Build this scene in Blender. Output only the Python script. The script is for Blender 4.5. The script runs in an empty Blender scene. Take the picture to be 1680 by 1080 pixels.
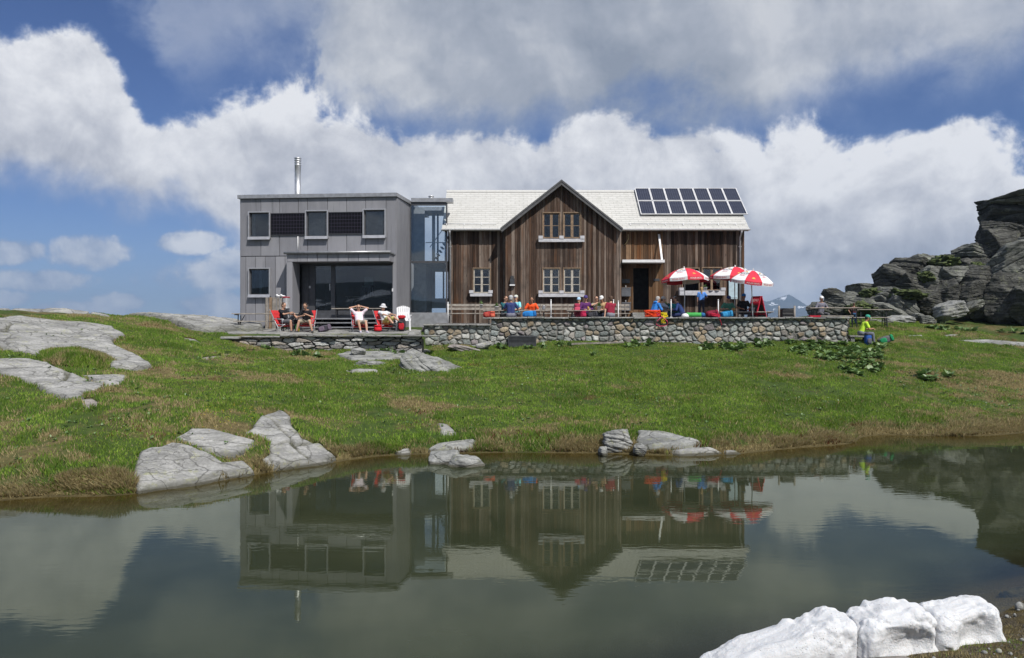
import bpy, bmesh, math, random
import numpy as np
from mathutils import Vector, Matrix

random.seed(7)
R = math.radians
C = bpy.context.scene.collection
SC = bpy.context.scene

# ------------------------------------------------------------------ camera, exposure
F = 1307.0          # focal length in photograph pixels
EYE = 2.77          # eye height above the pond
cam_d = bpy.data.cameras.new('camera')
cam = bpy.data.objects.new('camera', cam_d)
C.objects.link(cam)
cam.location = (0, 0, EYE)
cam.rotation_euler = (R(90), 0, 0)
cam_d.sensor_width = 36.0
cam_d.lens = 36.0 * F / 1680.0
cam_d.clip_start = 0.1
cam_d.clip_end = 30000
SC.camera = cam
SC.view_settings.view_transform = 'Standard'
SC.view_settings.look = 'None'
SC.view_settings.gamma = 1.0
SC.view_settings.exposure = 0.0
SC.view_settings.use_curve_mapping = False
try:
    SC.cycles.use_denoising = True
    SC.cycles.denoiser = 'OPENIMAGEDENOISE'
    SC.cycles.max_bounces = 8
    SC.cycles.transparent_max_bounces = 12
    SC.cycles.sample_clamp_indirect = 4.0
    SC.cycles.caustics_reflective = False
    SC.cycles.caustics_refractive = False
except Exception as e:
    print('cycles settings', e)

# ------------------------------------------------------------------ sun
SUN = Vector((0.42, -0.68, 1.0)).normalized()
sun_d = bpy.data.lights.new('sun', 'SUN')
sun_d.energy = 4.9
sun_d.angle = R(0.5)
sun_d.color = (1.0, 0.96, 0.90)
sun = bpy.data.objects.new('sun', sun_d)
C.objects.link(sun)
sun.location = (20, -20, 60)
sun.rotation_euler = SUN.to_track_quat('Z', 'Y').to_euler()

# ------------------------------------------------------------------ world: sky with clouds by direction
W = bpy.data.worlds.new('World')
SC.world = W
W.use_nodes = True
NT = W.node_tree
NT.nodes.clear()

def wn(kind, **kw):
    n = NT.nodes.new(kind)
    for k, v in kw.items():
        setattr(n, k, v)
    return n

def wl(src, dst):
    if isinstance(src, (int, float)):
        dst.default_value = src
    else:
        NT.links.new(src, dst)

def wm(op, a, b=0.0, c=0.0, clamp=False):
    n = wn('ShaderNodeMath', operation=op)
    n.use_clamp = clamp
    wl(a, n.inputs[0]); wl(b, n.inputs[1]); wl(c, n.inputs[2])
    return n.outputs[0]

def wsmooth(x, lo, hi, a=0.0, b=1.0):
    n = wn('ShaderNodeMapRange', interpolation_type='SMOOTHSTEP')
    wl(x, n.inputs[0]); wl(lo, n.inputs[1]); wl(hi, n.inputs[2]); wl(a, n.inputs[3]); wl(b, n.inputs[4])
    return n.outputs[0]

def wcurve(x, pts, x0, x1, y0, y1):
    t = wm('DIVIDE', wm('SUBTRACT', x, x0), x1 - x0, clamp=True)
    n = wn('ShaderNodeFloatCurve')
    cv = n.mapping.curves[0]
    pp = [((p - x0) / (x1 - x0), (q - y0) / (y1 - y0)) for p, q in pts]
    cv.points[0].location = pp[0]
    cv.points[1].location = pp[-1]
    for p in pp[1:-1]:
        cv.points.new(*p)
    n.mapping.update()
    NT.links.new(t, n.inputs['Value'])
    return wm('MULTIPLY_ADD', n.outputs[0], y1 - y0, y0)

def wnoise(vec, scale, detail, rough, dist=0.0, off=(0, 0, 0), stretch=(1, 1, 1)):
    m = wn('ShaderNodeMapping')
    NT.links.new(vec, m.inputs[0])
    m.inputs['Location'].default_value = off
    m.inputs['Scale'].default_value = stretch
    n = wn('ShaderNodeTexNoise')
    n.inputs['Scale'].default_value = scale
    n.inputs['Detail'].default_value = detail
    n.inputs['Roughness'].default_value = rough
    n.inputs['Distortion'].default_value = dist
    NT.links.new(m.outputs[0], n.inputs['Vector'])
    return n.outputs[0]

tc = wn('ShaderNodeTexCoord')
DIR = tc.outputs['Generated']
sp = wn('ShaderNodeSeparateXYZ')
NT.links.new(DIR, sp.inputs[0])
yy = wm('MAXIMUM', sp.outputs[1], 0.35)
PX = wm('MULTIPLY_ADD', wm('DIVIDE', sp.outputs[0], yy), F, 840.0)      # bearing
PY = wm('MULTIPLY_ADD', wm('DIVIDE', sp.outputs[2], yy), -F, 540.0)     # altitude, downwards
# domain warp for puffy outlines
nb = wnoise(DIR, 6.0, 10.0, 0.56, 0.25)
nb2 = wnoise(DIR, 6.0, 10.0, 0.56, 0.25, off=(-0.022, 0.012, -0.034))     # the same field looked up towards the sun
nf = wnoise(DIR, 18.0, 9.0, 0.64, 0.3, off=(3.1, 0, 1.7))
nf2 = wnoise(DIR, 18.0, 9.0, 0.64, 0.3, off=(3.1 - 0.007, 0.004, 1.7 - 0.012))
nl = wnoise(DIR, 2.6, 5.0, 0.5, 0.2, off=(1.3, 4.0, 0.6), stretch=(1, 1, 2.0))
nbc = wm('SUBTRACT', nb, 0.5)
nfc = wm('SUBTRACT', nf, 0.5)
X0, X1 = -500.0, 2200.0
top = wcurve(PX, [(-500, 40), (-100, 40), (0, 40), (60, 30), (125, 35), (185, 75), (225, 145), (262, 186), (300, 192),
                  (380, 172), (480, 160), (580, 176), (680, 192), (780, 200), (850, 188), (930, 178), (1010, 205),
                  (1080, 218), (1130, 205), (1220, 190), (1310, 180), (1345, 198), (1385, 240), (1440, 246), (1482, 215),
                  (1520, 200), (1590, 192), (1640, 206), (1690, 236), (1760, 240), (1900, 230), (2200, 250)], X0, X1, -200, 600)
bot = wcurve(PX, [(-500, 260), (-100, 300), (0, 318), (100, 330), (200, 352), (300, 340), (400, 385), (560, 480), (700, 900),
                  (1700, 900), (2200, 600)], X0, X1, -200, 900)
sA = wm('MULTIPLY_ADD', nbc, 330.0, wm('SUBTRACT', PY, top))
sA = wm('MULTIPLY_ADD', nfc, 85.0, sA)
aT = wsmooth(sA, -9.0, 27.0)
sB = wm('MULTIPLY_ADD', nbc, 330.0, wm('SUBTRACT', bot, PY))
aB = wsmooth(sB, -30.0, 60.0)
aCum = wm('MULTIPLY', aT, aB)
# high soft layer
PXW = wm('MULTIPLY_ADD', nbc, 420.0, PX)
low = wcurve(PXW, [(-500, -190), (60, -150), (150, -60), (235, 50), (310, 135), (420, 90), (510, 95), (545, 190), (620, 235), (720, 250),
                  (850, 250), (950, 240), (1010, 190), (1060, 205), (1130, 240), (1220, 240), (1290, 215), (1340, 175), (1400, 160), (1500, 158), (1600, 135), (1700, 105),
                  (1900, 150), (2200, 100)], X0, X1, -200, 600)
sH = wm('MULTIPLY_ADD', nbc, 260.0, wm('SUBTRACT', low, PY))
sH = wm('MULTIPLY_ADD', nfc, 110.0, sH)
thin = wcurve(PXW, [(-500, 0.6), (200, 0.60), (420, 0.62), (530, 0.85), (600, 1.0), (1250, 1.0), (1500, 0.95), (2200, 0.9)], X0, X1, 0, 1)
aH = wm('MULTIPLY', wsmooth(sH, -70.0, 90.0), thin)
# broken cloud over the half of the sky behind the photographer
aH = wm('MAXIMUM', aH, wm('MULTIPLY', wsmooth(nl, 0.40, 0.58), wsmooth(sp.outputs[1], 0.05, -0.15)))

# small fair-weather puffs near the horizon, by bearing and altitude
def puff(cx, cy, rx, ry):
    dx = wm('DIVIDE', wm('SUBTRACT', PX, cx), rx)
    dy = wm('DIVIDE', wm('SUBTRACT', PY, cy), ry)
    d = wm('ADD', wm('MULTIPLY', dx, dx), wm('MULTIPLY', dy, dy))
    return wm('SUBTRACT', 1.0, d)
pf = puff(150, 412, 75, 30)
for q in ((20, 412, 60, 22), (310, 455, 100, 34), (385, 440, 60, 34), (60, 462, 90, 20), (195, 495, 48, 15), (130, 508, 90, 16), (345, 500, 70, 24), (300, 400, 70, 22),
          (10, 490, 45, 18), (1500, 470, 120, 60)):
    pf = wm('MAXIMUM', pf, puff(*q))
sP = wm('MULTIPLY_ADD', nbc, 3.3, pf)
sP = wm('MULTIPLY_ADD', nfc, 3.2, sP)
aP = wm('MULTIPLY', wsmooth(sP, -0.25, 0.60), 0.95)
# faint veil low on the horizon
aV = wm('MULTIPLY', wsmooth(PY, 280.0, 500.0), wsmooth(nl, 0.30, 0.7, 0.18, 0.5))

# light on the clouds: relief towards the sun, bright rims, grey thick undersides
rel = wm('MULTIPLY', wm('SUBTRACT', nb, nb2), 6.0)
rel = wm('MULTIPLY_ADD', wm('SUBTRACT', nf, nf2), 2.2, rel)
depth = wsmooth(sA, 5.0, 190.0)
br = wm('SUBTRACT', 0.96, wm('MULTIPLY', depth, 0.34))
br = wm('ADD', br, wm('MULTIPLY', rel, 0.30))
br = wm('ADD', br, wm('MULTIPLY', wm('SUBTRACT', nl, 0.5), 0.60))
br = wm('ADD', br, wm('MULTIPLY', wsmooth(PY, 230.0, 480.0), -0.04), clamp=True)
rmp = wn('ShaderNodeValToRGB')
NT.links.new(br, rmp.inputs[0])
el = rmp.color_ramp.elements
el[0].position = 0.0; el[0].color = (0.215, 0.24, 0.31, 1)
el[1].position = 1.0; el[1].color = (0.86, 0.87, 0.90, 1)
e = el.new(0.35); e.color = (0.345, 0.37, 0.44, 1)
e = el.new(0.65); e.color = (0.555, 0.575, 0.635, 1)
# colour of the high layer: grey
hb = wm('ADD', wm('MULTIPLY', rel, 0.34), wm('MULTIPLY_ADD', wm('SUBTRACT', nl, 0.5), 1.5, 0.63))
hb = wm('ADD', hb, wcurve(PX, [(-500, 0.1), (200, 0.16), (480, 0.12), (900, -0.06), (1150, -0.08), (1450, 0.10), (1700, 0.16), (2200, 0.1)], X0, X1, -0.5, 0.5))
hb = wm('ADD', hb, wm('MULTIPLY', wsmooth(sH, 0.0, 180.0), -0.08), clamp=True)
rmh = wn('ShaderNodeValToRGB')
NT.links.new(hb, rmh.inputs[0])
el = rmh.color_ramp.elements
el[0].position = 0.0; el[0].color = (0.27, 0.31, 0.385, 1)
el[1].position = 1.0; el[1].color = (0.62, 0.64, 0.68, 1)
e = el.new(0.5); e.color = (0.40, 0.435, 0.505, 1)
# colour of puffs
pb = wm('ADD', wm('MULTIPLY', rel, 0.6), wm('MULTIPLY_ADD', wsmooth(sP, 0.0, 1.6), 0.25, 0.42), clamp=True)
rmpf = wn('ShaderNodeValToRGB')
NT.links.new(pb, rmpf.inputs[0])
el = rmpf.color_ramp.elements
el[0].position = 0.0; el[0].color = (0.30, 0.38, 0.54, 1)
el[1].position = 1.0; el[1].color = (0.80, 0.82, 0.86, 1)

def wmix(fac, a, b):
    n = wn('ShaderNodeMix', data_type='RGBA')
    wl(fac, n.inputs[0])
    for v, i in ((a, 6), (b, 7)):
        if isinstance(v, tuple):
            n.inputs[i].default_value = v
        else:
            NT.links.new(v, n.inputs[i])
    return n.outputs[2]

sky = wn('ShaderNodeTexSky', sky_type='NISHITA')
sky.sun_disc = False
sky.sun_elevation = math.asin(SUN.z)
sky.sun_rotation = math.atan2(SUN.x, SUN.y)
sky.altitude = 2300
sky.air_density = 1.0
sky.dust_density = 0.0
sky.ozone_density = 6.0
hsv = wn('ShaderNodeHueSaturation')
hsv.inputs['Saturation'].default_value = 1.10
hsv.inputs['Hue'].default_value = 0.512
NT.links.new(sky.outputs[0], hsv.inputs['Color'])
bg_sky = wn('ShaderNodeBackground')
NT.links.new(hsv.outputs[0], bg_sky.inputs[0])
bg_sky.inputs[1].default_value = 0.080
col = wmix(aH, (0.21, 0.315, 0.55, 1), rmh.outputs[0])
col = wmix(aP, col, rmpf.outputs[0])
col = wmix(aCum, col, rmp.outputs[0])
inv = wm('MULTIPLY', wm('MULTIPLY', wm('SUBTRACT', 1.0, aCum), wm('SUBTRACT', 1.0, aH)),
         wm('MULTIPLY', wm('SUBTRACT', 1.0, aP), wm('SUBTRACT', 1.0, aV)))
bg_cl = wn('ShaderNodeBackground')
NT.links.new(col, bg_cl.inputs[0])
bg_cl.inputs[1].default_value = 1.0
ms = wn('ShaderNodeMixShader')
NT.links.new(inv, ms.inputs[0])
NT.links.new(bg_cl.outputs[0], ms.inputs[1])
NT.links.new(bg_sky.outputs[0], ms.inputs[2])
wo = wn('ShaderNodeOutputWorld')
NT.links.new(ms.outputs[0], wo.inputs[0])
W.cycles.sampling_method = 'MANUAL'
W.cycles.sample_map_resolution = 512
# ------------------------------------------------------------------ numeric noise
_rs = np.random.RandomState(3)
_perm = _rs.permutation(512).astype(np.int64)

def _h(ix, iy, iz):
    return _perm[(_perm[(_perm[ix & 511] + iy) & 511] + iz) & 511] / 511.0

def vnoise(x, y, z):
    x = np.asarray(x, float); y = np.asarray(y, float); z = np.asarray(z, float)
    x, y, z = np.broadcast_arrays(x, y, z)
    ix = np.floor(x).astype(np.int64); iy = np.floor(y).astype(np.int64); iz = np.floor(z).astype(np.int64)
    fx = x - ix; fy = y - iy; fz = z - iz
    fx = fx * fx * fx * (fx * (fx * 6 - 15) + 10); fy = fy * fy * fy * (fy * (fy * 6 - 15) + 10); fz = fz * fz * fz * (fz * (fz * 6 - 15) + 10)
    def L(a, b, t):
        return a + (b - a) * t
    c = [[[_h(ix + i, iy + j, iz + k) for k in (0, 1)] for j in (0, 1)] for i in (0, 1)]
    r = L(L(L(c[0][0][0], c[1][0][0], fx), L(c[0][1][0], c[1][1][0], fx), fy),
          L(L(c[0][0][1], c[1][0][1], fx), L(c[0][1][1], c[1][1][1], fx), fy), fz)
    return r * 2 - 1

def fbm(x, y, z=0.0, o=4, g=0.5):
    s = 0.0; a = 1.0; t = 0.0; f = 1.0
    for i in range(o):
        s = s + a * vnoise(x * f + 17.3 * i, y * f - 9.1 * i, np.asarray(z) * f + 3.7 * i)
        t += a; a *= g; f *= 2.03
    return s / t

def sstep(x, a, b):
    t = np.clip((np.asarray(x, float) - a) / (b - a), 0, 1)
    return t * t * (3 - 2 * t)

# ------------------------------------------------------------------ pixel rays (for reading the photograph)
def PT(px, py, D):
    return Vector(((px - 840.0) / F * D, D, EYE + (540.0 - py) / F * D))
def X(px, D): return (px - 840.0) / F * D
def Z(py, D): return EYE + (540.0 - py) / F * D

# ------------------------------------------------------------------ tags
def tag(o, label=None, cat=None, group=None, kind=None):
    if label: o['label'] = label
    if cat: o['category'] = cat
    if group: o['group'] = group
    if kind: o['kind'] = kind
    return o

def empty(name, label, cat, loc=(0, 0, 0), rz=0.0, group=None):
    o = bpy.data.objects.new(name, None)
    o.empty_display_size = 0.2
    C.objects.link(o)
    o.location = loc
    o.rotation_euler = (0, 0, rz)
    return tag(o, label, cat, group)

def copy_tree(o, parent=None):
    c = o.copy(); C.objects.link(c)
    if parent is not None: c.parent = parent
    for ch in list(o.children):
        copy_tree(ch, c)
    return c

# ------------------------------------------------------------------ mesh builder
class MB:
    def __init__(self):
        self.v = []; self.f = []; self.m = []; self.r = []; self.cur = 0; self.rnd = 0.5; self.sm = []; self.smooth = False
    def face(self, idx):
        self.f.append(tuple(idx)); self.m.append(self.cur); self.r.append(self.rnd); self.sm.append(self.smooth)
    def add(self, vs, fs):
        n = len(self.v); self.v.extend([tuple(p) for p in vs])
        for f in fs: self.face([i + n for i in f])
    def box(self, x0, x1, y0, y1, z0, z1):
        self.add([(x0, y0, z0), (x1, y0, z0), (x1, y1, z0), (x0, y1, z0), (x0, y0, z1), (x1, y0, z1), (x1, y1, z1), (x0, y1, z1)],
                 [(0, 3, 2, 1), (4, 5, 6, 7), (0, 1, 5, 4), (1, 2, 6, 5), (2, 3, 7, 6), (3, 0, 4, 7)])
        return self
    def cbox(self, c, s, M=None, bev=0.0):
        """box by centre and size with optional rotation matrix and chamfered edges"""
        hx, hy, hz = s[0] / 2, s[1] / 2, s[2] / 2
        if bev <= 0:
            vs = [(-hx, -hy, -hz), (hx, -hy, -hz), (hx, hy, -hz), (-hx, hy, -hz), (-hx, -hy, hz), (hx, -hy, hz), (hx, hy, hz), (-hx, hy, hz)]
            fs = [(0, 3, 2, 1), (4, 5, 6, 7), (0, 1, 5, 4), (1, 2, 6, 5), (2, 3, 7, 6), (3, 0, 4, 7)]
        else:
            b = min(bev, hx * .9, hy * .9, hz * .9)
            bm = bmesh.new(); bmesh.ops.create_cube(bm, size=1.0)
            for q in bm.verts: q.co = (q.co.x * 2 * hx, q.co.y * 2 * hy, q.co.z * 2 * hz)
            bmesh.ops.bevel(bm, geom=list(bm.edges), offset=b, segments=2, profile=0.5, affect='EDGES')
            bm.verts.index_update()
            vs = [q.co.copy() for q in bm.verts]; fs = [[q.index for q in f.verts] for f in bm.faces]
            bm.free()
        c = Vector(c)
        self.add([(c + ((M @ Vector(p)) if M else Vector(p))) for p in vs], fs)
        return self
    def bar(self, a, b, w, h=None, up=(0, 0, 1)):
        """rectangular bar from a to b, w wide, h high"""
        a = Vector(a); b = Vector(b); h = h or w
        d = (b - a).normalized(); u = Vector(up)
        if abs(d.dot(u)) > 0.98: u = Vector((0, 1, 0))
        s = d.cross(u).normalized(); u = s.cross(d)
        vs = []
        for p in (a, b):
            for i, j in ((-1, -1), (1, -1), (1, 1), (-1, 1)):
                vs.append(p + s * (i * w / 2) + u * (j * h / 2))
        self.add(vs, [(0, 1, 2, 3), (7, 6, 5, 4), (0, 4, 5, 1), (1, 5, 6, 2), (2, 6, 7, 3), (3, 7, 4, 0)])
        return self
    def tube(self, pts, rad, n=8, caps=True):
        pts = [Vector(p) for p in pts]
        if not hasattr(rad, '__len__'): rad = [rad] * len(pts)
        base = len(self.v); up = Vector((0.13, 0.21, 0.97))
        for i, p in enumerate(pts):
            d = (pts[min(i + 1, len(pts) - 1)] - pts[max(i - 1, 0)]).normalized()
            s = d.cross(up)
            if s.length < 1e-3: s = d.cross(Vector((1, 0, 0)))
            s.normalize(); t = s.cross(d)
            for k in range(n):
                a = 2 * math.pi * k / n
                self.v.append(tuple(p + (s * math.cos(a) + t * math.sin(a)) * rad[i]))
        old = self.smooth; self.smooth = True
        for i in range(len(pts) - 1):
            for k in range(n):
                a = base + i * n + k; b = base + i * n + (k + 1) % n
                self.face((a, b, b + n, a + n))
        self.smooth = False
        if caps:
            self.face([base + k for k in range(n)][::-1])
            self.face([base + (len(pts) - 1) * n + k for k in range(n)])
        self.smooth = old
        return self
    def lathe(self, prof, c=(0, 0, 0), n=16, caps=True):
        base = len(self.v)
        for r, z in prof:
            for k in range(n):
                a = 2 * math.pi * k / n
                self.v.append((c[0] + r * math.cos(a), c[1] + r * math.sin(a), c[2] + z))
        old = self.smooth; self.smooth = True
        for i in range(len(prof) - 1):
            for k in range(n):
                a = base + i * n + k; b = base + i * n + (k + 1) % n
                self.face((a, b, b + n, a + n))
        self.smooth = False
        if caps:
            self.face([base + k for k in range(n)][::-1])
            self.face([base + (len(prof) - 1) * n + k for k in range(n)])
        self.smooth = old
        return self
    def ball(self, c, r, nu=14, nv=9, M=None):
        if not hasattr(r, '__len__'): r = (r, r, r)
        base = len(self.v); c = Vector(c)
        for j in range(nv + 1):
            t = math.pi * j / nv
            for i in range(nu):
                a = 2 * math.pi * i / nu
                p = Vector((r[0] * math.sin(t) * math.cos(a), r[1] * math.sin(t) * math.sin(a), -r[2] * math.cos(t)))
                self.v.append(tuple(c + (M @ p if M else p)))
        old = self.smooth; self.smooth = True
        for j in range(nv):
            for i in range(nu):
                a = base + j * nu + i; b = base + j * nu + (i + 1) % nu
                self.face((a, b, b + nu, a + nu))
        self.smooth = old
        return self
    def prism(self, poly, axis, a, b):
        """extrude a 2-D polygon along an axis ('x': poly=(y,z); 'y': poly=(x,z); 'z': poly=(x,y))"""
        def mk(p, t):
            return {'x': (t, p[0], p[1]), 'y': (p[0], t, p[1]), 'z': (p[0], p[1], t)}[axis]
        n = len(poly)
        vs = [mk(p, a) for p in poly] + [mk(p, b) for p in poly]
        self.add(vs, [tuple(range(n))[::-1], tuple(range(n, 2 * n))] + [(i, (i + 1) % n, n + (i + 1) % n, n + i) for i in range(n)])
        return self
    def quad(self, a, b, c, d):
        self.add([a, b, c, d], [(0, 1, 2, 3)]); return self
    def build(self, name, mats, parent=None, fix=True):
        me = bpy.data.meshes.new(name)
        me.from_pydata(self.v, [], self.f)
        if not isinstance(mats, (list, tuple)): mats = [mats]
        for m in mats: me.materials.append(m)
        me.polygons.foreach_set('material_index', self.m)
        me.polygons.foreach_set('use_smooth', self.sm)
        a = me.attributes.new('rnd', 'FLOAT', 'FACE'); a.data.foreach_set('value', self.r)
        if fix:
            bm = bmesh.new(); bm.from_mesh(me)
            bmesh.ops.recalc_face_normals(bm, faces=bm.faces); bm.to_mesh(me); bm.free()
        me.update()
        o = bpy.data.objects.new(name, me); C.objects.link(o)
        if parent is not None: o.parent = parent
        return o

def np_mesh(name, V, Fq, mats, smooth=True, attrs=None, parent=None, tri=False, link=True):
    """fast mesh from arrays; Fq is (n,4) or (n,3)"""
    me = bpy.data.meshes.new(name)
    V = np.asarray(V, np.float32); Fq = np.asarray(Fq, np.int32); k = Fq.shape[1]
    me.vertices.add(len(V)); me.vertices.foreach_set('co', V.ravel())
    me.loops.add(Fq.size); me.loops.foreach_set('vertex_index', Fq.ravel())
    me.polygons.add(len(Fq)); me.polygons.foreach_set('loop_start', np.arange(0, Fq.size, k, dtype=np.int32))
    me.polygons.foreach_set('use_smooth', np.full(len(Fq), smooth, dtype=bool))
    for n, (dom, typ, data) in (attrs or {}).items():
        a = me.attributes.new(n, typ, dom)
        a.data.foreach_set('color' if typ == 'FLOAT_COLOR' else 'value', np.asarray(data, np.float32).ravel())
    if not isinstance(mats, (list, tuple)): mats = [mats]
    for m in mats: me.materials.append(m)
    me.update(calc_edges=True); me.validate()
    o = bpy.data.objects.new(name, me)
    C.objects.link(o)
    if parent is not None: o.parent = parent
    return o

def grid_faces(nx, ny):
    i = np.arange(nx - 1)[None, :] + np.arange(ny - 1)[:, None] * nx
    return np.stack([i, i + 1, i + 1 + nx, i + nx], -1).reshape(-1, 4)

# ------------------------------------------------------------------ materials
class MT:
    """tiny node helper"""
    def __init__(self, name):
        self.m = bpy.data.materials.new(name); self.m.use_nodes = True
        self.t = self.m.node_tree; self.t.nodes.clear()
        self.out = self.n('ShaderNodeOutputMaterial')
        self._obj = None
    def n(self, kind, **kw):
        q = self.t.nodes.new(kind)
        for k, v in kw.items(): setattr(q, k, v)
        return q
    def l(self, src, dst):
        if isinstance(src, (int, float)): dst.default_value = src
        elif isinstance(src, tuple): dst.default_value = src if len(src) == 4 or dst.type == 'VECTOR' else src + (1,)
        else: self.t.links.new(src, dst)
    def math(self, op, a, b=0.0, c=0.0, clamp=False):
        q = self.n('ShaderNodeMath', operation=op); q.use_clamp = clamp
        self.l(a, q.inputs[0]); self.l(b, q.inputs[1]); self.l(c, q.inputs[2]); return q.outputs[0]
    def mix(self, f, a, b, blend='MIX'):
        q = self.n('ShaderNodeMix', data_type='RGBA', blend_type=blend)
        self.l(f, q.inputs[0]); self.l(a, q.inputs[6]); self.l(b, q.inputs[7]); return q.outputs[2]
    def coord(self, kind='Object', scale=(1, 1, 1), loc=(0, 0, 0), rot=(0, 0, 0)):
        if kind == 'World':
            src = self.n('ShaderNodeNewGeometry').outputs['Position']
        else:
            src = self.n('ShaderNodeTexCoord').outputs[kind]
        q = self.n('ShaderNodeMapping'); self.l(src, q.inputs[0])
        q.inputs['Scale'].default_value = scale; q.inputs['Location'].default_value = loc; q.inputs['Rotation'].default_value = rot
        return q.outputs[0]
    def noise(self, vec, scale, detail=4, rough=0.55, dist=0.0, color=False):
        q = self.n('ShaderNodeTexNoise'); self.l(vec, q.inputs['Vector'])
        q.inputs['Scale'].default_value = scale; q.inputs['Detail'].default_value = detail
        q.inputs['Roughness'].default_value = rough; q.inputs['Distortion'].default_value = dist
        return q.outputs[1 if color else 0]
    def vor(self, vec, scale, feature='F1', out=0, rand=1.0):
        q = self.n('ShaderNodeTexVoronoi', feature=feature); self.l(vec, q.inputs['Vector'])
        q.inputs['Scale'].default_value = scale; q.inputs['Randomness'].default_value = rand; return q.outputs[out]
    def sm(self, x, lo, hi, a=0.0, b=1.0):
        q = self.n('ShaderNodeMapRange', interpolation_type='SMOOTHSTEP')
        for i, v in enumerate((x, lo, hi, a, b)): self.l(v, q.inputs[i])
        return q.outputs[0]
    def ramp(self, x, stops):
        q = self.n('ShaderNodeValToRGB'); self.l(x, q.inputs[0]); e = q.color_ramp.elements
        e[0].position = stops[0][0]; e[0].color = stops[0][1] + (1,)
        e[1].position = stops[-1][0]; e[1].color = stops[-1][1] + (1,)
        for p, c in stops[1:-1]:
            k = e.new(p); k.color = c + (1,)
        return q.outputs[0]
    def attr(self, name, out=2):
        q = self.n('ShaderNodeAttribute'); q.attribute_name = name; return q.outputs[out]
    def bump(self, h, strength=0.5, dist=0.02, normal=None):
        q = self.n('ShaderNodeBump'); self.l(h, q.inputs['Height'])
        q.inputs['Strength'].default_value = strength; q.inputs['Distance'].default_value = dist
        if normal is not None: self.l(normal, q.inputs['Normal'])
        return q.outputs[0]
    def bsdf(self, color, rough=0.6, metal=0.0, spec=0.5, normal=None, **kw):
        q = self.n('ShaderNodeBsdfPrincipled')
        self.l(color, q.inputs['Base Color']); self.l(rough, q.inputs['Roughness']); self.l(metal, q.inputs['Metallic'])
        self.l(spec, q.inputs['Specular IOR Level'])
        if normal is not None: self.l(normal, q.inputs['Normal'])
        for k, v in kw.items(): self.l(v, q.inputs[k.replace('_', ' ')])
        return q.outputs[0]
    def done(self, sh):
        self.l(sh, self.out.inputs['Surface']); return self.m

def simple(name, col, rough=0.6, metal=0.0, var=0.15, scale=6.0, spec=0.5, bump=0.0, bscale=40.0, **kw):
    """painted, woven or metal surface with mottled tone"""
    m = MT(name); c = m.coord('Object')
    nz = m.noise(c, scale, 4)
    lo = tuple(x * (1 - var) for x in col); hi = tuple(min(1, x * (1 + var)) for x in col)
    colr = m.mix(m.sm(nz, 0.3, 0.7), lo, hi)
    nrm = m.bump(m.noise(c, bscale, 3), bump, 0.01) if bump > 0 else None
    r = m.math('MULTIPLY_ADD', m.noise(c, scale * 2.3, 3), 0.25, rough - 0.12, clamp=True)
    return m.done(m.bsdf(colr, r, metal, spec, nrm, **kw))

_cloth = {}
def cloth(col, var=0.12):
    k = tuple(round(x, 3) for x in col)
    if k not in _cloth:
        _cloth[k] = simple('cloth', col, 0.85, var=var, scale=9.0, spec=0.2, bump=0.25, bscale=70)
    return _cloth[k]

def text_mesh(s, size, extrude=0.0):
    """vertices, faces of a line of lettering centred on the origin in XY"""
    cu = bpy.data.curves.new('lettering', 'FONT'); cu.body = s; cu.size = size; cu.extrude = extrude
    cu.align_x = 'CENTER'; cu.align_y = 'CENTER'; cu.resolution_u = 3
    o = bpy.data.objects.new('lettering', cu); C.objects.link(o)
    dg = bpy.context.evaluated_depsgraph_get(); dg.update()
    me = bpy.data.meshes.new_from_object(o.evaluated_get(dg))
    vs = [v.co.copy() for v in me.vertices]; fs = [list(p.vertices) for p in me.polygons]
    bpy.data.objects.remove(o); bpy.data.meshes.remove(me); bpy.data.curves.remove(cu)
    return vs, fs
# ------------------------------------------------------------------ terrain
TERR_Z = 2.85       # paved terrace before the hut
WALL_Y = 32.5       # front of the terrace wall
def shoreD(py): return EYE * F / (py - 540.0)
_shore_px = [(-60, 826), (0, 820), (60, 816), (95, 812), (160, 814), (215, 811), (300, 798), (370, 788), (430, 777), (500, 768), (557, 757), (600, 750),
             (650, 746), (705, 745), (780, 743), (840, 742), (920, 743), (990, 743), (1060, 746), (1130, 748), (1200, 746), (1250, 740), (1300, 735), (1400, 727),
             (1500, 721), (1600, 715), (1680, 709), (1760, 704)]
SHORE = [(X(a, shoreD(b)), shoreD(b)) for a, b in _shore_px]
NEAR = [(-10.5, 4.3), (-6, 4.6), (-3, 4.9), (-0.5, 5.3), (0.9, 5.9), (1.7, 6.42), (2.6, 6.75), (3.6, 7.15), (4.6, 7.65), (5.4, 8.3), (6.6, 9.3), (9, 11), (13, 14.5), (17, 18.5)]
_A = []
def anc(px, py, D): p = PT(px, py, D); _A.append((p.x, p.y, p.z))
for x, y in SHORE: _A.append((x, y, 0.02))
for x, y in NEAR: _A.append((x, y, 0.0))
for x, y in ((-14, 10), (-13.5, 6.5), (19, 21)): _A.append((x, y, 0.0))
for x, y, z in ((-8, 8.5, -.8), (-3, 9, -.9), (-3, 12.5, -.9), (-6.5, 10.5, -.7), (2, 10, -.9), (2, 14, -.9), (6, 12, -.8), (6, 15, -.8), (11, 16.5, -.8), (-0.5, 15, -.8), (-10.5, 9, -.6),
                (10, 20, -.42), (5, 16.6, -.42), (0, 16.5, -.42), (-4, 15.5, -.4), (3.5, 8.6, -.5), (0.5, 7.5, -.6), (7, 11, -.5)):
    _A.append((x, y, z))
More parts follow.
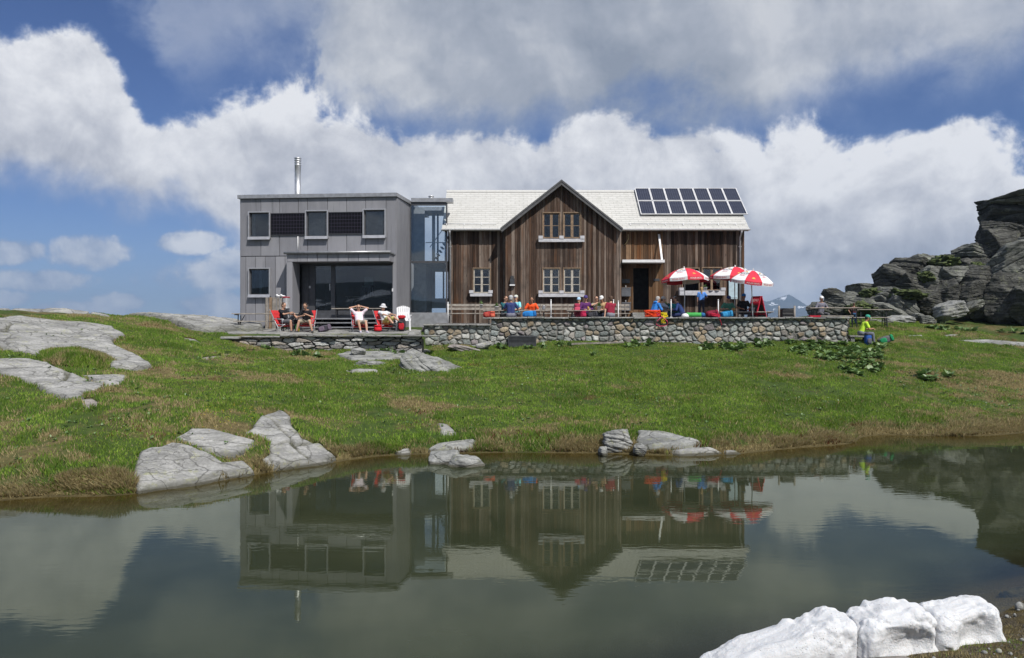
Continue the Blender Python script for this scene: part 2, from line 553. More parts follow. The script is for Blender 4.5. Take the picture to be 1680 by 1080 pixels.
for t in ((0, 740, 15.2), (0, 650, 18.6), (0, 600, 20.8), (0, 560, 22.8), (0, 532, 25.5), (0, 515, 29), (-80, 700, 17), (-80, 560, 22.5), (-80, 513, 29),
          (120, 740, 15), (120, 660, 18.2), (120, 600, 21.5), (120, 560, 24.5), (110, 530, 29), (100, 518, 31),
          (250, 705, 16.3), (250, 650, 19.5), (250, 605, 22.8), (250, 572, 26), (250, 545, 29.5), (230, 528, 32),
          (350, 690, 17.2), (350, 640, 20.8), (350, 600, 24.8), (350, 565, 29), (330, 548, 31.5), (330, 530, 35),
          (440, 690, 17.8), (440, 650, 20.6), (440, 610, 24.5), (440, 578, 30.2), (560, 690, 19.2), (560, 650, 21.8), (560, 610, 25.5), (580, 579, 30.3),
          (690, 700, 19.4), (690, 650, 22.6), (690, 610, 26.2), (700, 578, 31.6),
          (840, 690, 20.4), (840, 645, 23.6), (840, 605, 27.4), (840, 572, 32.2),
          (1000, 690, 20.4), (1000, 645, 23.6), (1000, 605, 27.4), (1000, 567, 32.3),
          (1200, 690, 20.6), (1200, 645, 23.8), (1200, 605, 27.6), (1200, 568, 32.4), (1350, 690, 21.4), (1350, 640, 24.8), (1350, 600, 28.4), (1380, 570, 32.4),
          (1500, 680, 22.6), (1500, 640, 25.6), (1500, 600, 29.2), (1490, 566, 33), (1480, 549, 36), (1440, 535, 38.5), (1500, 535, 41),
          (1680, 665, 24.2), (1680, 630, 27), (1680, 600, 30), (1680, 575, 33.3), (1680, 548, 38), (1680, 532, 43), (1600, 528, 44.5), (1440, 515, 46),
          (1800, 600, 30.5), (1800, 540, 40)):
    anc(*t)
for x, y, z in ((-4, 34, 2.4), (2, 34, 2.5), (10, 34, 2.5), (-4, 40, 2.6), (4, 40, 2.6), (12, 40, 2.7), (0, 48, 2.0), (12, 48, 2.3), (20, 52, 3.6), (30, 48, 5), (36, 40, 4.6), (36, 30, 2.8), (30, 22, 0.8),
                (-16, 40, 2.2), (-24, 36, 2.4), (-30, 28, 3.3), (-24, 20, 2.3), (-18, 14, 1.1), (-24, 8, 1.2), (-10, 50, 0.5), (0, 60, -1.5), (20, 65, 1), (40, 60, 4),
                (0, 0, 1.15), (-3, 1, 1.1), (-8, 1, 1.0), (3, 2, 1.1), (3, 4.8, .60), (5, 4.5, .75), (5.2, 6.5, .36), (4.2, 6.0, .33), (3.2, 6.15, .20), (2.4, 6.05, .16), (6.5, 7.3, .55), (8, 8, .8), (1.5, 5.2, .35), (0, 3.6, .6), (12, 10, 1.5), (10, 0, 1.6), (-18, 0, 1.6), (0, -10, 1.5), (22, 14, 1.5), (20, 0, 2), (-24, -8, 2)):
    _A.append((x, y, z))
_A = np.array(_A)
def _tps(d2): return 0.5 * d2 * np.log(d2 + 1e-9)
_n = len(_A)
_K = _tps(((_A[:, None, :2] - _A[None, :, :2]) ** 2).sum(-1)) + np.eye(_n) * 0.35
_P = np.c_[np.ones(_n), _A[:, :2]]
_S = np.block([[_K, _P], [_P.T, np.zeros((3, 3))]])
_w = np.linalg.solve(_S, np.r_[_A[:, 2], 0, 0, 0])

def base_h(x, y):
    x = np.asarray(x, float); y = np.asarray(y, float); sh = x.shape
    xf = np.clip(x.ravel(), -45, 48); yf = np.clip(y.ravel(), -18, 72)
    out = np.empty(len(xf))
    for i in range(0, len(xf), 40000):
        a = xf[i:i + 40000]; b = yf[i:i + 40000]
        d2 = (a[:, None] - _A[None, :, 0]) ** 2 + (b[:, None] - _A[None, :, 1]) ** 2
        out[i:i + 40000] = _tps(d2) @ _w[:_n] + _w[_n] + _w[_n + 1] * a + _w[_n + 2] * b
    return out.reshape(sh)

def ground_h(x, y, detail=True):
    x = np.asarray(x, float); y = np.asarray(y, float)
    h = base_h(x, y)
    if detail:
        up = sstep(h, 0.02, 0.25)
        far = sstep(y, 12, 14.0)
        h = h + up * (0.11 * fbm(x * 0.55, y * 0.55, 1.5, 3) + 0.05 * fbm(x * 2.1, y * 2.1, 4.0, 3) + 0.02 * fbm(x * 7, y * 7, 2.0, 2))
        # turf edge: a small step up out of the water
        h = h + far * (0.10 + 0.05 * fbm(x * 1.3, y * 1.3, 9.0, 2)) * sstep(h, 0.02, 0.10)
        lo = np.minimum(h, 0)
        h = np.where(h < 0, lo * (1 + 0.25 * fbm(x * .8, y * .8, 5., 2)), h)
    # paved terrace
    inside = (x > -3.75) & (x < 13.45) & (y > WALL_Y + 0.25) & (y < 41)
    h = np.where(inside, np.minimum(h, TERR_Z - 0.25), h)
    # rock terrace on the left
    tl = 2.56 + np.clip(y - 30.6, 0, 6) * 0.05 + 0.025 * fbm(x * 1.5, y * 1.5, 0.5, 3)
    wl_ = sstep(x, -12.6, -11.4) * (1 - sstep(x, -3.6, -3.55)) * sstep(y, 30.55, 30.62) * (1 - sstep(y, 39, 43))
    h = h * (1 - wl_) + tl * wl_
    # beyond the knoll the land drops into the valley
    d = np.hypot(x - 2, y - 22)
    f = sstep(d, 48, 420)
    return h * (1 - f) - 150 * f

def gz(x, y): return float(ground_h(np.array([x]), np.array([y]))[0])

def ray_ground(px, py, d0=5.0, d1=60.0):
    """where the sight line through a photograph pixel meets the ground"""
    D = np.linspace(d0, d1, 1400)
    g = ground_h((px - 840.0) / F * D, D, detail=False)
    r = EYE + (540.0 - py) / F * D
    k = np.nonzero(r < g)[0]
    i = k[0] if len(k) else len(D) - 1
    return float((px - 840.0) / F * D[i]), float(D[i])

# axes: fine where the photograph looks, growing outwards
def axis(a, b, step, grow, far):
    mid = list(np.arange(a, b + 1e-6, step)); hi = [mid[-1]]; s = step
    while hi[-1] < far[1]: s *= grow; hi.append(hi[-1] + s)
    lo = [mid[0]]; s = step
    while lo[-1] > far[0]: s *= grow; lo.append(lo[-1] - s)
    return np.array(lo[:0:-1] + mid + hi[1:])
gx = axis(-17, 23, 0.10, 1.22, (-7000, 7000))
gy = axis(4, 43, 0.10, 1.22, (-2300, 7000))
GX, GY = np.meshgrid(gx, gy)
GH = ground_h(GX, GY)

# dryness of the turf: straw coloured near the water and in patches
def dry_f(x, y, h):
    d = 0.40 + 0.85 * fbm(x * 0.42, y * 0.62, 7.0, 5, 0.6) + 0.45 * fbm(x * 2.3, y * 2.6, 2.0, 3)
    d = d + 0.70 * (1 - sstep(h, 0.06, 0.20)) - 0.10 * sstep(h, 0.8, 2.0)
    d = d + 0.16 * (1 - sstep(x, -9.5, -6.5)) * sstep(y, 13, 16) * (1 - sstep(y, 30, 34))
    d = d - 0.18 * sstep(x, -4, 0) * (1 - sstep(x, 9, 12)) + 0.25 * sstep(x, 11, 15) * (1 - sstep(y, 27, 32))
    d = d + 0.3 * (1 - sstep(y, 9, 12))
    return np.clip(d, 0, 1)
GD = dry_f(GX, GY, GH)

m = MT('turf_soil')
c = m.coord('World')
dry = m.attr('dry')
soil = m.ramp(m.noise(c, 3.0, 6, 0.65), [(0.25, (0.030, 0.028, 0.014)), (0.5, (0.055, 0.060, 0.020)), (0.75, (0.085, 0.078, 0.036))])
green = m.ramp(m.noise(c, 5.0, 5, 0.6), [(0.3, (0.032, 0.058, 0.012)), (0.7, (0.070, 0.105, 0.024))])
straw = m.ramp(m.noise(c, 8.0, 4, 0.6), [(0.3, (0.085, 0.068, 0.030)), (0.7, (0.185, 0.150, 0.070))])
cc = m.mix(m.sm(dry, 0.35, 0.85), green, straw)
cc = m.mix(m.sm(m.noise(c, 1.3, 5, 0.6), 0.55, 0.72), cc, soil)
moss = m.sm(m.noise(c, 0.9, 4, 0.6), 0.60, 0.68)
cc = m.mix(m.math('MULTIPLY', moss, 0.55), cc, (0.085, 0.030, 0.016, 1))
sx = m.n('ShaderNodeSeparateXYZ'); m.l(m.n('ShaderNodeNewGeometry').outputs['Position'], sx.inputs[0])
mud = m.sm(sx.outputs[2], -0.05, 0.07, 1.0, 0.0)
bed = m.ramp(m.noise(c, 1.8, 6, 0.6), [(0.3, (0.030, 0.024, 0.011)), (0.7, (0.075, 0.058, 0.026))])
cc = m.mix(mud, cc, bed)
# gravel and bare earth of the near bank
nearb = m.sm(sx.outputs[1], 8.8, 10.5, 1.0, 0.0)
grav = m.ramp(m.vor(c, 55, 'F1', 1), [(0.0, (0.055, 0.042, 0.024)), (0.6, (0.10, 0.082, 0.05)), (1.0, (0.22, 0.20, 0.17))])
grav = m.mix(m.sm(m.noise(c, 4.0, 5, 0.6), 0.42, 0.6), grav, (0.11, 0.085, 0.035, 1))
cc = m.mix(nearb, cc, grav)
bmp = m.bump(m.math('ADD', m.noise(c, 9.0, 6, 0.7), m.math('MULTIPLY', m.vor(c, 55), m.math('MULTIPLY', nearb, 0.5))), 0.9, 0.08)
M_GROUND = m.done(m.bsdf(cc, 0.95, 0, 0.15, bmp))
ground = np_mesh('ground', np.c_[GX.ravel(), GY.ravel(), GH.ravel()], grid_faces(len(gx), len(gy)), M_GROUND, True,
                 {'dry': ('POINT', 'FLOAT', GD.ravel())})
tag(ground, 'turf and soil sloping from the hut down to the pond', 'ground', kind='structure')

# ------------------------------------------------------------------ pond
wx = np.arange(-17, 23, 0.2); wy = np.arange(3.5, 24, 0.2)
WX, WY = np.meshgrid(wx, wy)
WD = np.clip(-ground_h(WX, WY), 0, 2)
m = MT('pond_water')
c = m.coord('World', scale=(0.55, 1.5, 1.0))
c2 = m.coord('World')
dep = m.attr('depth')
calm = m.sm(m.noise(c2, 0.35, 3, 0.5), 0.36, 0.62, 0.25, 1.0)
wav = m.math('MULTIPLY', m.noise(c, 7.0, 2, 0.5, 0.3), calm)
wav = m.math('MULTIPLY_ADD', m.noise(c, 1.7, 2, 0.5, 0.2), 1.2, wav)
bmp = m.bump(wav, 0.05, 0.011)
murk = m.mix(m.sm(m.noise(c2, 0.5, 3), 0.35, 0.65), (0.029, 0.035, 0.018, 1), (0.041, 0.047, 0.025, 1))
body = m.n('ShaderNodeBsdfDiffuse'); m.l(murk, body.inputs[0])
clear = m.n('ShaderNodeBsdfTransparent'); clear.inputs[0].default_value = (0.90, 0.86, 0.66, 1)
opac = m.sm(dep, 0.0, 0.55)
mx = m.n('ShaderNodeMixShader'); m.l(opac, mx.inputs[0]); m.l(clear.outputs[0], mx.inputs[1]); m.l(body.outputs[0], mx.inputs[2])
gl = m.n('ShaderNodeBsdfGlossy'); gl.inputs['Roughness'].default_value = 0.015; m.l(bmp, gl.inputs['Normal'])
gl.inputs['Color'].default_value = (0.78, 0.82, 0.74, 1)
fr = m.n('ShaderNodeFresnel'); fr.inputs['IOR'].default_value = 1.33; m.l(bmp, fr.inputs['Normal'])
mx2 = m.n('ShaderNodeMixShader'); m.l(fr.outputs[0], mx2.inputs[0]); m.l(mx.outputs[0], mx2.inputs[1]); m.l(gl.outputs[0], mx2.inputs[2])
M_WATER = m.done(mx2.outputs[0])
pond = np_mesh('pond_water', np.c_[WX.ravel(), WY.ravel(), np.zeros(WX.size)], grid_faces(len(wx), len(wy)), M_WATER, True,
               {'depth': ('POINT', 'FLOAT', WD.ravel())})
tag(pond, 'still greenish pond mirroring the buildings', 'pond', kind='structure')
# ------------------------------------------------------------------ rock
def rock_mat(name, lo, hi, lichen, dark, strata=(0.6, 0.6, 5.0), lich_c=(0.30, 0.31, 0.12), crack=0.5, rot=(0.12, 0.2, 0)):
    m = MT(name); c = m.coord('World'); cs = m.coord('World', scale=strata, rot=rot)
    base = m.ramp(m.noise(c, 1.7, 8, 0.62), [(0.28, lo), (0.72, hi)])
    st = m.noise(cs, 2.2, 7, 0.65, 0.3)
    base = m.mix(m.sm(st, 0.42, 0.60, 0.0, 0.60), base, tuple(x * 0.62 for x in lo))
    fine = m.noise(c, 16.0, 8, 0.75)
    base = m.mix(m.sm(fine, 0.38, 0.62, 0.42, 0.0), base, tuple(x * 0.45 for x in lo))
    lic = m.math('MULTIPLY', m.sm(m.noise(c, 3.1, 6, 0.7), 0.52, 0.66), m.sm(m.noise(c, 14, 3, 0.6), 0.42, 0.58))
    base = m.mix(m.math('MULTIPLY', lic, lichen), base, lich_c)
    blk = m.math('MULTIPLY', m.sm(m.noise(c, 0.8, 6, 0.65), 0.50, 0.66), dark)
    base = m.mix(blk, base, (0.035, 0.036, 0.036, 1))
    wv = m.n('ShaderNodeVectorMath', operation='ADD'); m.l(m.coord('World', scale=(.75, 1.5, 2.2), rot=(0, 0, .45)), wv.inputs[0])
    ws = m.n('ShaderNodeVectorMath', operation='SCALE'); m.l(m.noise(c, 1.6, 4, .6, color=True), ws.inputs[0]); ws.inputs[3].default_value = .55; m.l(ws.outputs[0], wv.inputs[1])
    ed = m.vor(wv.outputs[0], 1.25, 'DISTANCE_TO_EDGE'); ed2 = m.vor(wv.outputs[0], 3.7, 'DISTANCE_TO_EDGE')
    ln = m.math('MAXIMUM', m.sm(ed, .0, .030, 1.0, 0.0), m.math('MULTIPLY', m.sm(ed2, .0, .028, 1.0, 0.0), m.sm(m.noise(c, .9, 3), .50, .60)))
    base = m.mix(m.math('MULTIPLY', ln, 0.55), base, (0.040, 0.040, 0.034, 1))
    base = m.mix(m.math('MULTIPLY', m.attr('crk'), 0.85), base, m.mix(m.noise(c, 2.0, 3), (0.030, 0.030, 0.016, 1), (0.060, 0.062, 0.022, 1)))
    sz = m.n('ShaderNodeSeparateXYZ'); m.l(m.n('ShaderNodeNewGeometry').outputs['Position'], sz.inputs[0])
    wet = m.sm(m.math('MULTIPLY_ADD', m.noise(c, 2.5, 3), -.06, sz.outputs[2]), .0, .035, .75, .0)
    base = m.mix(wet, base, (.055, .050, .032, 1))
    h = m.math('ADD', m.math('MULTIPLY', st, 1.4), m.math('MULTIPLY_ADD', fine, 0.5, m.math('MULTIPLY', ln, -0.8)))
    return m.done(m.bsdf(base, 0.9, 0, 0.2, m.bump(h, crack, 0.06)))
M_SLAB = rock_mat('gneiss_slab', (0.27, 0.27, 0.262), (0.46, 0.455, 0.44), 0.45, 0.25)
M_BOULDER = rock_mat('gneiss_boulder', (0.24, 0.245, 0.238), (0.43, 0.432, 0.415), 0.55, 0.32, strata=(0.8, 0.8, 6.0))
M_CLIFF = rock_mat('shade_toned_cliff_rock', (0.055, 0.056, 0.051), (0.175, 0.174, 0.160), 0.75, 0.62, strata=(0.5, 0.5, 4.5), lich_c=(0.20, 0.21, 0.13), crack=0.9)  # dark base colour holds the shade of the overhanging crag faces
M_CLIFFPALE = rock_mat('sun_toned_lichen_rock', (0.13, 0.135, 0.122), (0.32, 0.322, 0.295), 0.85, 0.40, strata=(0.5, 0.5, 4.0), lich_c=(0.27, 0.30, 0.20), crack=0.9)  # pale base colour: lichen plus sunlight painted onto tops and lit faces
M_PINK = rock_mat('path_stone', (0.26, 0.235, 0.22), (0.44, 0.40, 0.38), 0.15, 0.1)

def _pip(px, py, poly):
    ins = np.zeros(px.shape, bool); n = len(poly)
    for i in range(n):
        x0, y0 = poly[i]; x1, y1 = poly[(i + 1) % n]
        cnd = (y0 > py) != (y1 > py)
        with np.errstate(divide='ignore', invalid='ignore'):
            t = (x1 - x0) * (py - y0) / (y1 - y0 + 1e-12) + x0
        ins ^= cnd & (px < t)
    return ins
def _dist(px, py, poly):
    d = np.full(px.shape, 1e9); n = len(poly)
    for i in range(n):
        x0, y0 = poly[i]; x1, y1 = poly[(i + 1) % n]
        dx, dy = x1 - x0, y1 - y0
        t = np.clip(((px - x0) * dx + (py - y0) * dy) / (dx * dx + dy * dy + 1e-12), 0, 1)
        d = np.minimum(d, np.hypot(px - x0 - t * dx, py - y0 - t * dy))
    return d

SLAB_POLYS = []
def slab(label, pix, thick=0.16, step=0.05, seed=1, mat=None, D=None, name='rock_slab', cat='rock', crack_dir=0.35, crack_n=1.3, group=None, rough=1.0, edge=0.16, xy=None):
    """bedrock slab: its outline on the ground, its own thickness, bevelled rim, joints and layers"""
    if xy is None:
        xy = [ray_ground(a, b) if D is None else ((a - 840) / F * D(a, b), D(a, b)) for a, b in pix]
    # subdivide the outline and roughen it
    q = []
    for i in range(len(xy)):
        a = xy[i]; b = xy[(i + 1) % len(xy)]
        L = math.hypot(b[0] - a[0], b[1] - a[1]); k = max(1, int(L / 0.25))
        for j in range(k):
            q.append((a[0] + (b[0] - a[0]) * j / k, a[1] + (b[1] - a[1]) * j / k))
    q = np.array(q)
    q = q + 0.07 * np.c_[vnoise(q[:, 0] * 2.1, q[:, 1] * 2.1, seed), vnoise(q[:, 0] * 2.1, q[:, 1] * 2.1, seed + 40.5)] * rough
    poly = [tuple(p) for p in q]
    SLAB_POLYS.append(np.array(poly))
    x0, y0 = q.min(0) - 0.15; x1, y1 = q.max(0) + 0.15
    nx = max(8, min(420, int((x1 - x0) / step))); ny = max(8, min(420, int((y1 - y0) / step)))
    xs, ys = np.meshgrid(np.linspace(x0, x1, nx), np.linspace(y0, y1, ny))
    ins = _pip(xs, ys, poly); d = _dist(xs, ys, poly); d = np.where(ins, d, -d)
    g = ground_h(xs, ys, detail=False)
    up = thick * .72 * np.clip(d / (edge * .5), 0, 1) ** 0.5
    ca, sa = math.cos(crack_dir), math.sin(crack_dir)
    u = xs * ca + ys * sa; v = -xs * sa + ys * ca
    lay = fbm(u * 0.35, v * 1.6, seed * 3.1, 4)
    up = up + rough * (0.075 * lay + 0.045 * fbm(xs * 1.1, ys * 1.1, seed + 9, 4) + 0.015 * fbm(xs * 6, ys * 6, seed, 3)) * np.clip(d / 0.25, 0, 1)
    # plates stepping along the bedding
    pl = v * crack_n + 0.6 * fbm(u * 0.3, v * 0.5, seed + 3, 3) + 0.12 * vnoise(u * 2, v * 2, seed)
    fr = pl - np.floor(pl)
    up = up + 0.085 * rough * (fr - 0.5) * np.clip(d / 0.3, 0, 1)
    jn = np.abs((u * 0.42 + 0.5 * fbm(u * 0.4, v * 0.4, seed + 6, 2)) % 1.0 - 0.5) * 2
    gap = np.minimum(np.minimum(fr, 1 - fr) / (0.05 + .04 * vnoise(u * .9, v * .9, seed)), np.where(vnoise(np.floor(pl), np.floor(u * .42), seed) > 0.0, (jn) / 0.07, 9))
    up = up - 0.12 * rough * np.clip(1 - gap, 0, 1) * np.clip(d / 0.2, 0, 1)
    z = np.where(d >= 0, g + up, g - 0.05 + np.maximum(d, -0.3) * 2.2)
    idx = -np.ones(xs.size, np.int64); keepv = (d > -0.13).ravel()
    fq = grid_faces(nx, ny); fq = fq[keepv[fq].all(1)]
    used = np.unique(fq); idx[used] = np.arange(len(used))
    crk = np.clip(1.2 - gap, 0, 1) * np.clip(d / 0.2, 0, 1) * rough + np.clip(1 - d / .10, 0, 1) * .5
    o = np_mesh(name, np.c_[xs.ravel(), ys.ravel(), z.ravel()][used], idx[fq], mat or M_SLAB, True, {'crk': ('POINT', 'FLOAT', crk.ravel()[used])})
    tag(o, label, cat, group)
    return o

slab('huge pale grey bedrock slab sloping across the grass hill beside the knoll', [(-30, 530), (40, 528), (87, 533), (157, 538), (187, 543), (205, 556), (184, 565), (190, 574), (233, 592), (250, 608), (213, 614), (180, 607), (160, 590), (125, 583), (77, 594), (0, 578), (-40, 575)], 0.22, 0.05, 1)
slab('cracked grey slab spotted with yellow lichen below the grassy tuft', [(-30, 597), (50, 595), (80, 603), (130, 623), (177, 643), (157, 650), (139, 651), (137, 660), (113, 663), (90, 657), (60, 640), (33, 633), (-30, 610)], 0.20, 0.045, 2)
slab('smooth pale slab wedge at the foot of the huge left slab', [(130, 622), (187, 620), (215, 623), (190, 645), (170, 641)], 0.14, 0.04, 3)
slab('small flat stone just under the pale slab wedge', [(155, 652), (187, 647), (192, 652), (160, 658)], 0.08, 0.03, 4)
slab('purplish flat stone below the lichen spotted slab', [(120, 662), (150, 658), (161, 664), (163, 672), (140, 682), (133, 674)], 0.10, 0.03, 5, M_PINK)
slab('pale rock rib on the far left skyline', [(-60, 509), (0, 506), (60, 508), (110, 513), (183, 526), (183, 530), (120, 524), (60, 517), (-60, 513)], 0.40, 0.06, 6, edge=0.9, D=lambda a, b: 31.0 + (515 - b) * 0.10 + a * 0.012)
slab('light bedrock hump left of the grey annex', [(200, 532), (233, 529), (262, 522), (300, 520), (340, 523), (400, 528), (430, 533), (430, 545), (330, 549), (290, 546), (250, 541), (215, 537)], 0.42, 0.05, 7, D=lambda a, b: 31.5 + (548 - b) * 0.22)
slab('narrow flat rock in the turf left of the dry stone wall', [(290, 555), (320, 559), (337, 569), (310, 562)], 0.08, 0.04, 8)
slab('low flat shore slab at the far left of the pond', [(92, 789), (133, 778), (167, 774), (213, 782), (214, 789), (180, 793), (133, 793)], 0.14, 0.03, 9)
slab('upper pale shore slab left of the pond, above a crack', [(277, 727), (313, 714), (347, 713), (393, 722), (420, 730), (410, 747), (390, 757), (353, 752), (320, 739), (290, 733)], 0.16, 0.035, 10)
slab('large pale rounded shore slab dipping into the pond', [(267, 744), (285, 736), (318, 744), (352, 758), (370, 768), (400, 764), (417, 780), (367, 789), (327, 798), (277, 804), (220, 811), (214, 790), (222, 770), (230, 753), (250, 746)], 0.20, 0.035, 11)
slab('long pinkish shore slab with diagonal cracks running into the pond', [(442, 685), (461, 679), (475, 686), (480, 696), (484, 709), (496, 727), (530, 737), (546, 750), (557, 757), (524, 765), (480, 772), (437, 778), (426, 765), (442, 754), (439, 735), (398, 716), (415, 708), (419, 703), (424, 690)], 0.17, 0.035, 12, crack_dir=-0.9)
slab('small triangular pale stone alone in the grass above the shore', [(713, 697), (737, 702), (751, 711), (747, 718), (724, 722), (722, 711)], 0.10, 0.03, 13)
slab('low jagged slab behind the twin shore boulders', [(703, 744), (716, 735), (745, 729), (783, 727), (779, 741), (750, 744), (722, 748)], 0.16, 0.03, 14, M_BOULDER)
slab('flat layered slab ledge in the upper meadow below the wall', [(549, 588), (570, 584), (640, 583), (700, 585), (640, 597), (575, 598)], 0.24, 0.035, 15, M_BOULDER)
slab('flat slab touching the meadow just beneath the wall corner', [(636, 579), (665, 573), (700, 576), (712, 581), (680, 584)], 0.14, 0.04, 16)
slab('thin flat stone under the layered slab ledge', [(562, 612), (590, 609), (619, 610), (617, 617), (580, 619)], 0.10, 0.03, 17)
slab('long tapering shore slab behind the right shore stones', [(1039, 714), (1070, 716), (1110, 722), (1152, 733), (1135, 741), (1080, 745), (1045, 741)], 0.20, 0.03, 18, M_BOULDER)
slab('low wet slab lying at the waterline below the tapering slab', [(1098, 745), (1130, 738), (1165, 737), (1190, 745), (1150, 750), (1115, 750)], 0.12, 0.03, 19)
slab('last thin shore stone tapering into the pond', [(1190, 742), (1205, 741), (1217, 746), (1195, 748)], 0.08, 0.025, 20)
slab('small grey stone at the water edge left of the twin boulders', [(649, 745), (663, 741), (676, 739), (674, 748), (660, 750)], 0.12, 0.025, 21)
for i, (lab, pp) in enumerate((('pale stepping slab where the grass path meets the dry wall', [(362, 584), (395, 581), (424, 578), (424, 582), (395, 586), (365, 590)]),
                               ('flat worn stone of the grass path in front of the left rocks', [(330, 590), (362, 585), (364, 590), (338, 594)]),
                               ('long worn stone strip of the footpath on the right meadow', [(1555, 560), (1620, 558), (1700, 565), (1720, 574), (1650, 571), (1590, 565)]),
                               ('flat footpath stone left of the long stone strip', [(1541, 551), (1573, 550), (1575, 555), (1550, 555)]),
                               ('small flat stone in the grass beside the seated hiker', [(1487, 552), (1513, 551), (1516, 556), (1492, 557)]))):
    slab(lab, pp, 0.07, 0.04, 30 + i, M_PINK if i < 2 else M_BOULDER, name='path_stone', cat='path stone')

# the soil lies a little lower under the bedrock slabs
_gc = np.empty(len(ground.data.vertices) * 3, np.float32); ground.data.vertices.foreach_get('co', _gc); _gc = _gc.reshape(-1, 3)
for _pl in SLAB_POLYS:
    _i = np.nonzero((_gc[:, 0] > _pl[:, 0].min()) & (_gc[:, 0] < _pl[:, 0].max()) & (_gc[:, 1] > _pl[:, 1].min()) & (_gc[:, 1] < _pl[:, 1].max()))[0]
    if len(_i):
        _t = [tuple(p) for p in _pl]; _x, _y = _gc[_i, 0].astype(float), _gc[_i, 1].astype(float)
        _d = np.where(_pip(_x, _y, _t), _dist(_x, _y, _t), 0)
        _gc[_i, 2] = np.where(_d > 0.0, np.minimum(_gc[_i, 2], base_h(_x, _y) - .08 * sstep(_d, 0, .08)), _gc[_i, 2])
ground.data.vertices.foreach_set('co', _gc.ravel()); ground.data.update()

# boulders -------------------------------------------------------------
_cs = {}
def cubesphere(n):
    if n in _cs: return _cs[n]
    t = np.tan(np.linspace(-math.pi / 4, math.pi / 4, n))
    u, v = np.meshgrid(t, t); o = np.ones_like(u)
    V = []; Fc = []
    for k, (a, b, c_) in enumerate(((o, u, v), (-o, -u, v), (-u, o, v), (u, -o, v), (u, v, o), (-u, v, -o))):
        V.append(np.stack([a.ravel(), b.ravel(), c_.ravel()], 1)); Fc.append(grid_faces(n, n) + k * n * n)
    V = np.concatenate(V); Fc = np.concatenate(Fc)
    key = np.round(V, 5); _, first, inv = np.unique(key, axis=0, return_index=True, return_inverse=True)
    inv = inv.ravel(); V = V[first]; Fc = inv[Fc]
    V = V / np.linalg.norm(V, axis=1)[:, None]
    _cs[n] = (V, Fc); return _cs[n]

def rock_mesh(center, size, seed, n=44, facets=14, strata=0.06, tilt=(0.15, 0.1), rough=0.05, axes=None, sharp=18.0, box=0.0, dmin=0.78):
    """angular rock: a rounded convex block cut by planes, then layered and roughened; returns vertices, faces"""
    rs = np.random.RandomState(seed)
    dirs, Fc = cubesphere(n)
    N = rs.normal(size=(facets, 3)); N /= np.linalg.norm(N, axis=1)[:, None]
    dd = rs.uniform(dmin, 1.05, facets)
    ax = np.array([[1, 0, 0], [-1, 0, 0], [0, 1, 0], [0, -1, 0], [0, 0, 1], [0, 0, -1]], float)
    ax = ax + rs.normal(scale=0.10, size=ax.shape); ax /= np.linalg.norm(ax, axis=1)[:, None]
    if axes is not None:
        extra = np.array([a[:3] for a in axes], float); extra /= np.linalg.norm(extra, axis=1)[:, None]
        N = np.r_[N, extra]; dd = np.r_[dd, [a[3] for a in axes]]
    N = np.r_[N, ax]; dd = np.r_[dd, np.full(6, 0.92 - box * 0.1)]
    dot = dirs @ N.T
    inv = np.maximum(dot, 1e-3) / dd[None, :]
    r = 1.0 / (np.sum(inv ** sharp, axis=1) ** (1 / sharp))      # smooth minimum
    P = dirs * r[:, None] * (np.array(size) / 2.0)[None, :]
    s = max(size); big = (size[0] * size[1] * size[2]) ** (1 / 3)
    # bedding
    t = P[:, 2] + tilt[0] * P[:, 0] + tilt[1] * P[:, 1]
    q = P + np.array([seed * 3.3, seed * 1.7, 0])
    w = t * (7.0 / big) + 1.2 * fbm(q[:, 0] * 0.8 / big, q[:, 1] * 0.8 / big, q[:, 2] * 0.8 / big, 3)
    if n >= 80:
        w = t * (9.0 / big) + 1.0 * fbm(q[:, 0] * 0.6 / big, q[:, 1] * 0.6 / big, q[:, 2] * 0.8 / big, 3) + .35 * vnoise(t * 7 / big, seed, .2)
        L_ = np.floor(w); hz_ = P[:, 0] * .8 + P[:, 1] * .6
        cell = np.floor(hz_ * (2.6 / big) + 3 * vnoise(np.floor(L_ / 2) * 5.1, seed, .3) + .4 * fbm(q[:, 0] / big, q[:, 1] / big, q[:, 2] / big, 2))
        step_ = vnoise(L_ * 3.7 + 0.5, seed * 1.3, 0.5) * .75 + vnoise(cell * 4.3 + .5, np.floor(L_ / 2) * 2.9 + .5, seed + .5) * 1.0 - .55 * np.exp(-(np.minimum(w % 1.0, 1 - w % 1.0) / .10) ** 2)
    else:
        step_ = vnoise(np.floor(w) * 3.7 + 0.5, seed * 1.3, 0.5) * 0.6 + (0.5 - np.abs((w % 1.0) - 0.5)) * 0.9 - 0.3
    hor = dirs.copy(); hor[:, 2] *= 0.35
    P = P + hor * (strata * big * step_)[:, None]
    k = 1.0 / big
    f1 = fbm(q[:, 0] * 1.8 * k, q[:, 1] * 1.8 * k, q[:, 2] * 1.8 * k, 4)
    f2 = fbm(q[:, 0] * 7 * k, q[:, 1] * 7 * k, q[:, 2] * 12 * k, 4)
    P = P + dirs * (big * (rough * 1.6 * f1 + rough * 0.7 * f2))[:, None]
    return P + np.array(center)[None, :], Fc

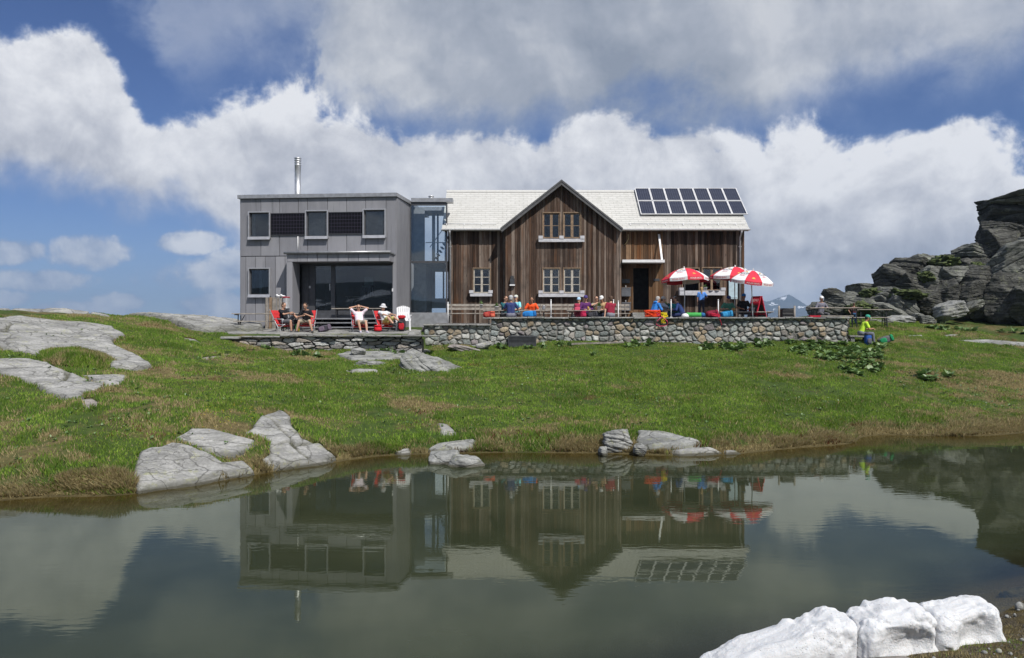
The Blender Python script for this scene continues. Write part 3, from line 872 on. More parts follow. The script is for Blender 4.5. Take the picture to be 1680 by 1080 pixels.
def rock_px(label, px0, px1, py0, py1, D, depth=None, seed=1, mat=None, parent=None, name='boulder', cat='boulder', rz=0.0, group=None, roll=0.0, **kw):
    w = (px1 - px0) / F * D; h = (py1 - py0) / F * D
    if depth is None: depth = 0.8 * (w + h) / 2 + 0.2 * w
    c = PT((px0 + px1) / 2, (py0 + py1) / 2, D + depth * 0.35)
    V, Fc = rock_mesh((0, 0, 0), (w * 1.06, depth, h * 1.06), seed, **kw)
    M = (Matrix.Rotation(rz, 3, 'Z') @ Matrix.Rotation(roll, 3, 'Y'))
    V = V @ np.array(M).T + np.array(c)[None, :]
    o = np_mesh(name, V, Fc, mat or M_BOULDER, True, parent=parent)
    if parent is None: tag(o, label, cat, group)
    return o

rock_px('left rounded boulder of the touching pair standing in the pond', 702, 757, 740, 772, 16.3, 0.7, 3, n=40, rough=0.035, strata=0.02, roll=-0.12)
rock_px('right rounded boulder of the touching pair standing in the pond', 739, 798, 747, 777, 16.0, 0.7, 4, n=40, rough=0.035, strata=0.02, roll=0.10)
rock_px('big tilted layered boulder pointing down the meadow', 652, 780, 588, 634, 26.0, 1.5, 6, n=60, rough=0.04, strata=0.05, roll=0.30, tilt=(0.5, 0.1))
rock_px('dark wedge of rock tucked under the big tilted boulder', 664, 724, 622, 642, 25.0, 0.9, 8, n=44, roll=0.28)
rock_px('squat stone beneath the left end of the layered ledge', 574, 632, 592, 607, 26.6, 0.8, 9, n=40)
rock_px('chunky upright boulder at the right shore', 990, 1037, 703, 748, 17.75, 0.6, 10, n=50, rough=0.045)
rock_px('small round stone between the upright boulder and the tapering slab', 1037, 1060, 727, 749, 17.45, 0.35, 11, n=30, rough=0.03)
rock_px('little stone at the foot of the upright shore boulder', 981, 997, 733, 750, 17.5, 0.3, 12, n=24, rough=0.03)
rock_px('little rounded stone on the grass below the dry wall', 577, 600, 571, 585, 28.6, 0.5, 13, n=30)
rock_px('pebble sized pale stone in the meadow between slab and path', 538, 543, 667, 671, 21.5, 0.1, 14, n=14)
rock_px('loose purple stone at the base of the terrace wall corner', 733, 790, 567, 580, 31.0, 0.6, 15, n=30, mat=M_PINK, roll=0.15)
rock_px('white slanting stone leaning on the wall foot by the leaves', 780, 806, 562, 573, 31.3, 0.5, 16, n=30, mat=M_SLAB, roll=-0.25)
rock_px('mossy dark stone on the near bank behind the last snow block', 1650, 1720, 972, 1004, 8.2, 0.6, 17, n=40, mat=M_CLIFF)

# rock outcrop on the right ----------------------------------------------
oc = empty('rock_outcrop', 'shade toned stepped crag of lichen covered rock rising beside the hut', 'rock outcrop', PT(1600, 530, 46))
_inv = Matrix.Translation(-oc.location)
M_LEDGE = simple('ledge_turf', (.060, .080, .024), .95, var=.5, scale=3, bump=.8, bscale=12)
LF = [(-0.80, -0.62, -0.22, 0.80), (-0.35, -0.9, -0.30, 0.86)]
crags = [   # x0, x1, top, bottom (read from the photograph), distance, depth, seed, rock, roll, bedding
    (1638, 1770, 317, 344, 45.0, 4.0, 41, 1, 0.06, 0.10), (1630, 1764, 333, 372, 45.4, 4.5, 42, 0, 0.02, 0.07), (1628, 1700, 352, 428, 45.8, 4.0, 142, 0, -0.05, 0.03), (1668, 1780, 360, 425, 45.0, 4.0, 143, 1, 0.05, 0.05),
    (1613, 1652, 362, 402, 45.4, 2.6, 43, 0, 0.1, 0.05), (1610, 1660, 385, 452, 45.0, 3.0, 44, 0, -0.06, 0.03),
    (1617, 1720, 402, 472, 42.8, 3.6, 45, 1, -0.30, 0.035), (1680, 1780, 394, 470, 42.4, 3.2, 46, 1, 0.1, 0.04),
    (1622, 1690, 452, 532, 42.4, 2.6, 47, 0, 0.1, 0.02), (1664, 1730, 470, 530, 41.4, 2.4, 48, 0, -0.1, 0.02), (1700, 1790, 450, 530, 41.2, 2.4, 49, 0, 0.1, 0.02),
    (1570, 1622, 402, 432, 45.6, 2.4, 50, 1, 0.16, 0.08), (1566, 1630, 418, 462, 45.2, 2.8, 51, 0, 0.05, 0.04), (1536, 1580, 420, 450, 46.5, 2.4, 52, 0, 0.1, 0.06), (1590, 1630, 428, 480, 44.6, 2.2, 152, 0, -.1, 0.02),
    (1442, 1486, 434, 484, 45.8, 2.6, 53, 0, 0.20, 0.07), (1462, 1512, 426, 470, 46.4, 2.6, 54, 0, 0.16, 0.08), (1494, 1546, 420, 456, 47.0, 2.6, 55, 1, 0.20, 0.07), (1470, 1520, 450, 490, 45.0, 2.2, 56, 0, 0.1, 0.04),
    (1502, 1544, 440, 478, 45.0, 2.0, 57, 1, 0.2, 0.03), (1536, 1574, 441, 470, 44.4, 2.2, 58, 1, 0.05, 0.03), (1530, 1572, 456, 510, 44.0, 2.2, 59, 0, 0.1, 0.02),
    (1566, 1626, 440, 486, 44.0, 2.6, 60, 0, 0.1, 0.02), (1560, 1606, 466, 514, 43.6, 2.2, 61, 0, -0.1, 0.02), (1592, 1634, 470, 522, 43.4, 2.0, 62, 0, 0.1, 0.02),
    (1494, 1534, 470, 512, 44.4, 2.0, 63, 0, 0.1, 0.03),
    (1412, 1470, 476, 512, 44.6, 2.6, 64, 1, 0.30, 0.06), (1448, 1500, 486, 526, 43.6, 2.4, 65, 1, 0.34, 0.04), (1360, 1412, 480, 512, 46.0, 2.6, 66, 1, 0.12, 0.06), (1386, 1430, 490, 524, 44.8, 2.2, 67, 1, 0.2, 0.05),
    (1394, 1424, 470, 490, 47.0, 2.0, 68, 1, 0.0, 0.05), (1354, 1384, 474, 492, 46.4, 1.8, 69, 0, 0.1, 0.05), (1332, 1372, 498, 524, 45.0, 2.0, 70, 1, 0.15, 0.05), (1430, 1496, 504, 534, 42.8, 2.0, 71, 1, 0.25, 0.03)]
for (a, b, c_, d, D, dep, sd, mt_, roll, stra) in crags:
    dw_, dh_ = (b - a) * .11, (d - c_) * .10
    o = rock_px(None, a - dw_, b + dw_, c_ - dh_, d + dh_ * 2, D, dep, sd, (M_CLIFF, M_CLIFFPALE)[mt_], parent=oc, name='crag', roll=roll, n=84, facets=14, dmin=.64, rough=0.038, sharp=80.0, axes=LF, strata=stra, tilt=(roll * .9, .08))
    o.data.transform(_inv)
for px_, py_, D_, w_ in ((1548, 424, 46.0, 1.1), (1480, 478, 44.6, 1.6), (1600, 436, 45.0, .8), (1430, 478, 45.6, 1.0), (1410, 500, 44.0, 1.2), (1516, 448, 45.4, .8)):
    c0 = PT(px_, py_, D_); V, Fc = cubesphere(30)
    P = V * np.array([w_ * .55, w_ * .9, .34]) * (1 + .6 * fbm(V[:, 0] * 3 + px_, V[:, 1] * 3, V[:, 2] * 3, 4))[:, None] + np.array(c0) - np.array([0, 0, .22])
    o = np_mesh('grass_ledge', P, Fc, M_LEDGE, True, parent=oc); o.data.transform(_inv)
# loose boulders at its foot
for i, (lab, t) in enumerate((('tilted pale boulder lying below the dark crag', (1536, 1578, 498, 526, 41.5, 1.4)),
                              ('low brown stone in front of the rock crag', (1497, 1520, 514, 527, 41.0, 0.8)),
                              ('flat grey boulder behind the right hand picnic table', (1452, 1496, 517, 536, 41.0, 1.2)),
                              ('small grey boulder between low brown stone and tilted pale boulder', (1510, 1534, 518, 536, 40.5, 0.9)),
                              ('long low bedrock lump under the last picnic bench', (1418, 1462, 524, 538, 40.0, 1.0)),
                              ('thin dark slab leaning in the bare earth under the crag', (1578, 1612, 494, 510, 42.0, 1.2)))):
    rock_px(lab, *t, seed=70 + i, n=36, mat=M_BOULDER if i in (0, 2) else M_CLIFFPALE, roll=(-0.35 if i in (0, 5) else 0.05))

# ------------------------------------------------------------------ stone walls
def stone_field(w, h, cw, ch, seed, aspect=1.0, jit=0.42):
    rs = np.random.RandomState(seed)
    rows = max(2, int(h / ch)); pts = []
    for r in range(rows + 2):
        n = int(w / cw) + 3; off = rs.uniform(0, cw)
        for k in range(n):
            pts.append(((k - 1) * cw + off + rs.uniform(-jit, jit) * cw, (r - .5) * h / rows + rs.uniform(-jit, jit) * ch * 0.7))
    return np.array(pts)

def stone_wall(name, x0, x1, z0f, z1f, yf, step, cw, ch, seed, palette, mortar, bulge, gap, aspect, parent, mat):
    w = x1 - x0
    zl = min(z0f(x0), z0f(x1)) - 0.1
    hmax = max(z1f(x0), z1f(x1), z1f((x0 + x1) / 2)) - zl
    nx = int(w / step) + 1; nz = int(hmax / step) + 1
    U, V = np.meshgrid(np.linspace(0, w, nx), np.linspace(0, 1, nz))
    xs = x0 + U
    z0 = np.vectorize(z0f)(xs[0])[None, :]; z1 = np.vectorize(z1f)(xs[0])[None, :]
    zz = (z0 - 0.15) + V * (z1 - z0 + 0.15)
    pts = stone_field(w, hmax + 0.3, cw, ch, seed)
    rs = np.random.RandomState(seed + 5)
    wt = rs.uniform(-0.20, 0.10, len(pts)) * cw
    uu = U + 0.05 * fbm(U * 3, zz * 3, seed, 3); vv = (zz - zl) + 0.04 * fbm(U * 3, zz * 3, seed + 20, 3)
    f1 = np.full(U.shape, 9.0); f2 = np.full(U.shape, 9.0); id1 = np.zeros(U.shape, int)
    for k, (a, b) in enumerate(pts):
        m0 = np.abs(U[0] - a) < 2.6 * cw
        if not m0.any(): continue
        du = uu[:, m0] - a; dv = (vv[:, m0] - b) * aspect
        d = (np.abs(du) ** 2.6 + np.abs(dv) ** 2.6) ** (1 / 2.6) + wt[k]
        g1 = f1[:, m0]; g2 = f2[:, m0]; gi = id1[:, m0]
        c1 = d < g1
        g2 = np.where(c1, g1, np.minimum(g2, d)); gi = np.where(c1, k, gi); g1 = np.where(c1, d, g1)
        f1[:, m0] = g1; f2[:, m0] = g2; id1[:, m0] = gi
    e = f2 - f1
    gw_ = gap * (1 + .9 * fbm(U * 1.7, zz * 1.7, seed + 31, 3)); cov = sstep(e, gw_ * 0.5, gw_ * 1.6)
    sb = rs.uniform(0.55, 1.25, len(pts))[id1]
    tilt_u = rs.uniform(-0.35, 0.35, len(pts))[id1]; tilt_v = rs.uniform(-0.25, 0.4, len(pts))[id1]
    cu = pts[id1, 0]; cv_ = pts[id1, 1]
    disp = bulge * cov * sb * (0.75 + 0.25 * np.clip(e / (gap * 5), 0, 1)) + cov * bulge * (tilt_u * (uu - cu) + tilt_v * (vv - cv_)) / cw
    disp = disp + 0.022 * fbm(U * 6, zz * 6, seed, 4) + 0.010 * fbm(U * 20, zz * 20, seed + 2, 2)
    pal = np.array(palette); pc = pal[rs.choice(len(pal), len(pts), p=None)]
    pc = pc * rs.uniform(0.85, 1.75, (len(pts), 1))
    colr = pc[id1] * cov[..., None] + np.array(mortar)[None, None, :] * (1 - cov[..., None])
    V3 = np.stack([xs, yf - disp, zz], -1).reshape(-1, 3)
    # ends and back: close the body with a plain box behind
    o = np_mesh(name, V3, grid_faces(nx, nz), mat, True, {'col': ('POINT', 'FLOAT_COLOR', np.c_[colr.reshape(-1, 3), np.ones(colr.size // 3)])}, parent=parent)
    return o

m = MT('wall_stones'); c = m.coord('World')
ca = m.n('ShaderNodeAttribute'); ca.attribute_name = 'col'
nz = m.noise(c, 9, 6, 0.7)
cc = m.mix(m.sm(nz, 0.3, 0.72, 0.0, 0.75), ca.outputs[0], m.mix(0.55, ca.outputs[0], (0.035, 0.035, 0.035, 1)))
lic = m.sm(m.noise(c, 16, 4, 0.7), 0.60, 0.70)
cc = m.mix(m.math('MULTIPLY', lic, 0.5), cc, (0.34, 0.35, 0.30, 1))
M_STONES = m.done(m.bsdf(cc, 0.92, 0, 0.2, m.bump(m.math('ADD', m.noise(c, 30, 6, 0.7), m.noise(c, 10, 5, 0.6)), 0.7, 0.03)))
PAL = [(0.27, 0.28, 0.26), (0.23, 0.245, 0.235), (0.33, 0.33, 0.31), (0.21, 0.23, 0.22), (0.28, 0.26, 0.235), (0.36, 0.36, 0.34),
       (0.27, 0.215, 0.15), (0.31, 0.255, 0.185), (0.22, 0.195, 0.20), (0.26, 0.265, 0.25), (0.19, 0.21, 0.205)]
PALD = [(0.25, 0.25, 0.245), (0.32, 0.32, 0.31), (0.28, 0.27, 0.26), (0.36, 0.36, 0.35), (0.24, 0.23, 0.225), (0.29, 0.26, 0.23)]
WX0, WXS, WX1 = X(697, WALL_Y), X(806, WALL_Y), X(1390, WALL_Y)
wl = empty('terrace_wall', 'mortared fieldstone terrace wall of grey and ochre stones', 'stone wall', ((WX0 + WX1) / 2, WALL_Y, 2.0))
wi = Matrix.Translation(-wl.location)
zlow = 2.905; zhi = 3.19
def zb(x): return gz(x, WALL_Y - 0.25) - 0.05
stone_wall('low_wall_face', WX0, WXS, zb, lambda x: zlow, WALL_Y, 0.016, 0.30, 0.21, 11, PAL, (0.24, 0.235, 0.215), 0.07, 0.05, 1.25, wl, M_STONES).data.transform(wi)
stone_wall('tall_wall_face', WXS, WX1, zb, lambda x: zhi, WALL_Y, 0.016, 0.30, 0.20, 12, PAL, (0.19, 0.185, 0.17), 0.075, 0.05, 1.25, wl, M_STONES).data.transform(wi)
M_MORTAR = simple('mortar', (0.16, 0.155, 0.145), 0.95, var=0.3, scale=5, bump=0.6, bscale=25)
b = MB(); b.box(WX0, WXS, WALL_Y + 0.03, WALL_Y + 0.45, 1.4, zlow); b.box(WXS + .002, WX1, WALL_Y + 0.03, WALL_Y + 0.45, 1.4, zhi)
b.build('wall_core', M_MORTAR, wl).data.transform(wi)
# end faces with their own stones
e1 = stone_wall('wall_end', 0, 4.5, lambda x: zb(WX1), lambda x: zhi, 0, 0.02, 0.40, 0.30, 13, PAL, (0.11, 0.10, 0.09), 0.07, 0.035, 1.1, wl, M_STONES)
e1.data.transform(wi @ (Matrix.Translation((WX1 + 0.02, WALL_Y, 0)) @ Matrix.Rotation(R(90), 4, 'Z')))
e2 = stone_wall('wall_end', 0, 0.5, lambda x: zb(WX0), lambda x: zlow, 0, 0.02, 0.36, 0.30, 14, PAL, (0.11, 0.10, 0.09), 0.06, 0.035, 1.1, wl, M_STONES)
e2.data.transform(wi @ (Matrix.Translation((WX0 - 0.02, WALL_Y + 0.5, 0)) @ Matrix.Rotation(R(-90), 4, 'Z')))
def coping(x0, x1, z, seed, y0, y1, name='coping_slab'):
    rs = random.Random(seed); x = x0; mb = MB()
    while x < x1 - 0.05:
        w = rs.uniform(0.5, 1.3); xe = min(x1, x + w)
        if x1 - xe < 0.3: xe = x1
        t = rs.uniform(0.045, 0.075); mb.rnd = rs.random()
        mb.cbox(((x + xe) / 2, (y0 + y1) / 2 + rs.uniform(-.025, .025), z + t / 2 + rs.uniform(-.008, .01)), (xe - x - 0.012, y1 - y0 + rs.uniform(0, .05), t),
                Matrix.Rotation(rs.uniform(-.012, .012), 3, 'Y'), bev=0.018)
        x = xe
    return mb
coping(WX0 - 0.06, WXS - 0.02, zlow, 3, WALL_Y - 0.16, WALL_Y + 0.48).build('coping_slab', M_SLAB, wl).data.transform(wi)
coping(WXS - 0.35, WX1 + 0.05, zhi, 4, WALL_Y - 0.16, WALL_Y + 0.48).build('coping_slab', M_SLAB, wl).data.transform(wi)

DX0, DX1, DY = X(372, 30.5), X(693, 30.5), 30.5
dw = empty('dry_stone_wall', 'low dry stone wall of flat layered slabs under the deck chairs', 'dry stone wall', ((DX0 + DX1) / 2, DY, 1.9))
di = Matrix.Translation(-dw.location)
def zdt(x): return 2.50 + 0.03 * float(vnoise(x * 1.3, 2.2, 0.4)) - 0.10 * float(1 - sstep(x, DX0, DX0 + 1.2))
stone_wall('wall_face', DX0, DX1, lambda x: gz(x, DY - 0.3) - 0.08, zdt, DY, 0.014, 0.52, 0.125, 21, PALD, (0.018, 0.018, 0.017), 0.15, 0.030, 3.8, dw, M_STONES).data.transform(di)
b = MB(); b.box(DX0, DX1, DY + 0.06, DY + 0.5, 1.5, 2.38); b.build('wall_core', M_MORTAR, dw).data.transform(di)
mbs = MB(); rs = random.Random(8); x = DX0 - 0.1
while x < DX1:
    w = rs.uniform(0.5, 1.5); t = rs.uniform(.05, .10)
    mbs.cbox((x + w / 2, DY + 0.12 + rs.uniform(-.12, .08), zdt(x) + t / 2 - 0.02), (w - .01, rs.uniform(.6, .95), t), Matrix.Rotation(rs.uniform(-.05, .05), 3, 'Z') @ Matrix.Rotation(rs.uniform(-.02, .03), 3, 'Y'), bev=0.025)
    x += w
mbs.build('top_slab', M_SLAB, dw).data.transform(di)
# natural flagstones of the left terrace
slab('broad pale flagstone floor under the deck chairs', None, 0.05, 0.04, 51, M_SLAB, xy=[(DX0 + 0.1, DY + .35), (-8, DY + .35), (-3.72, DY + .35), (-3.72, 33.5), (-6, 34.0), (-9, 34.2), (-12.0, 34.4), (-12.6, 33.0), (DX0 - .6, 31.4)], name='flagstone_floor', cat='stone floor', rough=0.5)

# paved terrace
m = MT('paving'); c = m.coord('World')
bt = m.n('ShaderNodeTexBrick'); m.l(c, bt.inputs['Vector']); bt.inputs['Scale'].default_value = 1.6
bt.inputs['Color1'].default_value = (0.27, 0.26, 0.25, 1); bt.inputs['Color2'].default_value = (0.20, 0.20, 0.195, 1); bt.inputs['Mortar'].default_value = (0.10, 0.095, 0.085, 1)
cc = m.mix(m.sm(m.noise(c, 6, 5, .65), .35, .7), bt.outputs[0], (0.16, 0.155, 0.15, 1))
M_PAVE = m.done(m.bsdf(cc, 0.9, 0, 0.2, m.bump(m.noise(c, 25, 5), .5, .02)))
b = MB(); b.box(-3.72, WX1 - 0.03, WALL_Y + 0.46, 44, TERR_Z - 0.4, TERR_Z)
tag(b.build('terrace', M_PAVE), 'paved terrace floor behind the stone wall', 'terrace', kind='structure')
# ------------------------------------------------------------------ glass
def glass_mat(name, tint=(0.75, 0.82, 0.82), refl=1.0, ior=1.5, through=0.85):
    m = MT(name)
    tr = m.n('ShaderNodeBsdfTransparent'); tr.inputs[0].default_value = tuple(t * through for t in tint) + (1,)
    gl = m.n('ShaderNodeBsdfGlossy'); gl.inputs['Roughness'].default_value = 0.01; gl.inputs['Color'].default_value = (0.9, 0.95, 1.0, 1)
    c = m.coord('Object'); pass
    fr = m.n('ShaderNodeFresnel'); fr.inputs['IOR'].default_value = ior
    f = m.math('MULTIPLY', fr.outputs[0], refl, clamp=True)
    mx = m.n('ShaderNodeMixShader'); m.l(f, mx.inputs[0]); m.l(tr.outputs[0], mx.inputs[1]); m.l(gl.outputs[0], mx.inputs[2])
    return m.done(mx.outputs[0])
M_GLASS = glass_mat('window_glass', (0.70, 0.75, 0.78), 1.5)
M_GLASSB = glass_mat('stair_glass', (0.93, 0.975, 0.985), 1.6, through=1.0)
M_DARKROOM = simple('dark_room', (0.035, 0.033, 0.032), 0.9, var=0.3)
M_CURTAIN = simple('curtain', (0.42, 0.46, 0.52), 0.9, var=0.2, scale=4)

# ------------------------------------------------------------------ wooden hut
def wood_mat(name, dark, mid, light, warm=0.0, grain=1.0):
    m = MT(name); c = m.coord('Object', scale=(9, 9, 0.55)); c2 = m.coord('Object', scale=(3.0, 3.0, 0.35)); c3 = m.coord('Object')
    r = m.attr('rnd')
    tone = m.math('ADD', m.math('MULTIPLY', m.noise(c, 2.0, 6, 0.65, 0.2), 0.75), m.math('MULTIPLY_ADD', r, 0.62, -0.20))
    col = m.ramp(tone, [(0.20, dark), (0.48, mid), (0.80, light)])
    wr = m.math('MULTIPLY', m.sm(m.noise(c2, 1.4, 4, 0.6), 0.45, 0.65), m.sm(m.math('FRACT', m.math('MULTIPLY', r, 7.3)), 0.4, 0.75))
    col = m.mix(m.math('MULTIPLY', wr, 0.55 + warm * 0.4), col, (0.135, 0.060, 0.026, 1))
    kn = m.sm(m.vor(m.coord('Object', scale=(5.5, 5.5, 1.3)), 1.0), 0.05, 0.12, 1.0, 0.0)
    col = m.mix(m.math('MULTIPLY', kn, 0.7), col, (0.018, 0.012, 0.009, 1))
    bl = m.sm(m.noise(c3, 0.9, 5, 0.6), 0.48, 0.68)
    col = m.mix(m.math('MULTIPLY', bl, 0.5), col, (0.034, 0.027, 0.023, 1))
    return m.done(m.bsdf(col, 0.85, 0, 0.15, m.bump(m.noise(c, 6.0, 5, 0.7), 0.6 * grain, 0.01)))
M_WOOD = wood_mat('weathered_boards', (0.028, 0.018, 0.013), (0.088, 0.057, 0.042), (0.245, 0.198, 0.165))
M_WOODW = wood_mat('sheltered_boards', (0.055, 0.032, 0.018), (0.125, 0.070, 0.036), (0.235, 0.150, 0.090), 1.0)
M_WOODG = simple('grey_timber', (0.24, 0.215, 0.19), 0.85, var=0.3, scale=7, bump=.4)
M_WOODL = simple('larch_frame', (0.22, 0.150, 0.095), 0.7, var=0.25, scale=8)
M_FRAMEG = simple('pale_frame', (0.42, 0.385, 0.33), 0.7, var=0.2, scale=8)
M_WHITE = simple('white_paint', (0.72, 0.72, 0.73), 0.55, var=0.07)
M_SILL = simple('sill_concrete', (0.50, 0.50, 0.53), 0.8, var=0.12, scale=8, bump=.3)
M_ZINC = simple('zinc_grey', (0.36, 0.365, 0.38), 0.42, 0.55, var=0.15)
M_PIPE = simple('pale_pipe', (.50, .50, .51), .5, .2)
M_STEEL = simple('brushed_steel', (0.55, 0.56, 0.58), 0.48, 0.8, var=0.10)
M_DGREY = simple('dark_grey_metal', (0.055, 0.057, 0.062), 0.5, 0.3, var=0.2)
M_BLACK = simple('black_metal', (0.018, 0.018, 0.02), 0.5, 0.2, var=0.2)
M_RAKE = simple('rake_board', (0.085, 0.085, 0.09), 0.7, var=0.2)
m = MT('fibre_cement_tiles'); c = m.coord('Object')
r = m.attr('rnd')
cc = m.ramp(m.math('ADD', m.math('MULTIPLY', m.noise(c, 3.0, 6, 0.65), 0.7), m.math('MULTIPLY', r, 0.30)), [(0.25, (0.47, 0.465, 0.445)), (0.7, (0.525, 0.52, 0.50))])
cc = m.mix(m.sm(m.noise(m.coord('Object', scale=(2.5, .5, .5)), 2.0, 6, .65), .5, .72, 0, .35), cc, (0.36, 0.36, 0.33, 1))
M_TILE = m.done(m.bsdf(cc, 0.85, 0, 0.25, m.bump(m.noise(c, 40, 4), .3, .01)))
m = MT('solar_cells'); c = m.coord('Object')
M_PV = None
def pv_mat(name, base, lines, sx, sy, lw=0.05, axis='XY', ior=0.5):
    m = MT(name)
    s = m.n('ShaderNodeSeparateXYZ'); m.l(m.n('ShaderNodeUVMap').outputs[0], s.inputs[0])
    def ln(o, k):
        f = m.math('FRACT', m.math('MULTIPLY', o, k)); return m.math('LESS_THAN', m.math('ABSOLUTE', m.math('SUBTRACT', f, 0.5)), 0.5 - lw)
    g = m.math('MULTIPLY', ln(s.outputs[0], sx), ln(s.outputs[1], sy))
    col = m.mix(g, lines, m.mix(m.noise(m.coord('Object'), 3.0, 3), tuple(b * .75 for b in base), tuple(b * 1.3 for b in base)))
    return m.done(m.bsdf(col, 0.12, 0, ior, None))
M_PV = pv_mat('solar_cells', (0.010, 0.013, 0.032), (0.10, 0.11, 0.15), 6, 9, 0.04)
M_PVB = pv_mat('facade_cells', (0.006, 0.006, 0.008), (0.06, 0.05, 0.08), 12, 6, 0.03, ior=0.12)

def uv_quad(name, a, b, c_, d, mat, parent, thick=0.035, rim=None, rw=0.035):
    """framed flat panel a-b-c-d with a UV-mapped face"""
    a, b, c_, d = (Vector(q) for q in (a, b, c_, d))
    n = (b - a).cross(d - a).normalized()
    me = bpy.data.meshes.new(name)
    vs = [a, b, c_, d]
    u = (b - a).normalized(); v = (d - a).normalized()
    inner = [a + (u + v) * rw, b + (v - u) * rw, c_ - (u + v) * rw, d + (u - v) * rw]
    V = [p + n * (thick * .5) for p in inner]
    V += [p + n * thick for p in vs] + [p + n * thick for p in inner] + list(vs)
    Fc = [(0, 1, 2, 3)]; mi = [0]
    for i in range(4):
        j = (i + 1) % 4
        Fc += [(4 + i, 4 + j, 8 + j, 8 + i), (8 + i, 8 + j, j, i), (12 + i, 12 + j, 4 + j, 4 + i)]; mi += [1, 1, 1]
    Fc.append((15, 14, 13, 12)); mi.append(1)
    me.from_pydata([tuple(p) for p in V], [], Fc)
    me.materials.append(mat); me.materials.append(rim or M_WHITE)
    me.polygons.foreach_set('material_index', mi)
    uv = me.uv_layers.new(name='UVMap')
    for li, t in zip(me.polygons[0].loop_indices, ((0, 0), (1, 0), (1, 1), (0, 1))): uv.data[li].uv = t
    me.update(); o = bpy.data.objects.new(name, me); C.objects.link(o)
    if parent is not None: o.parent = parent
    return o

HX0, HX1, HY = X(735, 37.3), X(1221, 37.3), 37.3
HZ0 = 2.7
EAVE_Y, EAVE_Z = 36.98, 7.44
RIDGE_Y, RIDGE_Z = 39.72, 9.64
RX0, RX1 = X(725, EAVE_Y), X(1229, EAVE_Y)
GY_ = 36.72                                         # gable wall plane
GX0, GX1 = X(829, GY_), X(1019, GY_); GXC = X(920.5, GY_)
GAP_Z = Z(302, GY_); GSL = 0.79                     # gable apex (underside) and slope
HC = ((HX0 + HX1) / 2, HY, 2.85)
hut = empty('wooden_hut', 'old mountain hut clad in weathered brown boards with a pale tiled roof', 'hut', HC)
HI = Matrix.Translation((-HC[0], -HC[1], -HC[2]))
def H(o): o.data.transform(HI); return o

def boards(x0, x1, y, zlo, ztop, holes, seed, wmin=0.085, wmax=0.165, mb=None, depth=0.03):
    """vertical boards; holes = (x0,x1,z0,z1); ztop(x) gives the top"""
    rs = random.Random(seed); mb = mb or MB(); x = x0; edges = []
    while x < x1 - 0.02:
        xe = min(x1, x + rs.uniform(wmin, wmax)); edges.append((x, xe)); x = xe
    for a, b in edges:
        cuts = sorted({a, b} | {h for hh in holes for h in hh[:2] if a + 0.01 < h < b - 0.01})
        rnd = rs.random(); pro = rs.choice((0.0, 0.0, 0.012, 0.022)) + rs.uniform(0, .004); g = 0.006
        for p, q in zip(cuts[:-1], cuts[1:]):
            spans = [(zlo, None)]; mid = (p + q) / 2
            hs = sorted((h[2], h[3]) for h in holes if h[0] < mid < h[1])
            segs = []; z = zlo
            for h0, h1 in hs:
                if h0 > z: segs.append((z, h0))
                z = h1
            segs.append((z, None))
            for s0, s1 in segs:
                gp, gq = p + (g if p == a else 0), q - (g if q == b else 0)
                t0 = ztop(gp) if s1 is None else s1; t1 = ztop(gq) if s1 is None else s1
                if min(t0, t1) <= s0 + 0.01: continue
                mb.rnd = min(1, max(0, rnd + rs.uniform(-.06, .06)))
                ya, yb = y - depth - pro, y
                mb.add([(gp, ya, s0), (gq, ya, s0), (gq, ya, t1), (gp, ya, t0), (gp, yb, s0), (gq, yb, s0), (gq, yb, t1), (gp, yb, t0)],
                       [(0, 1, 2, 3), (1, 5, 6, 2), (5, 4, 7, 6), (4, 0, 3, 7), (3, 2, 6, 7), (4, 5, 1, 0)])
    return mb

def rect(px0, px1, py0, py1, D): return (X(px0, D), X(px1, D), Z(py1, D), Z(py0, D))

W_L = rect(777, 804, 441, 481, HY)
W_GU = [rect(891, 918, 350, 391, GY_), rect(925, 952, 350, 391, GY_)]
W_GL = [rect(891, 918, 441, 481, GY_), rect(925, 952, 441, 481, GY_)]
W_R1 = rect(1120, 1146, 441, 477, HY)
W_R2 = rect(1152, 1183, 440, 477, HY)
DOOR = rect(1036.5, 1066, 440, 508.5, HY)
PORX0, PORX1 = X(1016, HY), X(1088, HY)

# main wall left and right of the gable, gable wall, sheltered boards by the door
eave = lambda x: EAVE_Z + 0.10
mb = boards(HX0, GX0 + 0.02, HY, HZ0, eave, [W_L], 21)
H(mb.build('board_wall', M_WOOD, hut))
mb = boards(PORX1 + 0.002, HX1, HY, HZ0, eave, [W_R1, W_R2], 22)
H(mb.build('board_wall', M_WOOD, hut))
mb = boards(GX1 - 0.02, PORX1, HY, Z(428, HY), eave, [], 23)
boards(GX1 - 0.02, PORX1, HY, HZ0 + .5, lambda x: Z(431, HY), [DOOR], 24, mb=mb, depth=0.05)
H(mb.build('porch_boards', M_WOODW, hut))
gtop = lambda x: GAP_Z - abs(x - GXC) * GSL - 0.02
mb = boards(GX0, GX1, GY_, HZ0, gtop, W_GU + W_GL, 25, wmin=0.085, wmax=0.17)
for xx in (GX0, GX1): # returns
    mb.rnd = 0.2; mb.box(xx - .02, xx + .02, GY_ + 0.002, HY + .02, HZ0, gtop(xx) - 0.02)
H(mb.build('gable_wall', M_WOOD, hut))
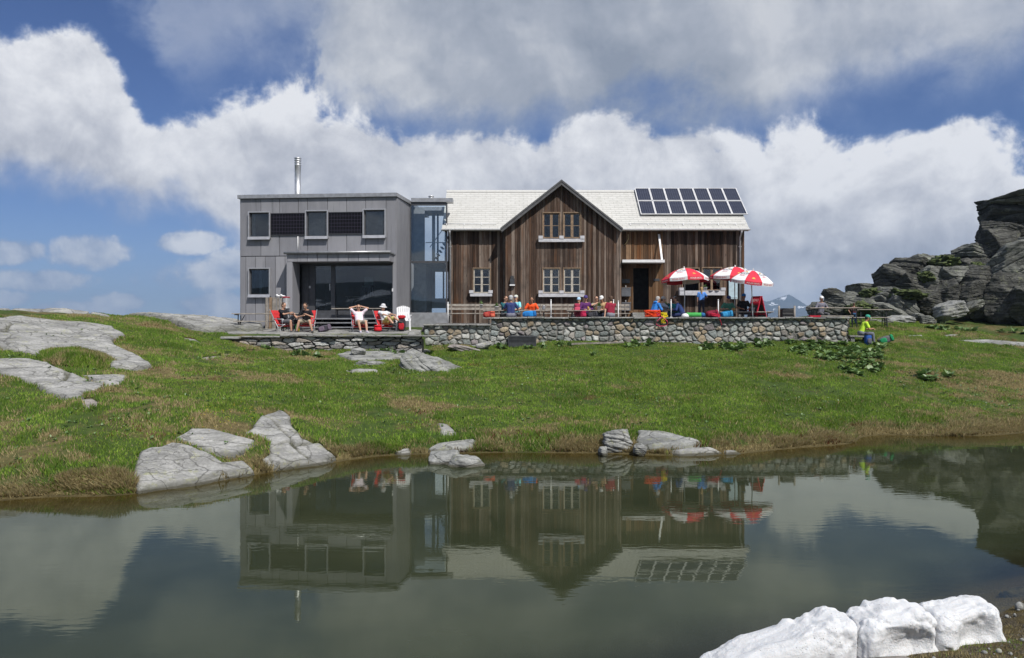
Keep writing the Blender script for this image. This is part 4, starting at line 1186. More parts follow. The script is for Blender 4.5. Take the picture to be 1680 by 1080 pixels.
# body behind the cladding: side walls, back wall, floors, dark rooms with openings left free
b = MB()
b.rnd = 0.3
b.box(HX0, HX0 + 0.15, HY + .001, 42.2, HZ0, EAVE_Z); b.box(HX1 - 0.15, HX1, HY + .001, 42.2, HZ0, EAVE_Z); b.box(HX0 + .15, HX1 - .15, 42.05, 42.2, HZ0, EAVE_Z)
for xx in (HX0, HX1):
    s = 1 if xx == HX0 else -1
    b.prism([(EAVE_Y + .4, EAVE_Z + .12), (RIDGE_Y, RIDGE_Z - .10), (42.2, EAVE_Z + .12), (42.2, EAVE_Z + .001), (EAVE_Y + .4, EAVE_Z + .001)], 'x', xx, xx + s * .15)
H(b.build('side_wall', M_WOOD, hut))
b = MB(); b.box(HX0 + .16, HX1 - .16, HY + .9, HY + .95, HZ0, 7.6); b.box(GXC - 1.5, GXC + 1.5, HY + .2, HY + .24, 6.5, 8.3); b.box(HX0 + .16, HX1 - .16, HY + .03, HY + .9, 5.75, 5.85); b.box(HX0 + .16, HX1 - .16, HY + .03, HY + .9, HZ0, 3.55)
for xx in (GX0 - .2, GX1 + .25, PORX1 + .2, X(1149, HY)): b.box(xx - .04, xx + .04, HY + .03, HY + .89, 3.56, 7.4)
H(b.build('interior_wall', M_DARKROOM, hut))

# roof: tile courses (front and back), ridge
def roof_point(t, back=False):
    y = EAVE_Y + (RIDGE_Y - EAVE_Y) * t; z = EAVE_Z + (RIDGE_Z - EAVE_Z) * t
    return (2 * RIDGE_Y - y if back else y), z
def gable_half_at(t):   # where the cross gable meets the main slope, half width
    return max(0.0, (GAP_Z + .10 - roof_point(t)[1]) / GSL)
mb = MB(); rs = random.Random(4); NC = 19
for back in (False, True):
    for k in range(NC):
        t0 = k / NC - (0.012 if k == 0 else 0); t1 = (k + 1) / NC + 0.012
        y0, z0 = roof_point(t0, back); y1, z1 = roof_point(min(1.0, t1), back)
        x = RX0; off = rs.uniform(0, .3); tw = 0.40
        xs = [RX0]
        q = RX0 + (tw if k % 2 else tw / 2)
        while q < RX1: xs.append(q); q += tw
        xs.append(RX1)
        for a, c_ in zip(xs[:-1], xs[1:]):
            segs = [(a, c_)]
            if not back:
                hw = gable_half_at((k + .5) / NC) - 0.02
                segs = []
                if a < GXC - hw: segs.append((a, min(c_, GXC - hw)))
                if c_ > GXC + hw: segs.append((max(a, GXC + hw), c_))
            for p, e in segs:
                if e - p < .01: continue
                mb.rnd = rs.random(); li = 0.026 + rs.uniform(0, .004)
                mb.add([(p + .004, y0, z0 + li), (e - .004, y0, z0 + li), (e - .004, y1, z1 + .006), (p + .004, y1, z1 + .006), (p + .004, y0, z0 - .012), (e - .004, y0, z0 - .012)],
                       [(0, 1, 2, 3), (4, 5, 1, 0), (4, 0, 3), (5, 2, 1)])
roof = H(mb.build('roof', M_TILE, hut))
b = MB()
for back in (False, True):
    y0, z0 = roof_point(0, back); y1, z1 = roof_point(1, back)
    if back:
        b.prism([(y0, z0 - .13), (y0, z0 - .014), (y1, z1 - .014), (y1, z1 - .13)], 'x', RX0 + .03, RX1 - .03)
    else:
        for xa, xb in ((RX0 + .03, GX0), (GX1, RX1 - .03)):
            b.prism([(y0, z0 - .13), (y0, z0 - .014), (y1, z1 - .014), (y1, z1 - .13)], 'x', xa, xb)
H(b.build('roof_deck', M_WOODG, roof))
b = MB(); b.prism([(RIDGE_Y - .14, RIDGE_Z - .06), (RIDGE_Y, RIDGE_Z + .06), (RIDGE_Y + .14, RIDGE_Z - .06), (RIDGE_Y, RIDGE_Z + .02)], 'x', RX0, RX1)
H(b.build('ridge_cap', M_TILE, roof))
# gable roof: two slabs with dark rake boards
GF = GY_ - 0.36
b = MB()
for s in (-1, 1):
    half = (GX1 - GX0) / 2 + 0.10
    za = GAP_Z + .10; zc = za - half * GSL
    x_e = GXC + s * half
    # back end follows the main slope
    def yb(z): return EAVE_Y + (z - EAVE_Z) / (RIDGE_Z - EAVE_Z) * (RIDGE_Y - EAVE_Y)
    V = [(GXC, GF, za), (x_e, GF, zc), (x_e, yb(zc) + .35, zc), (GXC, yb(za) + .25, za)]
    V2 = [(x, y, z - .11) for x, y, z in V]
    b.add(V + V2, [(0, 1, 2, 3), (7, 6, 5, 4), (0, 4, 5, 1), (1, 5, 6, 2), (2, 6, 7, 3), (3, 7, 4, 0)])
H(b.build('gable_roof', M_TILE, hut))
b = MB()
for s in (-1, 1):
    half = (GX1 - GX0) / 2 + 0.13
    za = GAP_Z + .135; zc = za - half * GSL
    p = [(GXC, za), (GXC + s * half, zc), (GXC + s * half, zc - .09), (GXC, za - .09)]
    b.prism(p, 'y', GF - .045, GF - .003)
H(b.build('rake_board', M_RAKE, hut))
b = MB()
for s in (-1, 1):
    half = (GX1 - GX0) / 2 + 0.06
    za = GAP_Z + .045; zc = za - half * GSL
    p = [(GXC, za), (GXC + s * half, zc), (GXC + s * half, zc - .15), (GXC, za - .15)]
    b.prism(p, 'y', GF - .02, GF + .03)
H(b.build('verge_board', M_RAKE, hut))

# gutters, downpipes, snow guards
def gutter(x0, x1):
    b = MB()
    pr = [(EAVE_Y - .115 + .06 * math.cos(a), EAVE_Z - .045 + .06 * math.sin(a)) for a in np.linspace(math.pi, 2 * math.pi, 7)]
    pr += [(EAVE_Y - .115 + .05 * math.cos(a), EAVE_Z - .045 + .05 * math.sin(a)) for a in np.linspace(2 * math.pi, math.pi, 7)]
    b.prism(pr, 'x', x0, x1)
    b.box(x0, x1, EAVE_Y - .04, EAVE_Y - .015, EAVE_Z - .10, EAVE_Z - .012)
    return b
H(gutter(RX0 - .02, GX0 - .10).build('gutter', M_WHITE, hut)); H(gutter(GX1 + .10, RX1 + .02).build('gutter', M_WHITE, hut))
for a, c_ in ((RX0, GX0 - .3), (GX1 + .3, RX1)):
    b = MB(); y, z = roof_point(.07)
    b.tube([(a + .1, y, z + .10), (c_ - .1, y, z + .10)], .016, 6)
    x = a + .2
    while x < c_ - .1:
        b.bar((x, y - .03, z + .02), (x, y + .03, z + .13), .03, .03); x += .82
    H(b.build('snow_guard', M_WHITE, hut))
for px_ in (738.5, 1214.5):
    xx = X(px_, EAVE_Y + .15)
    b = MB(); b.tube([(xx, EAVE_Y - .115, EAVE_Z - .1), (xx, EAVE_Y + .0, EAVE_Z - .25), (xx, HY - .13, EAVE_Z - .42), (xx, HY - .13, 2.86)], .045, 8)
    for z in (3.4, 5.0, 6.6): b.box(xx - .06, xx + .06, HY - .16, HY - .03, z, z + .03)
    H(b.build('downpipe', M_PIPE, hut))

# windows
def hut_window(r, y, frame, muntin, glass=M_GLASS, rows=2, mull=0.05, curtain=False, casing=True):
    x0, x1, z0, z1 = r; fr = .05; b = MB(); y0 = y - .02
    b.box(x0, x1, y0, y0 + .07, z1 - fr, z1); b.box(x0, x1, y0, y0 + .07, z0, z0 + fr)
    b.box(x0, x0 + fr, y0, y0 + .07, z0 + fr, z1 - fr); b.box(x1 - fr, x1, y0, y0 + .07, z0 + fr, z1 - fr)
    xm = (x0 + x1) / 2; b.box(xm - mull, xm + mull, y0 + .002, y0 + .07, z0 + fr, z1 - fr)
    for a, c_ in ((x0 + fr, xm - mull), (xm + mull, x1 - fr)):
        for k in range(1, rows + 1):
            zz = z0 + fr + (z1 - z0 - 2 * fr) * k / (rows + 1); b.box(a, c_, y0 + .012, y0 + .05, zz - .014, zz + .014)
    w = H(b.build('window', frame, hut))
    if casing:
        b = MB(); b.box(x0 - .04, x1 + .04, y - .075, y - .024, z1 + .001, z1 + .045)
        for xx in (x0 - .042, x1 + .002): b.box(xx, xx + .04, y - .07, y - .024, z0, z1)
        H(b.build('casing', M_WOODL, w))
    b = MB(); b.box(x0 + fr, x1 - fr, y0 + .03, y0 + .036, z0 + fr, z1 - fr); H(b.build('pane', glass, w))
    if curtain:
        b = MB()
        for a, c_ in ((x0 + .06, x0 + .06 + (x1 - x0) * curtain), (x1 - .06 - (x1 - x0) * curtain * .8, x1 - .06)):
            n = 9; xs = np.linspace(a, c_, n)
            for i in range(n - 1):
                b.quad((xs[i], y + .13 + .02 * (i % 2), z0), (xs[i + 1], y + .13 + .02 * ((i + 1) % 2), z0), (xs[i + 1], y + .13 + .02 * ((i + 1) % 2), z1), (xs[i], y + .13 + .02 * (i % 2), z1))
        H(b.build('curtain', M_CURTAIN, w, fix=False))
    return w
hut_window(W_L, HY, M_FRAMEG, M_FRAMEG)
for r_ in W_GU: hut_window(r_, GY_, M_WOODL, M_WOODL, rows=1, mull=.06)
for i, r_ in enumerate(W_GL): hut_window(r_, GY_, M_FRAMEG, M_FRAMEG, curtain=(.30 if i == 0 else False))
hut_window(W_R2, HY, M_WOODL, M_WOODL, rows=1)
def sill(px0, px1, py0, py1, D, ends, proud=.14):
    b = MB(); x0, x1, z0, z1 = rect(px0, px1, py0, py1, D)
    b.box(x0, x1, D - proud, D - .03, z0, z1)
    for e in ends: b.box(X(e, D) - .10, X(e, D) + .10, D - proud - .02, D - .03, z1 + .001, z1 + .14)
    H(b.build('sill', M_SILL, hut))
sill(883.5, 958.5, 392.5, 397.5, GY_ - .1, (887, 921, 955))
sill(883.5, 958.5, 482, 487.5, GY_ - .1, (887, 921, 955))
sill(771.5, 807.5, 481.5, 486.5, HY - .1, (773.5, 805))
sill(1113, 1187, 477.5, 485, HY - .1, (1116, 1184), .3)
# serving hatch: dark opening with frame
x0, x1, z0, z1 = W_R1; b = MB()
b.box(x0 - .04, x0, HY - .06, HY, z0, z1); b.box(x1, x1 + .04, HY - .06, HY, z0, z1); b.box(x0 - .04, x1 + .04, HY - .06, HY, z1 + .001, z1 + .05)
H(b.build('serving_hatch', M_WOODL, hut))
# door: open dark doorway with frame, half door leaf inside
x0, x1, z0, z1 = DOOR; b = MB()
b.box(x0 - .01, x0 + .05, HY - .075, HY + .08, z0, z1); b.box(x1 - .05, x1 + .01, HY - .075, HY + .08, z0, z1); b.box(x0 - .01, x1 + .01, HY - .075, HY + .08, z1 + .001, z1 + .06)
dr = H(b.build('door_frame', M_WOODW, hut))
b = MB(); b.box(x0 + .06, x0 + .10, HY + .1, HY + .8, z0, z1); b.bar((x0 + .11, HY + .7, z0 + 1.0), (x0 + .16, HY + .7, z0 + 1.0), .03)
H(b.build('door_leaf', simple('dark_door', (.04, .03, .022), .6), hut))
b = MB(); b.box(X(1037, 36.9), X(1066, 36.9), HY - .55, HY - .08, 3.30, 3.53); b.box(X(1034, 36.6), X(1070, 36.6), HY - .95, HY - .551, 3.10, 3.32)
H(b.build('door_step', M_SLAB, hut))
# porch canopy with its tilted strut
x0, x1, z0, z1 = rect(1014.5, 1090, 426.5, 431, 36.6)
b = MB(); b.box(GX1 + .03, x1, 36.5, HY - .05, z0, z1); can = H(b.build('porch_canopy', M_WHITE, hut))
b = MB(); b.bar((X(1080.5, HY), HY - .07, Z(385, HY)), (X(1086, 36.6), 36.6, z1), .085, .05); H(b.build('canopy_strut', M_WHITE, can))
# solar array on the slope
def rp(x, t, lift=0.11):
    y, z = roof_point(t); n = Vector((0, -(RIDGE_Z - EAVE_Z), RIDGE_Y - EAVE_Y)).normalized()
    return Vector((x, y, z)) + n * lift
SX0, SX1 = X(1045.5, 38.9) - 0.02, X(1215, 38.9); w = (SX1 - SX0) / 7
for r_, (t0, t1) in enumerate(((0.30, 0.655), (0.665, 1.015))):
    for k in range(7):
        a, c_ = SX0 + k * w + .008, SX0 + (k + 1) * w - .008
        H(uv_quad('solar_panel', rp(a, t0), rp(c_, t0), rp(c_, t1), rp(a, t1), M_PV, roof, .04, M_WHITE, .03))
b = MB()
for t in (.36, .6, .72, .95): b.bar(rp(SX0, t, .065), rp(SX1, t, .065), .05, .06)
H(b.build('panel_rail', M_ZINC, roof))
# fixings on the wall
b = MB(); xx = X(840.5, GY_)
b.box(xx - .10, xx + .10, GY_ - .16, GY_ - .05, Z(467, GY_), Z(457.5, GY_)); b.box(xx - .075, xx + .075, GY_ - .13, GY_ - .05, Z(457.2, GY_), Z(453, GY_))
lm = H(b.build('wall_lamp', M_DGREY, hut))
b = MB(); b.box(xx - .12, xx + .12, GY_ - .20, GY_ - .05, Z(469.3, GY_), Z(467.2, GY_)); H(b.build('lamp_rim', M_WHITE, lm))
b = MB()
pts = [(X(1030, HY), HY - .07, Z(385, HY)), (X(1030.5, HY), HY - .09, Z(392, HY)), (X(1028, HY), HY - .09, Z(398, HY)), (X(1024.5, HY), HY - .08, Z(402, HY))]
b.tube(pts, .018, 6); H(b.build('hose', simple('yellowed_hose', (.45, .36, .18), .6), hut))
b = MB(); b.box(X(1071.5, HY), X(1081.5, HY), HY - .09, HY - .06, Z(461.5, HY), Z(457.5, HY)); H(b.build('door_sign', M_DGREY, hut))
# signs and crates hanging beside the door
def at_wall(px0, px1, py0, py1, y, d): return (X(px0, y), X(px1, y), y - d, y, Z(py1, y), Z(py0, y))
x0, x1, y0, y1, z0, z1 = at_wall(1020.5, 1033, 458, 465, HY - .08, .05)
b = MB(); b.box(x0, x1, y0, y1, z0, z1)
o = b.build('notice_plate', M_DGREY); tag(o, 'small dark notice plate above the two hanging grey crates', 'sign')
for (py0, py1, lab) in ((472.5, 486.5, 'upper grey plastic crate hanging beside the doorway'), (496.5, 510, 'lower grey plastic crate hanging beside the doorway')):
    x0, x1, y0, y1, z0, z1 = at_wall(1018.5, 1033.5, py0, py1, HY - .08, .20)
    o = empty('hanging_crate', lab, 'crate', ((x0 + x1) / 2, y1, z0))
    cx = (x0 + x1) / 2; mI = Matrix.Translation((-cx, -y1, -z0)); M_CR = simple('crate_grey', (.115, .12, .135), .55, var=.12)
    b = MB(); t = .018
    b.box(x0, x1, y0, y0 + t, z0, z1); b.box(x0, x1, y1 - t, y1, z0, z1); b.box(x0, x0 + t, y0 + t, y1 - t, z0, z1); b.box(x1 - t, x1, y0 + t, y1 - t, z0, z1); b.box(x0 + t, x1 - t, y0 + t, y1 - t, z0, z0 + t)
    for k in range(3): b.box(x0 + .02, x1 - .02, y0 - .008, y0 - .0005, z0 + .06 + k * .10, z0 + .075 + k * .10)
    b.build('crate_body', M_CR, o).data.transform(mI)
    b = MB(); b.box(x0 - .02, x1 + .02, y0 - .02, y1, z1 - .045, z1 + .003); 
    b.build('rim', M_CR, o).data.transform(mI)
    b = MB(); b.tube([(cx, y0 + .05, z1), (cx, y0 + .06, z1 + .10)], .012, 6); b.build('hook', M_WHITE, o).data.transform(mI)
# pale board leaning at the right corner
x0, x1, y0, y1, z0, z1 = at_wall(1195.5, 1210, 456, 491, HY - .12, .04)
b = MB(); b.cbox(((x0 + x1) / 2, y1, (z0 + z1) / 2), (x1 - x0, .04, z1 - z0), bev=.01)
for z in (z0 + .1, z1 - .1): b.box(x0 + .03, x1 - .03, y1 - .035, y1 - .022, z - .03, z + .03)
tag(b.build('pale_board', simple('pale_blue_board', (.42, .54, .60), .6, var=.1)), 'pale blue board standing against the hut corner under the umbrellas', 'board')
# raised platform along the right part of the hut
b = MB(); b.box(X(1086, 36), HX1 + .3, 35.55, HY - .06, TERR_Z + .002, 3.30)
tag(b.build('platform', M_PAVE), 'raised paved platform in front of the serving hatch', 'platform', kind='structure')
# ------------------------------------------------------------------ grey annex
AX, AY = -12.12, 35.6
BX, BY = -5.09, 35.0
AL = math.hypot(BX - AX, BY - AY); AA = math.atan2(BY - AY, BX - AX)
annex = empty('grey_annex', 'modern flat roofed annex clad in grey zinc panels with a big dark glass front', 'annex building', (AX, AY, 2.5), AA)
def LS(px): return (px - 395.0) / 255.0 * AL                 # along the facade
def LZ(py, px=520): return EYE + (540.0 - py) / F * (35.6 - 0.6 * (px - 395) / 255.0) - 2.5
m = MT('zinc_cladding'); c = m.coord('Object'); r = m.attr('rnd')
tone = m.math('ADD', m.math('MULTIPLY', m.noise(m.coord('Object', scale=(1.5, 1.5, .45)), 1.6, 5, .6), .6), m.math('MULTIPLY', r, .4))
cc = m.ramp(tone, [(.25, (.20, .20, .22)), (.5, (.265, .265, .287)), (.8, (.335, .333, .357))])
stn = m.sm(m.noise(m.coord('Object', scale=(4, 4, .3)), 2.0, 5, .6), .55, .75)
cc = m.mix(m.math('MULTIPLY', stn, .60), cc, (.115, .115, .125, 1))
M_CLAD = m.done(m.bsdf(cc, m.math('MULTIPLY_ADD', m.noise(c, 3, 4), .2, .42), .12, .4, m.bump(m.noise(c, 1.4, 3), .12, .03)))
M_SEAM = simple('seam', (.06, .06, .065), .6)
M_FRM = simple('window_collar', (.44, .44, .46), .4, .5, var=.1)
M_FRD = simple('dark_frame', (.075, .077, .085), .45, .3, var=.15)

def panels(mb, edges, z0, z1, y, holes, seed, depth=.03, gap=.011):
    """zinc panels between vertical seams, cut round the openings"""
    rs = random.Random(seed)
    for a, b_ in zip(edges[:-1], edges[1:]):
        cuts = sorted({a, b_} | {h for hh in holes for h in hh[:2] if a + .01 < h < b_ - .01})
        rnd = rs.random(); off = rs.uniform(0, .004)
        for p, q in zip(cuts[:-1], cuts[1:]):
            mid = (p + q) / 2; hs = sorted((h[2], h[3]) for h in holes if h[0] < mid < h[1]); z = z0; segs = []
            for h0, h1 in hs:
                if min(h0, z1) > z + .01: segs.append((z, min(h0, z1)))
                z = max(z, h1)
            if z < z1 - .01: segs.append((z, z1))
            for s0, s1 in segs:
                mb.rnd = rnd
                mb.box(p + (gap if p == a else 0), q - (gap if q == b_ else 0), y - depth - off, y, s0 + .006, s1 - .006)
zt = LZ(325); zs = LZ(420); zbm = -0.15
AW = [(LS(411), LS(444), LZ(389), LZ(348.5)), (LS(505), LS(539), LZ(389), LZ(347.5)), (LS(599), LS(632.5), LZ(388.5), LZ(346.5))]
AWL = (LS(411), LS(444), LZ(484), LZ(441))
FACP = [(LS(445.5), LS(503.5), LZ(386), LZ(349.5)), (LS(540), LS(598.5), LZ(385), LZ(349))]
GLX0, GLX1, GLZ0, GLZ1 = LS(492), LS(644), LZ(513), LZ(433)
mb = MB()
e_up = [LS(q) for q in (395, 429, 460, 491, 506, 539, 570, 601, 634, 650)]
panels(mb, e_up, zs + .012, zt, 0, AW, 31)
e_lo = [LS(q) for q in (395, 404, 420, 436, 453, 469, 482)]
panels(mb, e_lo, zbm, zs - .012, 0, [AWL], 32)
panels(mb, [LS(644.5), LS(650)], zbm, zs - .012, 0, [], 33)
mb.build('cladding', M_CLAD, annex)
b = MB()    # carcass behind the panels, leaving rooms open
depth = 6.5
b.box(.02, AL - .02, .002, .02, zs - .2, zt); b.box(0.02, LS(482), .002, .02, zbm, zs - .2)
b2 = MB(); 
for w in AW + [AWL]: pass
M_BACK = M_SEAM
b = MB()
def carc(x0, x1, z0, z1, holes):
    xs = sorted({x0, x1} | {h for hh in holes for h in hh[:2]})
    for p, q in zip(xs[:-1], xs[1:]):
        mid = (p + q) / 2; z = z0
        for h in sorted([h for h in holes if h[0] < mid < h[1]], key=lambda h: h[2]):
            if h[2] > z: b.box(p, q, .002, .06, z, h[2])
            z = h[3]
        if z1 > z: b.box(p, q, .002, .06, z, z1)
carc(.01, AL - .01, zs, zt, AW); carc(.01, LS(482), zbm, zs - .001, [AWL])
b.build('carcass', M_SEAM, annex)
# side walls, back, roof slab
mb = MB(); 
panels(mb, list(np.linspace(0, depth, 9)), zbm, zt, 0, [], 35)
o = mb.build('side_cladding', M_CLAD, annex); o.data.transform(Matrix.Translation((-.003, depth, 0)) @ Matrix.Rotation(R(-90), 4, 'Z'))
b = MB(); b.box(.0, .12, .061, depth, zbm, zt); b.box(.12, AL, depth - .1, depth, zbm, zt); b.build('rear_wall', M_CLAD, annex)
# splayed right side running back to the glass link
CXw, CYw = -4.80, 37.2
cl = Matrix.Rotation(-AA, 3, 'Z') @ (Vector((CXw - AX, CYw - AY, 0)))
ang = math.atan2(cl.y, cl.x - AL); Ls = math.hypot(cl.x - AL, cl.y)
mb = MB(); panels(mb, [0, Ls], zbm, zt, 0, [], 36); mb.box(0, Ls, .002, .1, zbm, zt)
o = mb.build('splayed_wall', M_CLAD, annex); o.data.transform(Matrix.Translation((AL, 0, 0)) @ Matrix.Rotation(ang, 4, 'Z'))
b = MB()
rp_ = [(-.10, -.14), (AL + .06, -.14), (cl.x + .10, cl.y - .05), (cl.x + .10, depth + .1), (-.10, depth + .1)]
b.prism(rp_, 'z', zt + .001, LZ(319)); rf = b.build('roof', M_ZINC, annex)
b = MB(); rs = random.Random(3)
for k in range(26):
    x = rs.uniform(.3, AL - .2); b.ball((x, rs.uniform(.3, 1.5), LZ(319) + .01), (rs.uniform(.06, .22), .12, rs.uniform(.025, .06)), 7, 4)
tag(b.build('roof_gravel', M_SLAB, rf), kind='stuff')
ch = MB(); cx = 2.04; zc0 = LZ(319)
ch.lathe([(.15, -.02), (.15, .12), (.145, .121), (.145, 1.42), (.155, 1.43), (.155, 1.46), (.13, 1.47), (.13, 1.51), (.16, 1.52), (.16, 1.55), (.13, 1.56), (.13, 1.60), (.16, 1.61), (.16, 1.65), (.13, 1.66), (.13, 1.69), (.16, 1.70), (.16, 1.74), (.02, 1.76)], (cx, 1.6, zc0), 20)
chm = ch.build('chimney', M_STEEL, rf); chm.data.transform(Matrix.Translation((0, 0, -.14 * zc0)) @ Matrix.Scale(1.14, 4, (0, 0, 1)))
# windows with metal collars
def annex_window(w, blind=False):
    x0, x1, z0, z1 = w; t = .05; b = MB(); d = .16
    b.box(x0 - t, x0, -d, .05, z0 - t, z1 + t); b.box(x1, x1 + t, -d, .05, z0 - t, z1 + t); b.box(x0, x1, -d, .05, z1, z1 + t)
    b.box(x0, x1, -d, .05, z0 - t * 1.5, z0)
    b.prism([(-d - .05, z0 - t * 2.2), (-d - .002, z0 - t * 2.2), (-d - .002, z0 + .02), (-d - .02, z0 + .02)], 'x', x0 - t, x1 + t)
    o = b.build('window', M_FRM, annex)
    b = MB(); f = .05
    b.box(x0, x0 + f, -.03, .04, z0, z1); b.box(x1 - f, x1, -.03, .04, z0, z1); b.box(x0 + f, x1 - f, -.03, .04, z0, z0 + f); b.box(x0 + f, x1 - f, -.03, .04, z1 - f, z1)
    b.build('sash', M_FRD, o)
    b = MB(); b.box(x0 + f, x1 - f, 0, .008, z0 + f, z1 - f); b.build('pane', M_GLASS, o)
    if blind:
        b = MB(); b.box(x0 + f, x0 + f + (x1 - x0) * blind, .12, .14, z0 + f, z1 - f); b.build('curtain', M_CURTAIN, o)
annex_window(AW[0], .14); annex_window(AW[1], .75); annex_window(AW[2], .8); annex_window(AWL, .0)
x0, x1, z0, z1 = AWL
b = MB(); b.box(x0 + .38, x0 + .48, .12, .14, z0 + .05, z1 - .05); b.build('curtain', M_CURTAIN, annex)
b = MB(); b.box(.15, AL - .05, 1.2, 1.25, zs + .02, zt - .05); b.box(.15, LS(482), 1.2, 1.25, zbm, zs); b.box(.15, AL - .05, .07, 1.19, zs - .05, zs + .02); b.build('room_wall', simple('room_grey', (.10, .105, .12), .9), annex)
for w in FACP:
    uv_quad('facade_solar_panel', (w[0], -.05, w[2]), (w[1], -.05, w[2]), (w[1], -.05, w[3]), (w[0], -.05, w[3]), M_PVB, annex, .04, M_FRD, .02)
b = MB(); b.tube([(LS(490.5), -.06, LZ(388)), (LS(490.5), -.06, LZ(417))], .022, 6); b.build('conduit', M_WHITE, annex)
# projecting hood: lintel and left jamb round the recessed glazing
P = .78
zl0, zl1 = LZ(432, 520) + .0, LZ(419.5, 520)
k = (35.0 - P) / 35.3
def HS(px): return (X(px, 35.3 - P - .2 - 0.6 * (px - 395) / 255 + .3) - AX) / math.cos(AA) if False else LS(px)
mb = MB()
hx0, hx1 = LS(482), LS(646.5)
he = [hx0 + .02 + i * (hx1 - hx0 - .02) / 10 for i in range(11)]
panels(mb, he, zl0, zl1, -P, [], 37)
panels(mb, [hx0, LS(491.5)], zbm, zl0 - .004, -P, [], 38)
mb.build('hood_cladding', M_CLAD, annex)
b = MB()
b.box(hx0 + .004, hx1, -P + .001, -.035, zl0 + .006, zl1); b.box(hx0 + .004, LS(491.5) - .004, -P + .001, .1, zbm, zl0 + .005)
b.build('hood', M_CLAD, annex)
b = MB(); b.box(LS(478), LS(648.5), -P - .10, -.034, zl1 + .002, zl1 + .06); b.tube([(LS(479), -P - .13, zl1 + .05), (LS(649), -P - .13, zl1 + .05)], .055, 8); b.build('hood_cap', M_ZINC, annex)
# recess: floor, soffit, glazing
RD = .45
b = MB(); b.box(LS(491.6), GLX1 + .1, -.03, RD + .3, GLZ1 + .002, zl0 + .004); b.box(LS(491.6), LS(503), RD - .1, RD + .1, GLZ0, GLZ1); b.box(GLX1, GLX1 + .12, -.028, RD + .3, GLZ0 - .1, GLZ1)
b.box(LS(482) + .02, GLX1 + .12, -.03, RD + .3, GLZ0 - .25, GLZ0 - .002)
b.build('recess', M_FRD, annex)
gw = MB(); f = .07
for a, c_ in ((LS(503), LS(513)), (LS(539.5), LS(546)), (LS(642), LS(644.5))): gw.box(a, c_, RD - .05, RD + .06, GLZ0, GLZ1)
gw.box(LS(503), GLX1, RD - .048, RD + .058, GLZ1 - .06, GLZ1 - .001); gw.box(LS(503), GLX1, RD - .048, RD + .058, GLZ0, GLZ0 + .10)
gwo = gw.build('glazing', M_FRD, annex)
b = MB(); b.box(LS(513), LS(539.5), RD, RD + .01, GLZ0 + .1, GLZ1 - .06); b.build('glass_door', M_GLASS, gwo)
b = MB(); b.box(LS(546), LS(642), RD, RD + .01, GLZ0 + .1, GLZ1 - .06); b.build('pane', M_GLASS, gwo)
b = MB(); b.box(LS(503.5), LS(506), RD - .10, RD - .051, GLZ0 + 1.1, GLZ0 + 1.2); b.build('handle', M_STEEL, gwo); b = MB(); b.box(LS(537.5) , LS(538.6), RD - .09, RD - .052, GLZ0 + 1.0, GLZ0 + 1.3); b.build('handle', M_STEEL, gwo)
b = MB(); b.box(LS(492), GLX1, RD + 3.0, RD + 3.05, GLZ0, GLZ1); b.box(LS(492), LS(492) + .04, RD + .31, RD + 2.99, GLZ0, GLZ1); b.box(GLX1 - .04, GLX1, RD + .31, RD + 2.99, GLZ0, GLZ1); b.box(LS(492) + .05, GLX1 - .05, RD + .31, RD + 2.99, GLZ0 - .05, GLZ0)
b.build('dining_room', simple('dining_dark', (.030, .029, .030), .85, var=.3), annex)
b = MB(); b.box(LS(643.6), LS(645.6), -.05, -.031, LZ(479), LZ(474)); b.build('outlet_box', M_WHITE, annex)

# things in the dining room seen through the glass: chairs set on a table
def simple_chair(name, loc, mat, rz, label):
    o = empty(name, label, 'chair', loc, rz)
    b = MB(); b.cbox((0, 0, .46), (.42, .42, .04), bev=.012); b.build('seat', mat, o)
    b = MB(); b.cbox((0, .2, .72), (.42, .03, .40), bev=.012); b.build('backrest', mat, o)
    for sx in (-1, 1):
        for sy in (-1, 1):
            b = MB(); b.tube([(sx * .17, sy * .17, .44), (sx * .20, sy * .20, 0)], .014, 6); b.build('leg', M_STEEL, o)
    return o
gwm = Matrix.Translation((AX, AY, 2.5)) @ Matrix.Rotation(AA, 4, 'Z')
pz = gwm @ Vector((LS(591), RD + .9, GLZ0))
tb = empty('dining_table', 'dark dining table seen through the big annex window', 'table', pz, AA)
b = MB(); b.cbox((0, 0, .74), (1.9, .8, .04)); b.build('tabletop', M_WOODG, tb)
for sx in (-1, 1):
    for sy in (-1, 1):
        b = MB(); b.box(sx * .85 - .03, sx * .85 + .03, sy * .33 - .03, sy * .33 + .03, 0, .72); b.build('leg', M_DGREY, tb)
simple_chair('dining_chair', (pz.x, pz.y - .05, pz.z + .76), simple('pale_green_chair', (.30, .42, .40), .6), AA, 'pale green chair put up on the dining table behind the big window')

# ------------------------------------------------------------------ glass stair link
LX0, LX1, LY = -4.80, HX0 - .02, 37.2
ln = empty('glass_link', 'two storey glass stair link between the grey annex and the wooden hut', 'glass link building', ((LX0 + LX1) / 2, LY, 2.5))
LI = Matrix.Translation(-ln.location)
def K(o): o.data.transform(LI); return o
zr0, zr1 = Z(333, LY), Z(325.5, LY); zm = Z(430, LY); zb0, zb1 = Z(521, LY), Z(513, LY)
b = MB(); b.box(LX0 + .10, LX1 + .25, LY - .10, LY + .5, zr0 + .03, zr1); K(b.build('roof', M_ZINC, ln)); b = MB(); b.box(LX0 + .10, LX1 + .25, LY + 2.6, LY + 4.5, zr0 + .03, zr1); K(b.build('roof', M_ZINC, ln))
b = MB(); b.lathe([(.14, 0), (.14, .12), (.10, .13), (.10, .16), (.14, .17), (.14, .21), (.10, .22), (.10, .25), (.14, .26), (.14, .30), (.02, .32)], (X(706, 38), 38.4, zr1), 16); K(b.build('vent_cap', M_STEEL, ln))
